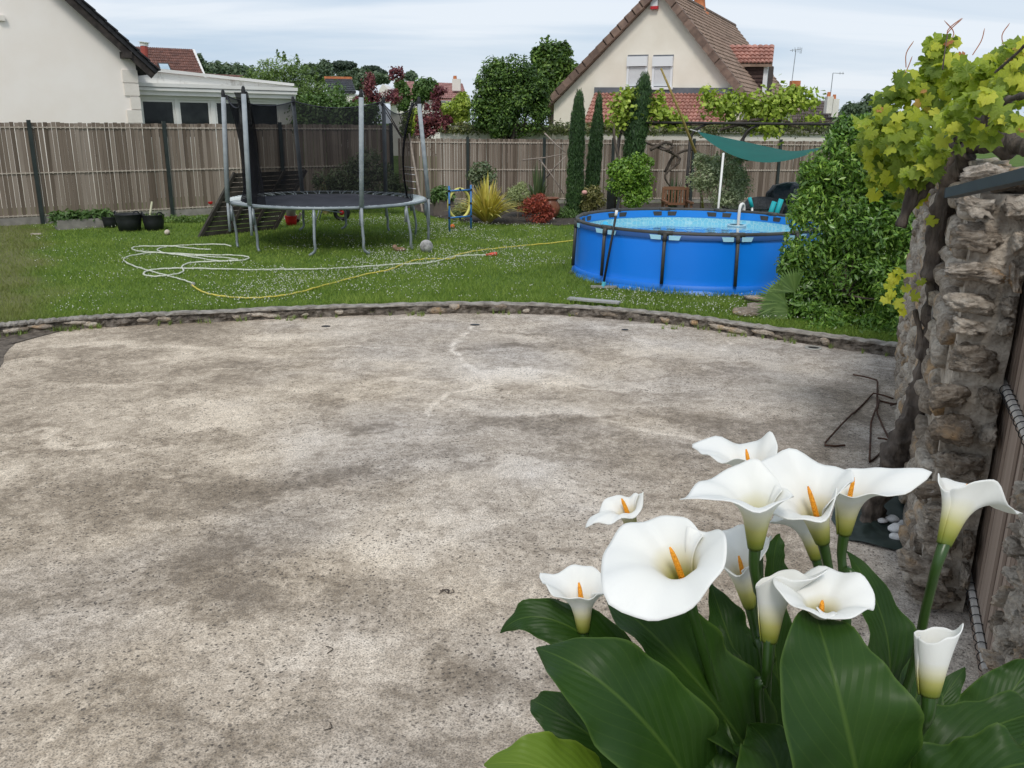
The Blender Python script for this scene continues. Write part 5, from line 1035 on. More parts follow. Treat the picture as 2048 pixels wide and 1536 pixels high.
# vacuum pole leaning on the near left side
vb = G(1206, 578); vt_ = P(1238, 395, 12.3); vp = thing('pool_brush', 'black pole with brush head leaning on the pool side', 'brush', vb); mb = MB(); mb.tube([vb + (0, 0, .05), vb + (vt_ - vb) * .55, vt_], .017, 8); mk('handle', mb, M_blk, vp, True); mb = MB(); mb.tube([vb + (vt_ - vb) * .80, vb + (vt_ - vb) * .86], .021, 8); mk('sleeve', mb, M_pvc, vp, True); mb = MB(); mb.bar(vb + (-.17, 0, .03), vb + (.19, 0, .03), .05, .03); mk('head', mb, M_gpl, vp); mb = MB(); mb.tube([vb + (0, 0, .02), vb + (.015, 0, .1)], .028, 8); mk('joint', mb, mat('aqua_joint', (.1, .48, .62), None, rough=.4), vp)
# hand poles with teal grips behind the pool
M_teal = mat('teal_foam', (.01, .36, .40), None, rough=.6)
tm = thing('pool_ladder', 'pair of teal foam ladder grips behind the pool edge', 'ladder', G(1556, 446))
for q in (((1536, 440), (1549, 403)), ((1548, 440), (1563, 398))): mb = MB(); mb.tube([P(*q[0], 16.4), P(*q[1], 16.4)], .048, 8); mk('grip', mb, M_teal, tm, True); mb = MB(); c_ = P(*q[0], 16.4); mb.tube([c_, c_ * (1, 1, 0)], .022, 8); mk('rail', mb, M_alu, tm, True)
sc_ = thing('teal_handle_net', 'teal grip of a net handle standing behind the skimmer', 'net', G(1505, 446)); mb = MB(); mb.tube([P(1499, 395, 16.6), P(1504, 414, 16.6)], .035, 8); mk('grip', mb, M_teal, sc_, True); mb = MB(); c_ = P(1504, 414, 16.6); mb.tube([c_, c_ * (1, 1, 0) + (.1, 0, 0)], .02, 8); mk('shaft', mb, M_pvc, sc_, True)
mb = MB(); wp0 = P(1447, 306, 17.0); wp1 = P(1434, 430, 16.6); mb.tube([wp0, wp1 * (1, 1, 0)], .021, 8); tag(mk('white_pole', mb, M_pvc, smooth=True, org=wp1 * (1, 1, 0)), 'thin white pole standing in front of the olive shrub', 'pole')

# ================================================================== FAR RIGHT CORNER: PERGOLA, SAIL, FURNITURE
M_iron = mat('dark_iron', (.018, .016, .015), (.04, .034, .03), 8, .6)
Yp = 21.0; pz0 = P(1228, 246, Yp)
pgl = thing('iron_pergola', 'dark iron pergola frame carrying vines over the far seating corner', 'pergola', G(1390, 432))
zp = P(1400, 246, Yp)[2]
p_l = P(1230, 246, Yp); p_r = P(1700, 252, Yp - 1.0); p_l[2] = p_r[2] = zp
mb = MB(); mb.tube([p_l, p_r], .03, 8); mk('beam', mb, M_iron, pgl, True)
p_l2, p_r2 = P(1250, 262, Yp + 3.2), P(1690, 262, Yp + 2.6); p_l2[2] = p_r2[2] = zp
mb = MB(); mb.tube([p_l2, p_r2], .03, 8); mk('beam', mb, M_iron, pgl, True)
for u in (.05, .33, .56, .8):
    q0 = p_l + (p_r - p_l) * u; q1 = p_l2 + (p_r2 - p_l2) * u; mb = MB(); mb.tube([q0, q1], .022, 6); mk('rafter', mb, M_iron, pgl, True)
for u, w_ in ((.335, .06), (.56, .055), (.02, .05)):
    for q, sg in ((p_l + (p_r - p_l) * u, -1),):
        mb = MB(); mb.tube([q * (1, 1, 0) + (-.02, 0, 0), q - (0, 0, .35)], w_ * .6, 8); mb.tube(catmull([q - (0, 0, .6), q + (.06, 0, -.2), q + (.35, 0, -.02)], 5), .03, 6); mk('post', mb, M_iron, pgl, True)
# vine on the pergola
pv = thing('pergola_vine', 'yellow green vine with twisted dark stems over the iron pergola', 'vine', G(1390, 432))
mb = MB()
for path in ([(1240, 440), (1238, 330), (1228, 270), (1240, 240), (1300, 248), (1380, 250), (1470, 244)], [(1300, 300), (1330, 285), (1345, 292), (1330, 300), (1300, 288), (1270, 280), (1240, 262)], [(1330, 345), (1350, 310), (1390, 300), (1405, 330), (1400, 430)], [(1310, 290), (1360, 318), (1330, 350), (1345, 380)], [(1470, 244), (1540, 238), (1600, 246), (1680, 240)], [(1440, 260), (1480, 250), (1520, 262), (1570, 250), (1620, 262)], [(1470, 300), (1500, 255), (1490, 246)], [(1540, 262), (1590, 244), (1650, 250)]):
    mb.tube(catmull([P(x, y, Yp - .1 + random.uniform(-.2, .3)) for x, y in path], 4), [.042 * (1 - .6 * i / (4 * (len(path) - 1))) for i in range(4 * (len(path) - 1) + 1)], 6)
mk('stems', mb, M_bark, pv, True)['kind'] = 'stuff'
V, F = cloud(clumps_px([(1248, 215, 26, 26), (1235, 245, 20, 18), (1260, 190, 18, 14), (1310, 220, 26, 20), (1330, 235, 26, 14), (1318, 195, 8, 14), (1355, 245, 18, 10), (1432, 208, 30, 20), (1460, 225, 22, 20), (1412, 190, 10, 16), (1475, 200, 20, 14), (1530, 215, 34, 26), (1570, 205, 40, 22), (1610, 200, 30, 16), (1540, 240, 30, 28), (1500, 220, 20, 22), (1590, 185, 20, 12), (1625, 240, 22, 8)], Yp, .8), 4200, .058, asp=.75, shell=.9, jit=.35); mkn('foliage', V, F, L_lime, pv)
mb = MB(); mb.tube([P(1322, 137, 18.6), P(1360, 225, 18.9), P(1392, 308, 19.2), G(1408, 432)], [.020, .026, .030, .032], 8); tag(mk('bamboo_pole', mb, mat('bamboo', (.24, .17, .045), (.36, .28, .09), 9, .6, stretch=(1, 1, 3)), smooth=True, org=G(1408, 432)), 'long yellowish bamboo pole leaning over the olive shrub', 'pole')
# sail
m_, t_ = newmat('green_sail_cloth'); tc_ = t_.N('ShaderNodeTexCoord').outputs['Object']; finish(t_, t_.mix(t_.noise(3, tc_, 3), (.004, .10, .085), (.008, .15, .125)), .75, transl=.25, tcol=(.01, .2, .17)); M_sail = m_
s0 = P(1394, 263, 18.2); s1 = P(1648, 294, 16.4); s2 = P(1585, 304, 19.5); sl_ = thing('shade_sail', 'green triangular shade sail stretched between pole and bush', 'sail', G(1520, 432)); V = []; F = []; n_ = 18
idx = {}
low = P(1518, 322, 17.4)
for i in range(n_ + 1):
    for j in range(n_ + 1 - i):
        a, b_ = i / n_, j / n_; c_ = 1 - a - b_; p = s0 * c_ + s1 * a + s2 * b_; p = p - np.array([0, 0, 1.0]) * (.42 * (4 * a * c_) * (1 - b_) ** 2 + .25 * 9 * a * b_ * c_); idx[i, j] = len(V); V.append(p)
for i in range(n_):
    for j in range(n_ - i):
        F.append((idx[i, j], idx[i + 1, j], idx[i, j + 1]))
        if i + j < n_ - 1: F.append((idx[i + 1, j], idx[i + 1, j + 1], idx[i, j + 1]))
mb = MB(); mb.add(V, F); mk('cloth', mb, M_sail, sl_, True); mb = MB(); mb.tube([s0, P(1381, 259, 18.6)], .008, 5); mb.tube([s1, s1 + (.3, 0, .05)], .01, 5); mk('rope', mb, M_pvc, sl_); mk('ring', MB().ball(s0 + (.04, 0, 0), .03, 8, 6), M_alu, sl_)
# wooden armchair
M_teak = mat('teak', (.15, .068, .035), (.22, .11, .06), 6, .6, stretch=(.3, 1, 1)); cb_ = G(1352, 432) ; cb_ = P(1352, 432, 19.0) * (1, 1, 0)
ac = thing('wooden_armchair', 'slatted brown wooden armchair behind the pool', 'chair', cb_); bx3 = lambda c, s: MB().box(cb_ + np.array(c), s)
for x in (-.26, .26):
    for y_ in (-.25, .25): mk('leg', bx3((x, y_, .3 if y_ < 0 else .45), (.05, .05, .6 if y_ < 0 else .9)), M_teak, ac)
    mk('armrest', bx3((x, -.02, .62), (.08, .6, .035)), M_teak, ac)
mk('seat', bx3((0, -.02, .40), (.5, .5, .035)), M_teak, ac); mk('top_rail', bx3((0, .26, .88), (.5, .035, .07)), M_teak, ac); mk('mid_rail', bx3((0, .26, .55), (.5, .035, .05)), M_teak, ac); mk('seat_rail', bx3((0, -.25, .33), (.48, .03, .07)), M_teak, ac)
for k in range(7): mk('slat', bx3((-.2 + k * .066, .262, .71), (.035, .02, .3)), M_teak, ac)
# covered barbecue, wicker chair, glass table
M_cover = mat('black_cover', (.008, .011, .017), (.02, .026, .036), 3, .35, bscale=5, bstr=.9, bdist=.08); M_wick = mat('grey_wicker', (.020, .022, .026), (.05, .053, .058), 30, .7, bscale=60, bstr=.6)
bb = P(1585, 436, 18.4) * (1, 1, 0); bq = thing('covered_barbecue', 'barbecue under a shiny black cover at the edge of the bay bush', 'barbecue', bb); mb = MB(); nn = 40
prof = [(1.0, 0), (.98, .35), (.92, .62), (.97, .70), (.95, .86), (.75, 1.02), (.35, 1.08), (0, 1.09)]; V = []
for r_, z in prof:
    for k in range(nn): a = 2 * math.pi * k / nn; w_ = 1 + .06 * math.sin(a * 9 + z * 7) * (1 - z * .5) + .03 * math.sin(a * 17 + z * 3); V.append(bb + (r_ * .60 * math.cos(a) * w_, r_ * .38 * math.sin(a) * w_, z))
mb.add(V, [(i * nn + k, i * nn + (k + 1) % nn, (i + 1) * nn + (k + 1) % nn, (i + 1) * nn + k) for i in range(len(prof) - 1) for k in range(nn)]); mk('cover', mb, M_cover, bq, True)
wc = P(1530, 438, 17.4) * (1, 1, 0); wch = thing('wicker_chair', 'grey woven garden chair with rounded back behind the pool', 'chair', wc); V = []; F = []; n_ = 16
for j, z in enumerate((.38, .55, .70, .80, .84)):
    for k in range(n_ + 1): a = math.pi * (k / n_); r_ = .30 + .03 * j; zz_ = z if j < 3 else .62 + (z - .62) * (.35 + .65 * math.sin(a)); V.append(wc + (r_ * math.cos(a), -.02 + r_ * .9 * math.sin(a), zz_))
for j in range(4):
    for k in range(n_): o = j * (n_ + 1) + k; F.append((o, o + 1, o + n_ + 2, o + n_ + 1))
mb = MB(); mb.add(V, F); mk('backrest', mb, M_wick, wch, True); mk('seat', MB().box(wc + (0, -.02, .39), (.56, .52, .08)), M_wick, wch)
for x in (-.24, .24):
    for y_ in (-.24, .22): mb = MB(); mb.tube([wc + (x, y_, 0), wc + (x * .95, y_ * .95, .38)], .018, 6); mk('leg', mb, M_blk, wch)
tbp = P(1490, 440, 17.0) * (1, 1, 0); gt_ = thing('garden_table', 'dark low garden table left of the wicker chair', 'table', tbp); mk('table_top', MB().box(tbp + (0, 0, .68), (.8, .7, .03)), M_glassd, gt_)
for x in (-.36, .36):
    for y_ in (-.3, .3): mk('leg', MB().box(tbp + (x, y_, .33), (.04, .04, .66)), M_blk, gt_)
# ================================================================== STONE WALL AT THE RIGHT
up_ = np.array([0, 0, 1.0])
Cw = G(1835, 1300, PZ); Ew = G(1800, 715, PZ); wd_ = unit(Ew - Cw); nR = np.array([wd_[1], -wd_[0], 0]); Lw = np.linalg.norm(Ew - Cw); S0 = .45; TH_ = .22; WT = 1.95
wpt = lambda s, o, z: Cw * (1, 1, 0) + wd_ * s + nR * o + up_ * z
AX = np.stack([wd_, -nR, up_], 1)             # local x along the wall, y out to the terrace
def rough_core(name, s0, s1, o0, o1, z0, z1, parent, seed, ztop=None):
    mb = MB(); st = .07; ns = max(2, int((s1 - s0) / st)); nz_ = max(2, int((z1 - z0) / st)); no_ = max(2, int((o1 - o0) / st)); 
    def grid(fn, a, b):
        V = np.array([fn(i / a, j / b) for i in range(a + 1) for j in range(b + 1)]); V = V + (noise3(V, 9, seed)[:, None] - .5) * np.array([.05, .05, .03]); mb.add(V, [(i * (b + 1) + j, (i + 1) * (b + 1) + j, (i + 1) * (b + 1) + j + 1, i * (b + 1) + j + 1) for i in range(a) for j in range(b)])
    grid(lambda u, v: wpt(s0 + (s1 - s0) * u, o0, z0 + (z1 - z0) * v), ns, nz_); grid(lambda u, v: wpt(s0 + (s1 - s0) * u, o1, z0 + (z1 - z0) * v), ns, nz_)
    grid(lambda u, v: wpt(s0, o0 + (o1 - o0) * u, z0 + (z1 - z0) * v), no_, nz_); grid(lambda u, v: wpt(s1, o0 + (o1 - o0) * u, z0 + (z1 - z0) * v), no_, nz_); grid(lambda u, v: wpt(s0 + (s1 - s0) * u, o0 + (o1 - o0) * v, z1), ns, no_)
    return mk(name, mb, M_mortar, parent, True)
def lay(parent, a0, a1, z0, z1, place, meshes, wr, hr, dep, gap=.012, keep=1.0, maxn=300):
    z = z0; cnt = 0
    while z < z1 - .03:
        h = random.uniform(*hr); a = a0 + random.uniform(-.1, .0)
        while a < a1 - .02:
            wl_ = min(random.uniform(*wr), a1 - a + .03); hh = h * random.uniform(.75, 1.1)
            if random.random() < keep and cnt < maxn:
                M0, c = place(a + wl_ / 2, z + h / 2 + random.uniform(-.01, .01)); tilt = random.uniform(-.07, .07)
                Rm = M0 @ ry(tilt) @ np.diag([wl_ / 2 + .004 - gap / 2, dep * random.uniform(.8, 1.25), hh / 2 + .004 - gap / 2]) @ np.diag([random.choice((-1, 1)), 1, random.choice((-1, 1))])
                if np.linalg.det(Rm) < 0: Rm = Rm @ np.diag([1, -1, 1])
                inst('stone', random.choice(meshes), c, Rm, parent); cnt += 1
            a += wl_
        z += h
    return cnt
wl1 = thing('stone_wall', 'tall rubble stone wall carrying the vine along the right of the terrace', 'wall', wpt(S0, 0, PZ))
rough_core('core', S0, Lw, .0, TH_, PZ - .05, WT - .03, wl1, 41)
lay(wl1, S0 + .1, Lw + .03, PZ, WT - .02, lambda a, z: (AX, wpt(a, -.012, z)), stones_lo, (.16, .42), (.10, .20), .06, keep=.94, maxn=262)
AE = np.stack([nR, -wd_, up_], 1)
lay(wl1, -.03, TH_ - .025, PZ, WT + .03, lambda a, z: (AE, wpt(S0 - .02, a, z)), stones_hi, (.17, .30), (.085, .19), .085, gap=.016)
for k in range(6): inst('stone', stones_hi[k], wpt(S0 + .12 + k * .27, TH_ / 2 + random.uniform(-.03, .03), WT + .02), AX @ np.diag([.16, .13, .07]), wl1)
wl2 = thing('stone_pillar', 'near rubble stone pillar at the lower right edge', 'wall', wpt(-.83, .1, PZ))
rough_core('core', -2.3, -.88, .19, .6, PZ - .05, 2.2, wl2, 43)
lay(wl2, -2.3, -.87, PZ, 2.2, lambda a, z: (AX, wpt(a, .165, z)), stones_hi, (.10, .26), (.07, .15), .055, gap=.008, maxn=170)
# slat screen recessed between wall and pillar
sf = thing('slat_screen', 'brown vertical slat screen between the two stone walls', 'fence', wpt(0, TH_, PZ))
M_slat2 = wood_material('brown_slat', (.15, .11, .085), (.25, .19, .15), (.36, .29, .24))
v_ = MB().box((0, 0, .5), (.072, .022, 1.0)); me = mesh('slat', v_.v, v_.f); me.materials.append(M_slat2); s = -1.05
while s < S0 + .6: inst('slat', me, wpt(s, TH_ + .035, PZ), AX @ rx(random.uniform(-.004, .004)) @ np.diag([1, 1, 2.0 + random.uniform(-.01, .01)]), sf); s += .079
for z in (.06, 1.06, 1.88):
    mk('rail', MB().bar(wpt(-1.05, TH_ + .008, z), wpt(S0 + .5, TH_ + .008, z), .02, .035), mat('pale_rail_%d' % int(z * 100), (.42, .40, .37), (.5, .48, .45), 6, .7), sf)
    mb = MB(); s = -1.05
    while s < S0 - .03: mb.ring(wpt(s + .04, TH_ + .008, z), .026, .0024, 12, 5, np.stack([-nR, up_, wd_], 1)); s += .079
    mk('wire_ties', mb, M_blk, sf)['kind'] = 'stuff'

# dark metal arm
M_arm = mat('slate_green_paint', (.020, .036, .045), (.032, .052, .062), 4, .45)
aa = P(1903, 386, 3.35); ab = P(2060, 349, 2.55); ac_ = aa + (ab - aa) * 1.9; ar = thing('metal_arm', 'dark slate green metal arm reaching in from the right edge', 'arm', ac_)
mb = MB(); mb.bar(aa, ac_, .045, .036); mk('bar', mb, M_arm, ar); mk('end_cap', MB().bar(aa - unit(ab - aa) * .006, aa - unit(ab - aa) * .0005, .047, .038), M_post, ar); mk('bracket', MB().box(ac_ + unit(ab - aa) * .03, (.08, .08, .14)), M_arm, ar)

# ================================================================== OLD GRAPE VINE
VW = lambda x, y, o=-.13: P(x, y, 4.95 + .5 * (o + .13) - max(0, x - 1900) * .0045)
gv = thing('grape_vine', 'old gnarled grape vine with yellow green leaves climbing the stone wall', 'vine', G(1742, 1035, PZ))
M_vbark = mat('vine_bark', (.05, .04, .033), (.145, .118, .098), 22, .95, bscale=26, bstr=1.0, bdist=.03, stretch=(1, 1, .2))
def gnarl(path, r0, r1, n=7, k=9, amp=.25):
    c = catmull(path, n * 2); k = max(k, 14); m = len(c); mb = MB(); rs = [(r0 + (r1 - r0) * i / (m - 1)) * (1 + amp * math.sin(i * .37 + r0 * 90) * .5 + amp * .3 * math.sin(i * .83)) for i in range(m)]; mb.tube(c, rs, k); VV_ = np.array(mb.v); cc_ = np.repeat(np.array(c), k, 0); dv = VV_ - cc_; VV_ = cc_ + dv * (1 + .9 * (noise3(VV_ * [1, 1, .3], 40, 5) - .5) + .8 * (noise3(VV_, 13, 6) - .5))[:, None]; mb.v = [tuple(p) for p in VV_]; return mb
tb_ = G(1742, 1040, PZ)
main = [tb_ - (0, 0, .03), tb_ + (.01, 0, .10), VW(1768, 950, -.2), VW(1785, 912, -.19), VW(1806, 876, -.17), VW(1827, 827, -.15), VW(1841, 778), VW(1859, 718), VW(1864, 665), VW(1869, 613), VW(1868, 560), VW(1866, 515), VW(1872, 460), VW(1884, 410), VW(1897, 368), VW(1915, 330, -.08), VW(1940, 305, 0)]
mk('trunk', gnarl(main, .075, .040, 6, 12), M_vbark, gv, True)
for path, a, b_ in (([VW(1802, 455), VW(1818, 410), VW(1826, 375), VW(1838, 345), VW(1850, 320)], .035, .03), ([VW(1822, 410), VW(1845, 385), VW(1862, 360), VW(1880, 330)], .028, .025), ([VW(1830, 620), VW(1840, 660), VW(1845, 690), VW(1858, 705)], .012, .02), ([VW(1893, 640, -.05), VW(1900, 560, -.05), VW(1905, 480, -.05), VW(1920, 420, -.05), VW(1930, 360, -.03)], .016, .014), ([VW(1880, 335, .0), VW(1920, 300, .08), VW(1975, 285, .1), VW(2040, 290, .1), VW(2100, 300, .1)], .06, .05), ([VW(1900, 320, .05), VW(1925, 270, .05), VW(1918, 235, .05), VW(1935, 215, .05)], .05, .025), ([VW(1960, 285, .08), VW(1975, 240, .08), VW(1985, 210, .08), VW(1960, 185, .08)], .045, .018), ([VW(1985, 215, .08), VW(2015, 200, .08), VW(2050, 190, .08)], .022, .012), ([VW(1975, 245, .08), VW(1950, 228, .06), VW(1945, 200, .05)], .02, .01), ([VW(1835, 700, -.05), VW(1838, 660, -.06), VW(1828, 625, -.06)], .014, .008), ([VW(1990, 145, 0), VW(2030, 110, 0), VW(2060, 80, 0)], .006, .006), ([VW(1885, 140, -.05), VW(1890, 100, -.05), VW(1895, 70, -.05)], .005, .003)):
    mk('branch', gnarl(path, a, b_, 5, 8), M_vbark, gv, True)
def grape_leaf(seed):
    r2 = np.random.default_rng(seed); lob = [(-2.85, .55), (-2.55, .80), (-2.3, .72), (-2.05, .76), (-1.8, .95), (-1.55, .78), (-1.35, .73), (-1.15, .84), (-.95, 1.04), (-.75, .86), (-.5, .76), (-.3, .88), (-.15, .92), (0, 1.16), (.15, .92), (.3, .88), (.5, .76), (.75, .86), (.95, 1.04), (1.15, .84), (1.35, .73), (1.55, .78), (1.8, .95), (2.05, .76), (2.3, .72), (2.55, .80), (2.85, .55)]
    V = [(0, 0, .02)]; 
    for a, r_ in lob:
        r_ *= 1 + r2.normal() * .05; x, y = math.sin(a) * r_, math.cos(a) * r_; V.append((x * .55, y * .55, .05 - .06 * abs(x) + r2.normal() * .03))
    for a, r_ in lob:
        r_ *= 1 + r2.normal() * .06; x, y = math.sin(a) * r_, math.cos(a) * r_; V.append((x, y, -.16 * r_ * r_ + r2.normal() * .06))
    n = len(lob); F = [(0, i + 1, i + 2) for i in range(n - 1)] + [(i + 1, n + i + 1, n + i + 2, i + 2) for i in range(n - 1)]
    return V, F
def vine_leafmat(name, a, b_, c_):
    m, t = newmat(name); tc = t.N('ShaderNodeTexCoord').outputs['Object']; oi = t.N('ShaderNodeObjectInfo').outputs['Random']; ri = t.N('ShaderNodeNewGeometry').outputs['Random Per Island']
    col = t.ramp(t.math('ADD', t.math('MULTIPLY', oi, .8), t.math('MULTIPLY', t.noise(2.2, tc, 3), .3)), [(.12, a), (.5, b_), (.95, c_)])
    sp = t.N('ShaderNodeSeparateXYZ', {0: tc}); ang_ = t.math('ARCTAN2', sp.outputs[0], sp.outputs[1]); vein = t.ramp(t.math('ABSOLUTE', t.math('SINE', t.math('MULTIPLY', ang_, 3.0))), [(0, 1), (.14, 0)])
    col = t.mix(t.math('MULTIPLY', vein, .35), col, (.34, .36, .12))
    finish(t, col, .5, t.noise(7, tc, 3), .35, .05, transl=.42, tcol=t.mix(1.0, col, (1.5, 1.5, .5), 'MULTIPLY'), spec=.35); return m
M_vl = [vine_leafmat('vine_leaf_lime', (.24, .31, .028), (.42, .48, .045), (.58, .59, .085)), vine_leafmat('vine_leaf_green', (.09, .15, .02), (.17, .25, .035), (.26, .34, .055)), vine_leafmat('vine_leaf_bronze', (.50, .42, .07), (.55, .32, .11), (.46, .18, .09))]
gl_me = []
for k, mt in enumerate(M_vl):
    for j in range(3):
        V, F = grape_leaf(60 + k * 5 + j); m_ = mesh('vine_leaf', V, F, True); m_.materials.append(mt); gl_me.append((k, m_))
vclumps = clumps_px([(1815, 190, 50, 45, 0), (1870, 165, 50, 55, 0), (1780, 250, 42, 40, 0), (1760, 290, 32, 40, .2), (1830, 260, 60, 55, -.2), (1800, 330, 45, 50, 0), (1850, 330, 45, 40, -.2), (1905, 210, 50, 55, 0), (1950, 160, 45, 45, -.3), (2000, 140, 45, 40, -.6), (2045, 150, 40, 50, -.9), (2030, 205, 40, 45, -.8), (1985, 250, 35, 30, -.5), (2060, 110, 40, 35, -.9), (1820, 385, 30, 30, 0), (1890, 120, 30, 40, 0), (1775, 335, 25, 40, .2), (2040, 265, 30, 20, -.8), (1885, 80, 14, 20, 0), (1865, 345, 28, 24, -.4), (1740, 250, 12, 14, .3), (1748, 300, 26, 36, .2), (1765, 360, 20, 36, .2), (1775, 215, 24, 24, .1), (1930, 235, 35, 30, -1.1), (1990, 205, 40, 32, -1.3), (1885, 300, 32, 26, -.85), (2030, 240, 32, 26, -1.4), (1850, 350, 32, 24, -.8), (1960, 270, 26, 16, -1.2)], 5.6, .9)
def hang(pos, sz, mesh_, outn):
    n_ = unit(outn + np.array([random.gauss(0, .45), random.gauss(0, .45), random.gauss(0, .4)])); d_ = np.array([random.gauss(0, .75), random.gauss(0, .6), -1.0]); d_ = unit(d_ - n_ * np.dot(d_, n_)); x_ = np.cross(d_, n_)
    inst('leaf', mesh_, pos, np.stack([x_, d_, n_], 1) * sz, gv)
wts = np.array([c[2] for c in vclumps]); cnt = 0
sel = rng.choice(len(vclumps), 284, p=wts / wts.sum())
for i in sel:
    c = vclumps[i]; d = rng.normal(size=3); d /= np.linalg.norm(d); d[1] = -abs(d[1]) if rng.random() < .8 else d[1]; pos = c[0] + d * c[1] * (1 - .3 * rng.random()); k = rng.random(); hgt = (pos[2] - 2.2) / .7
    grp = 2 if (k < .06 + .16 * max(0, hgt)) else (1 if k > .70 + .1 * hgt else 0); sz = (.84 if pos[1] < 4.9 else 1) * (.062 if grp == 1 else .054) * random.uniform(.65, 1.2) * (.6 if grp == 2 else 1); hang(pos, sz, random.choice([m for g_, m in gl_me if g_ == grp]), d * .5 + np.array([-.25, -.75, .55]))
for x, y in [(1790, 556), (1812, 575), (1778, 568), (1772, 596), (1800, 606), (1818, 548), (1796, 540), (1830, 590), (1785, 585), (1806, 622), (1842, 562), (1865, 440), (1905, 620), (1895, 560), (1910, 480)]: hang(VW(x, y, -.2 + random.uniform(-.05, .05)), random.uniform(.030, .048), random.choice([m for g_, m in gl_me if g_ == 0]), np.array([-.4, -.8, .5]))
# the rest of the leaves, deeper in
VV = []; FF = []; o = 0
for i in rng.choice(len(vclumps), 760, p=wts / wts.sum()):
    c = vclumps[i]; d = rng.normal(size=3); d /= np.linalg.norm(d); pos = c[0] + d * c[1] * (.9 * rng.random()) + (0, .12, 0); V, F = grape_leaf(int(rng.integers(1000))); n_ = unit(np.array([-.2, -.5, .6]) + rng.normal(size=3) * .5); dd = unit(np.cross(n_, rng.normal(size=3))); A_ = np.stack([np.cross(dd, n_), dd, n_], 1) * .056 * random.uniform(.7, 1.2); VV.append(np.array(V) @ A_.T + pos); FF += [tuple(q + o for q in f_) for f_ in F]; o += len(V)
mb = MB(); mb.add(np.concatenate(VV), FF); fo = mk('inner_foliage', mb, leafmat('vine_inner', (.08, .12, .014), (.17, .22, .026), (.28, .32, .045), transl=.45), gv); fo['kind'] = 'stuff'
mb = MB()
for x, y in [(1890, 95), (1812, 135), (1880, 90), (1900, 90), (1945, 110), (2010, 100), (1800, 165)]: p = PL(x, y, vclumps[0][0], np.array([0, 1.0, 0])); mb.tube(catmull([p, p + (random.uniform(-.05, .05), 0, .08), p + (random.uniform(-.12, .12), 0, .15)], 4), [.003] * 8 + [.001], 4)
mk('tendril', mb, M_vl[2], gv)['kind'] = 'stuff'
# steel loop hung on the trunk
lp = P(1880, 618, 4.85); hk = thing('steel_hook', 'bent steel hook hanging on the vine trunk', 'hook', lp); mb = MB(); mb.tube(catmull([lp + (0, 0, -.11), lp + (-.03, 0, -.06), lp + (-.035, 0, .01), lp + (-.01, 0, .055), lp + (.03, 0, .05), lp + (.035, 0, -.01), lp + (.02, 0, -.08)], 5), .010, 8); mk('loop', mb, mat('bare_steel', (.34, .34, .35), (.2, .2, .2), 9, .35, metal=.8), hk, True)
# ---- weed membrane, pebbles
mem = [G(x, y, PZ) for x, y in [(1662, 1040), (1672, 1000), (1720, 985), (1825, 1000), (1830, 1112), (1760, 1098), (1690, 1082)]]
mc = np.mean(mem, 0); V = []; F = []; rr_ = 10; na = 42
for i in range(rr_ + 1):
    for k in range(na):
        a = k / na * len(mem); j = int(a) % len(mem); q = mem[j] + (mem[(j + 1) % len(mem)] - mem[j]) * (a - int(a)); p = mc + (q - mc) * i / rr_; V.append(p)
V = np.array(V); V[:, 2] = PZ + .006 + .03 * np.clip(noise3(V, 11, 8) - .35, 0, 1) + .012 * noise3(V, 30, 9) * (np.repeat(np.arange(rr_ + 1), na) < rr_)
F = [(i * na + k, i * na + (k + 1) % na, (i + 1) * na + (k + 1) % na, (i + 1) * na + k) for i in range(rr_) for k in range(na)]; mb = MB(); mb.add(V, F)
tag(mk('weed_membrane', mb, mat('membrane_green', (.012, .022, .018), (.030, .045, .038), 10, .55), smooth=True, org=mc), 'crumpled dark green weed membrane round the vine foot', 'membrane')
M_peb = mat('white_pebble', (.56, .55, .54), (.68, .67, .66), 6, .8, objrand=.08)
peb_me = [stone_mesh('pebble', 3, 300 + k, .10, .12) for k in range(3)]
for m_ in peb_me: m_.materials.append(M_peb)
labs = ['leftmost white pebble on the weed membrane', 'white pebble topmost in the heap by the vine foot', 'white pebble against the wall at the right of the heap', 'flat white pebble touching the stone wall', 'broad white pebble in the middle of the heap', 'lowest white pebble on the membrane, nearest the camera', 'small white pebble tucked between the upper pebbles']
for k, (x, y, w_) in enumerate([(580, 1372, 58), (637, 1364, 76), (706, 1378, 60), (728, 1396, 62), (660, 1424, 100), (662, 1464, 80), (684, 1384, 40)]):
    q = G(1560 + x / 2.844, 560 + y / 2.844 + 8, PZ); r_ = w_ / 2.844 * mpp(np.hypot(q[1], 2.3)) / 2 * 1.02; o = bpy.data.objects.new('white_pebble', peb_me[k % 3]); link(o, None, q + (0, 0, .012 + r_ * .5)); o.rotation_euler = (0, 0, random.uniform(-.5, .5)); o.scale = (r_, r_ * .8, r_ * .55); tag(o, labs[k], 'pebble', 'white pebbles at the vine foot')
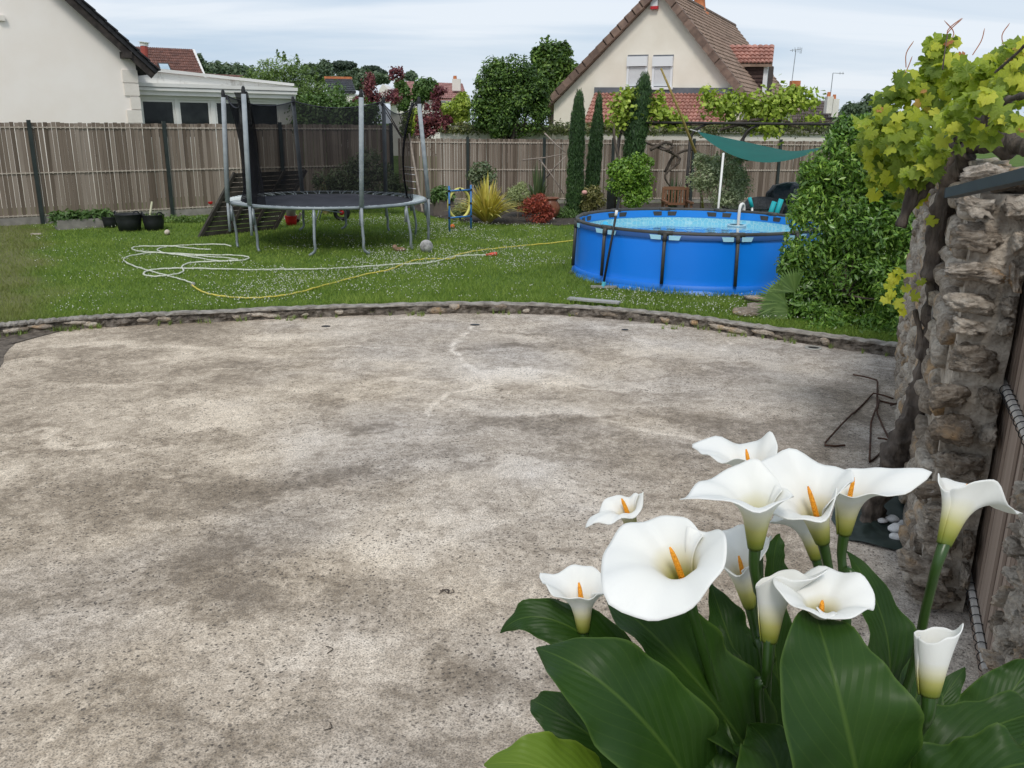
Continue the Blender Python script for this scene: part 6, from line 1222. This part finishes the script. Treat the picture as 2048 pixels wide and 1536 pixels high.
# ---- rusty rods
M_rust = mat('rusted_iron', (.035, .017, .011), (.095, .045, .028), 14, .85, bscale=60, bstr=.5)
zz6 = lambda pts: [G(1560 + x / 2.844, 560 + y / 2.844, PZ + .014) for x, y in pts]
for lab, pts in (('longest rusty bent rod, with a hook at the far end', [(410, 540), (555, 580), (552, 720), (517, 815), (515, 870), (508, 1035), (575, 982)]), ('rusty bent rod spreading widest to the left', [(650, 680), (525, 652), (415, 760), (250, 940), (375, 940)]), ('short rusty bent rod nearest the stone wall', [(625, 717), (690, 710), (565, 685), (550, 750), (630, 925), (552, 905)])):
    q = zz6(pts); path = []
    for i in range(len(q) - 1): path += [q[i] + (q[i + 1] - q[i]) * u for u in (.04, .5, .96)]
    path = [p + np.array([0, 0, .012 * math.sin(i * 1.1) + .006]) for i, p in enumerate(path)]; mb = MB(); mb.tube(path, .0075, 7); tag(mk('rusty_rod', mb, M_rust, smooth=True, org=q[0]), lab, 'rod', 'rusty rods on the terrace')
# ---- drains
dr = thing('floor_drain', 'round drain hole with pale rim near the low wall', 'drain', G(1627, 697, PZ)); b = G(1627, 697, PZ); mb = MB(); mb.lathe(b + (0, 0, .003), [(.088, .0), (.088, .012), (.062, .012), (.062, .004)], 24, cap=False); mk('rim', mb, M_gpl, dr, True); mb = MB(); mb.lathe(b + (0, 0, .006), [(.0, .0), (.064, .0)], 24, cap=False); mk('hole', mb, M_blk, dr)
for lab, (x, y), s_ in (('small dark outlet hole left in the terrace by the low wall', (652, 653), .045), ('small dark outlet hole at the top of the curved scrape', (950, 650), .05), ('small dark outlet hole right of the curved scrape', (1250, 660), .035)):
    b = G(x, y, PZ); mb = MB(); mb.lathe(b + (0, 0, .004), [(s_, 0), (s_ * .9, .004), (0, .004)], 12, 1.2, .8); tag(mk('outlet_hole', mb, M_blk, org=b), lab, 'drain', 'outlet holes in the terrace')
for lab, x, y, L_ in (('dark crumb of dead leaves on the terrace near the lilies', 896, 1188, .03), ('curled dead twig on the terrace left of the lilies', 655, 1308, .035), ('short dead twig at the lower middle of the terrace', 648, 1462, .03)):
    b = G(x, y, PZ); mb = MB()
    for k in range(5 if x == 896 else 1): a = random.uniform(0, 3); mb.tube(catmull([b + (0, 0, .004), b + (L_ * math.cos(a), L_ * math.sin(a), .008), b + (L_ * 1.6 * math.cos(a + .9), L_ * 1.6 * math.sin(a + .9), .005)], 4), .0022, 5)
    tag(mk('dead_twig', mb, M_bark, org=b), lab, 'twig')
# ---- board on the coping and flat stones on the lawn edge
b0, b1 = G(1137, 601, .04), G(1240, 610, .04); tag(mk('grey_board', MB().bar(b0 + (0, .05, .02), b1 + (0, .05, .02), .13, .022), mat('grey_board', (.26, .26, .25), (.36, .36, .35), 5, .8, stretch=(.2, 1, 1)), org=b0), 'thin grey board lying along the wall coping below the pool', 'board')
for k, (x, y, sx, sy, sz) in enumerate([(1500, 630, .22, .16, .05), (1525, 622, .26, .2, .06), (1512, 612, .2, .16, .05), (1545, 630, .16, .14, .07)]):
    q = G(x, y); o = bpy.data.objects.new('flat_rock', stones_lo[k]); link(o, None, q + (0, 0, .03 + (.06 if k == 2 else 0))); o.scale = (sx, sy, sz); o.rotation_euler = (.1, .05, k); tag(o, ['flat grey rock nearest the low wall', 'broad flat rock in the middle of the small rock heap', 'flat rock lying on top of the small rock heap', 'thick rock under the palm fronds'][k], 'rock', 'rocks at the lawn corner')

# ================================================================== BIG GLOSSY BUSH AND PALM
bc = clumps_px([(1690, 275, 46, 40), (1650, 345, 48, 46), (1735, 330, 66, 58), (1625, 425, 46, 58), (1700, 430, 78, 70), (1770, 440, 60, 74), (1612, 515, 52, 56), (1690, 540, 78, 70), (1770, 560, 62, 74), (1625, 595, 58, 48), (1735, 615, 72, 46), (1665, 610, 60, 46), (1790, 350, 45, 60), (1580, 560, 26, 40), (1740, 250, 36, 30), (1800, 470, 40, 60), (1630, 640, 50, 34, -.3), (1690, 655, 55, 34, -.5), (1750, 665, 50, 34, -.75), (1795, 670, 34, 34, -.95), (1590, 625, 34, 30, -.2), (1570, 600, 30, 40, -.1), (1790, 610, 50, 60, -.6), (1650, 662, 45, 24, -.7), (1715, 678, 50, 24, -.95), (1780, 690, 40, 24, -1.2)], 10.45, .8)
bb_ = tree('glossy_bush', 'big glossy green bush spilling over the terrace wall beside the pool', 'bush', G(1710, 640) * (1, 0, 1) + np.array([0, 10.5, 0]), lumps(bc, 9, .40), 62000, .038, L_gloss, None, trunk=.03, crown='foliage', asp=.33, shell=.45, up=.5, droop=.4, twigs=14)
V = [(0, -.9, 0), (-.3, -.3, .08), (0, -.25, -.02), (.3, -.3, .08), (-.34, .25, .06), (0, .3, -.05), (.34, .25, .06), (0, 1.0, -.22)]; F = [(0, 2, 1), (0, 3, 2), (1, 2, 5, 4), (2, 3, 6, 5), (4, 5, 7), (5, 6, 7)]
lm_ = mesh('bush_leaf', V, F, True); lm_.materials.append(mat('glossy_leaf_near', (.06, .135, .02), (.13, .24, .035), 3, .3, objrand=.4, spec=.55))
ws = np.array([c[2] for c in bc]); 
for i in rng.choice(len(bc), 270, p=ws / ws.sum()):
    c = bc[i]; d = rng.normal(size=3); d[1] = -abs(d[1]); d /= np.linalg.norm(d); pos = c[0] + d * c[1] * 1.06; n_ = unit(d * .7 + np.array([0, -.2, .6]) + rng.normal(size=3) * .4); dd = unit(np.cross(n_, rng.normal(size=3)) + (0, 0, -.5)); dd = unit(dd - n_ * np.dot(dd, n_)); inst('leaf', lm_, pos, np.stack([np.cross(dd, n_), dd, n_], 1) * .043 * random.uniform(.8, 1.3), bb_)
pm = thing('fan_palm', 'small fan palm with stiff fronds at the left foot of the glossy bush', 'palm', G(1585, 634)); pb_ = G(1585, 634); L_palm = leafmat('leaf_palm', (.045, .085, .022), (.085, .14, .04), (.15, .21, .075), rough=.4)
for fx, fy, ang_c, L_ in ((1572, 605, 2.75, .42), (1560, 620, 3.15, .30), (1590, 585, 2.2, .38), (1585, 622, 3.3, .30)):
    hub = P(fx, fy, pb_[1] - .1); V = []; F = []; mb = MB(); mb.tube([pb_, (pb_ + hub) / 2 + (0, 0, .03), hub], .008, 6); mk('stalk', mb, L_palm, pm, True)
    for k in range(17):
        a = ang_c + (k - 8) * .105; d = np.array([math.cos(a), -.15, math.sin(a)]); pnm = np.array([-math.sin(a), 0, math.cos(a)]); o = len(V); l_ = L_ * (1 - .02 * abs(k - 8)); V += [hub, hub + d * l_ * .6 + pnm * .014 + (0, -.01, 0), hub + d * l_ * .6 - pnm * .014, hub + d * l_ + (0, 0, -.03)]; F += [(o, o + 1, o + 2), (o + 1, o + 3, o + 2)]
    mb = MB(); mb.add(V, F); mk('frond', mb, L_palm, pm)
# ================================================================== CALLA LILIES
def spathe_material():
    m, t = newmat('calla_white'); uv = t.N('ShaderNodeUVMap'); sp = t.N('ShaderNodeSeparateXYZ', {0: uv.outputs[0]}); tc = t.N('ShaderNodeTexCoord').outputs['Object']
    u = t.math('ADD', sp.outputs[0], t.math('MULTIPLY', t.math('SUBTRACT', t.noise(18, tc, 2), .5), .06))
    col = t.ramp(u, [(0, (.10, .15, .02)), (.10, (.26, .28, .04)), (.24, (.52, .50, .16)), (.40, (.80, .77, .58)), (.55, (.88, .875, .84)), (1, (.90, .90, .885))])
    st = t.noise(40, t.N('ShaderNodeCombineXYZ', {0: t.math('MULTIPLY', sp.outputs[1], 1.4), 1: t.math('MULTIPLY', sp.outputs[0], .08)}).outputs[0], 3)
    finish(t, col, .48, st, .10, .004, transl=.26, tcol=t.mix(1.0, col, (1.0, 1.0, .86), 'MULTIPLY'), spec=.35); return m
M_spathe = spathe_material()
m_, t_ = newmat('spadix_orange'); tc_ = t_.N('ShaderNodeTexCoord').outputs['Object']; vz = t_.vor(420, tc_); finish(t_, t_.mix(vz, (.95, .42, .02), (.75, .24, .01)), .6, vz, .5, .003); M_spadix = m_
m_, t_ = newmat('calla_stem'); tc_ = t_.N('ShaderNodeTexCoord').outputs['Object']; finish(t_, t_.mix(t_.noise(14, tc_, 3), (.016, .045, .006), (.034, .080, .011)), .35, spec=.5); M_cstem = m_
def calla_leafmat(name, a, b_, v_):
    m, t = newmat(name); uv = t.N('ShaderNodeUVMap'); sp = t.N('ShaderNodeSeparateXYZ', {0: uv.outputs[0]}); tc = t.N('ShaderNodeTexCoord').outputs['Object']
    s, w = sp.outputs[0], sp.outputs[1]; aw = t.math('ABSOLUTE', w)
    wob = t.math('MULTIPLY', t.noise(9, tc, 2), .25)
    ph = t.math('ADD', t.math('SUBTRACT', t.math('MULTIPLY', s, 11.0), t.math('MULTIPLY', t.math('POWER', aw, .85), 4.8)), wob)
    fr_ = t.math('ABSOLUTE', t.math('SUBTRACT', t.math('FRACT', ph), .5)); vein = t.ramp(fr_, [(.0, 1), (.045, .25), (.12, 0)]); mid = t.ramp(aw, [(0, 1), (.02, .8), (.05, 0)])
    vv = t.math('MAXIMUM', t.math('MULTIPLY', vein, .28), mid)
    base = t.mix(t.ramp(t.noise(7, tc, 4), [(.3, 0), (.7, 1)]), a, b_); edge = t.ramp(aw, [(.93, 0), (1, .6)])
    col = t.mix(t.math('MULTIPLY', vv, .5), base, v_); col = t.mix(edge, col, v_)
    h = t.math('SUBTRACT', t.math('MULTIPLY', fr_, 1.2), t.math('MULTIPLY', mid, .6))
    finish(t, col, .46, h, .16, .006, transl=.2, tcol=t.mix(1.0, col, (1.5, 1.7, .4), 'MULTIPLY'), spec=.24); return m
M_cl = calla_leafmat('calla_leaf', (.014, .042, .006), (.030, .072, .010), (.085, .145, .026)); M_clb = calla_leafmat('calla_leaf_young', (.075, .13, .012), (.115, .18, .018), (.18, .24, .04))
camv = lambda r_, u_, t_: CR * r_ + CU * u_ - CF * t_          # right, up, towards the viewer
cbase = P(1570, 2050, 1.12)
cl = thing('calla_lily_plant', 'white calla lily clump with big dark leaves in the foreground', 'plant', cbase)
def setuv(o, uvv):
    l = o.data.uv_layers.new(name='UVMap'); vi = np.zeros(len(o.data.loops), np.int32); o.data.loops.foreach_get('vertex_index', vi); l.data.foreach_set('uv', np.asarray(uvv, np.float32)[vi].ravel())
def flower(label, x, y, Y, ax, tip, L, opn=75, tipopn=95, r0=.009, tube=.42, tipx=.35, ruff=.006, wid=1.0, spad=.075, seam=.72, stem=True, curl=0.0, seed=0, stem_mid=None, roll_l=0.0):
    base = P(x, y, Y); A_ = unit(camv(*ax)); T_ = camv(*tip); T_ = unit(T_ - A_ * np.dot(T_, A_)); B_ = np.cross(A_, T_); r2 = np.random.default_rng(seed + 5); ph = r2.random(6) * 6.28
    nu, nf = 30, 60; V = []; UVv = []
    for k in range(nf + 1):
        f_ = -math.pi * 1.10 + 2.20 * math.pi * k / nf          # the two margins overlap at the front
        c = math.cos(max(-math.pi, min(math.pi, f_))); q = (1 + c) / 2
        Lf = L * (seam + (1 - seam) * q ** .8) + L * tipx * math.exp(-(f_ / .42) ** 2) * .5 + L * tipx * math.exp(-(f_ / .16) ** 2) * .35
        om = rad(opn + (tipopn - opn) * q ** 2.0)
        over = max(0, abs(f_) - math.pi * .86) / (math.pi * .24); r_ = r0 * (1 + .25 * (k / nf)); z = 0.0
        for i in range(nu + 1):
            u = i / nu; ds = Lf / nu
            s_ = u * Lf / L                                      # distance along, in units of L
            e_ = max(0, min(1, (s_ - tube * .55) / (1.0 - tube * .45))); th = rad(9) + (om - rad(9)) * (e_ * e_ * (3 - 2 * e_)) + curl * max(0, u - .8) * 6
            if i: r_ += math.sin(th) * ds; z += math.cos(th) * ds
            rf = ruff * e_ ** 2 * (math.sin(2 * f_ + ph[0]) * 1.3 + math.sin(3 * f_ + ph[1]) + .7 * math.sin(5 * f_ + ph[2]) + .35 * math.sin(9 * f_ + ph[3]))
            rr = r_ * (1 - .35 * over * e_); z2 = z + rf
            p = base + A_ * z2 + (T_ * math.cos(f_) * rr + B_ * math.sin(f_) * rr * wid) + B_ * roll_l * e_ ** 2 * L
            V.append(p); UVv.append((u * Lf / L, f_))
    m_ = nu + 1; F = [(k * m_ + i, k * m_ + i + 1, (k + 1) * m_ + i + 1, (k + 1) * m_ + i) for k in range(nf) for i in range(nu)]
    mb = MB(); mb.add(V, F); fo = mk('flower', mb, M_spathe, cl, True, label=label); setuv(fo, UVv)
    sm_ = fo.modifiers.new('t', 'SOLIDIFY'); sm_.thickness = .0012; sm_.offset = 0
    if spad:
        b_ = base + A_ * L * .16; mb = MB(); mb.tube([b_ + A_ * spad * u + T_ * .004 * u * u for u in np.linspace(0, 1.0, 9)] , [.0034, .0038, .0038, .0037, .0036, .0034, .0031, .0026, .0012], 12); mk('spadix', mb, M_spadix, fo, True)
    if stem:
        mid_ = (base + cbase) / 2 if stem_mid is None else P(*stem_mid); c0 = base + A_ * .006
        path = catmull([c0, base - A_ * .03, base * .72 + mid_ * .28 - A_ * .02, mid_, cbase + np.array([random.uniform(-.05, .05), random.uniform(-.04, .04), 0])], 7); n_ = len(path); mb = MB(); mb.tube(path, [r0 * 1.02 * max(0, 1 - i / 9) + .0064 * min(1, i / 9) for i in range(n_)], 12); mk('stem', mb, M_cstem, cl, True)
    return fo
def cleaf(bx, by, Yb, mx, my, Ym, tx, ty, Yt, hw, face, fold=.25, wave=.012, mt=None, nw=3.0, lobe=.0, seed=0, peak=.38, curl=0.0):
    """midrib through three photo points at real distances; face = which way (right, up, towards) the blade looks"""
    b = P(bx, by, Yb); m = P(mx, my, Ym); t = P(tx, ty, Yt); c = m * 2 - (b + t) / 2; r2 = np.random.default_rng(seed + 77); p1, p2 = r2.random(2) * 6.28; V = []; UVv = []; ns, nwd = 34, 9; fv = unit(camv(*face))
    for i in range(ns + 1):
        s = i / ns; p = b * (1 - s) ** 2 + c * 2 * s * (1 - s) + t * s * s; tg = unit(2 * (1 - s) * (c - b) + 2 * s * (t - c)); n_ = unit(fv - tg * np.dot(fv, tg)); sd_ = np.cross(tg, n_)
        w = hw * ((s / peak) ** .55 * math.exp(.62 * (1 - s / peak)) if s < peak else max(0, 1 - ((s - peak) / (1 - peak)) ** 1.75) ** .9) if s > 0 else hw * .25; w = max(w, .001)
        for j in range(-nwd, nwd + 1):
            v = j / nwd; lift = fold * w * (abs(v) ** 1.3) - curl * w * abs(v) ** 3; wv = wave * abs(v) ** 2 * (math.sin(nw * 2 * math.pi * s + p1 + (1.2 if v > 0 else 0)) + .5 * math.sin(nw * 4.3 * math.pi * s + p2 * (2 if v > 0 else 1))) * min(1, 4 * (1 - s) + .2)
            V.append(p + sd_ * w * v * math.cos(fold * abs(v) * .6) + n_ * (lift + wv) - tg * abs(v) * w * lobe * (1 - s)); UVv.append((s, v))
    k = 2 * nwd + 1; F = [(i * k + j, i * k + j + 1, (i + 1) * k + j + 1, (i + 1) * k + j) for i in range(ns) for j in range(2 * nwd)]; mb = MB(); mb.add(V, F); o = mk('leaf', mb, mt or M_cl, cl, True); setuv(o, UVv)
    path = catmull([b + unit(m - b) * .01, b * .6 + cbase * .4 + np.array([0, 0, .02]), cbase + np.array([random.uniform(-.06, .06), random.uniform(-.05, .05), 0])], 6); mb = MB(); mb.tube(path, [.006 + .006 * i / (len(path) - 1) for i in range(len(path))], 8); mk('leaf_stalk', mb, M_cstem, cl, True)
    return o

flower('largest calla bloom, wide open, left of the clump', 1376, 1196, .93, (-.30, .83, .42), (-.80, -.25, .50), .121, 82, 104, .009, .34, .22, .009, 1.12, .062, .78, seed=1, stem_mid=(1440, 1420, .98))
flower('small calla bloom leftmost in the clump', 1166, 1262, 1.02, (-.05, .96, .25), (-.55, .75, -.2), .084, 58, 66, .006, .42, .30, .005, 1.05, .056, .8, seed=2, stem_mid=(1200, 1420, 1.05))
flower('half hidden wilting calla bloom behind the largest one', 1266, 1065, 1.25, (-.25, .85, .3), (-.8, -.2, .3), .082, 80, 115, .006, .40, .3, .008, .7, .05, .75, seed=3, stem_mid=(1400, 1300, 1.2))
flower('calla bloom at the back left of the top group', 1505, 1005, 1.18, (-.15, .95, .30), (-.6, .75, -.3), .112, 68, 84, .007, .40, .30, .009, .95, .066, .75, seed=4, stem_mid=(1520, 1200, 1.15))
flower('calla bloom seen from the side with a folded left tip', 1510, 1095, 1.02, (-.06, .93, .35), (-.95, .05, .25), .128, 72, 90, .008, .42, .22, .008, .95, .0, .70, seed=5, stem_mid=(1535, 1300, 1.04))
flower('open calla bloom at the centre of the top group', 1645, 1082, 1.07, (-.33, .84, .44), (-.6, .75, -.4), .122, 70, 80, .008, .42, .15, .010, 1.05, .072, .82, seed=6, stem_mid=(1690, 1300, 1.08))
flower('calla bloom at the top right with a long tip to the right', 1688, 1068, 1.14, (.0, .95, .30), (.98, -.05, .1), .112, 68, 80, .008, .45, .42, .006, .95, .070, .72, seed=7, stem_mid=(1690, 1250, 1.12))
flower('narrow calla bloom half hidden below the centre bloom', 1632, 1118, 1.16, (-.25, .93, .1), (-.8, .5, .2), .090, 48, 60, .007, .5, .25, .003, .9, .0, .8, seed=8, stem_mid=(1640, 1300, 1.14))
flower('calla bloom behind the largest one, facing right', 1500, 1212, 1.10, (-.25, .92, .25), (-.2, .7, -.6), .115, 58, 76, .008, .45, .2, .009, .95, .06, .8, seed=9, stem_mid=(1530, 1380, 1.08))
flower('half open calla bud with a curled lip at the centre', 1538, 1285, .96, (.05, .99, .05), (.6, .4, .3), .098, 22, 46, .008, .55, .35, .003, .8, .0, .7, seed=10, stem_mid=(1522, 1450, .98))
flower('bowl shaped calla bloom facing the viewer, lower right', 1638, 1262, .94, (-.03, .90, .38), (.15, .8, -.5), .078, 80, 92, .007, .36, .1, .007, 1.22, .030, .92, seed=11, stem_mid=(1632, 1440, .96))
flower('calla bloom turned away at the far right by the wall', 1888, 1090, 1.02, (.34, .90, -.05), (.85, -.15, -.35), .116, 58, 90, .008, .42, .40, .008, .85, .066, .62, seed=12, stem_mid=(1800, 1420, 1.08))
flower('furled calla bud with a green point at the lower right', 1858, 1390, .90, (.04, .99, .1), (.9, .3, .2),   .082, 6, 16, .010, .6, .16, .002, .9, .0, .85, seed=13, stem_mid=(1790, 1550, .98))

cleaf(1420, 1640, .92, 1265, 1420, .84, 1072, 1296, .90, .066, (-.1, .62, .75), .22, .010, seed=1, nw=2.4)
cleaf(1330, 1700, .86, 1150, 1560, .78, 968, 1530, .78, .050, (-.2, .85, .5), .2, .004, M_clb, seed=2)
cleaf(1400, 1500, 1.06, 1160, 1265, 1.02, 1000, 1266, 1.04, .038, (.0, .55, .8), .3, .008, seed=3, curl=.3)
cleaf(1560, 1600, 1.02, 1390, 1360, .96, 1212, 1192, 1.03, .072, (.15, .70, .65), .38, .010, seed=4, nw=2.5)
cleaf(1745, 1720, .90, 1690, 1440, .82, 1625, 1215, .96, .082, (.0, .40, .92), .14, .010, seed=5, nw=2.4)
cleaf(1700, 1560, 1.16, 1780, 1330, 1.14, 1690, 1100, 1.26, .060, (.35, .45, .8), .15, .006, seed=6)
cleaf(1700, 1680, .98, 1900, 1500, .96, 2110, 1420, 1.02, .058, (.0, .85, .55), .25, .012, seed=7, nw=3)
cleaf(1720, 1760, .86, 1930, 1570, .82, 2140, 1530, .84, .060, (.0, .9, .4), .2, .012, seed=8, nw=3)
cleaf(1560, 1500, 1.14, 1480, 1330, 1.12, 1420, 1160, 1.20, .050, (.3, .4, .8), .3, .008, seed=9)
cleaf(1420, 1640, 1.0, 1180, 1470, 1.0, 1062, 1400, 1.06, .042, (-.2, .5, .8), .2, .006, seed=10)
cleaf(1760, 1560, 1.14, 1860, 1430, 1.16, 1930, 1335, 1.2, .028, (.2, .7, .6), .3, .006, seed=11)
cleaf(1850, 1620, 1.2, 1990, 1430, 1.25, 2070, 1320, 1.3, .060, (.1, .7, .6), .2, .010, seed=12)
cleaf(1560, 1400, 1.30, 1545, 1180, 1.30, 1560, 1068, 1.34, .036, (.5, .3, .8), .2, .005, seed=13)
cleaf(1520, 1720, .84, 1560, 1560, .86, 1500, 1450, .96, .06, (.0, .6, .7), .3, .010, seed=14)
cleaf(1450, 1700, .88, 1430, 1540, .90, 1390, 1440, 1.0, .05, (.0, .6, .7), .3, .010, seed=15)
cleaf(1480, 1560, 1.06, 1450, 1400, 1.08, 1440, 1250, 1.14, .05, (.2, .5, .8), .25, .008, seed=16)
cleaf(1640, 1700, 1.0, 1800, 1480, 1.06, 1850, 1260, 1.14, .055, (.2, .4, .85), .2, .006, seed=17)
# raised bed that the lilies grow in (just below the frame)
bz = cbase[2]; bc_ = (cbase[0] + .25, cbase[1] - .05)
tag(mk('raised_bed', MB().box((bc_[0], bc_[1], (bz - .03 + PZ) / 2), (1.5, .55, bz - .03 - PZ)), M_mortar, org=(cbase[0], cbase[1], PZ)), 'stone raised bed the lilies grow in', kind='structure')
tag(mk('bed_soil', MB().box((bc_[0], bc_[1], bz - .012), (1.4, .45, .03)), M_soil, org=(cbase[0], cbase[1], bz)), 'soil of the raised bed under the lilies', kind='structure')
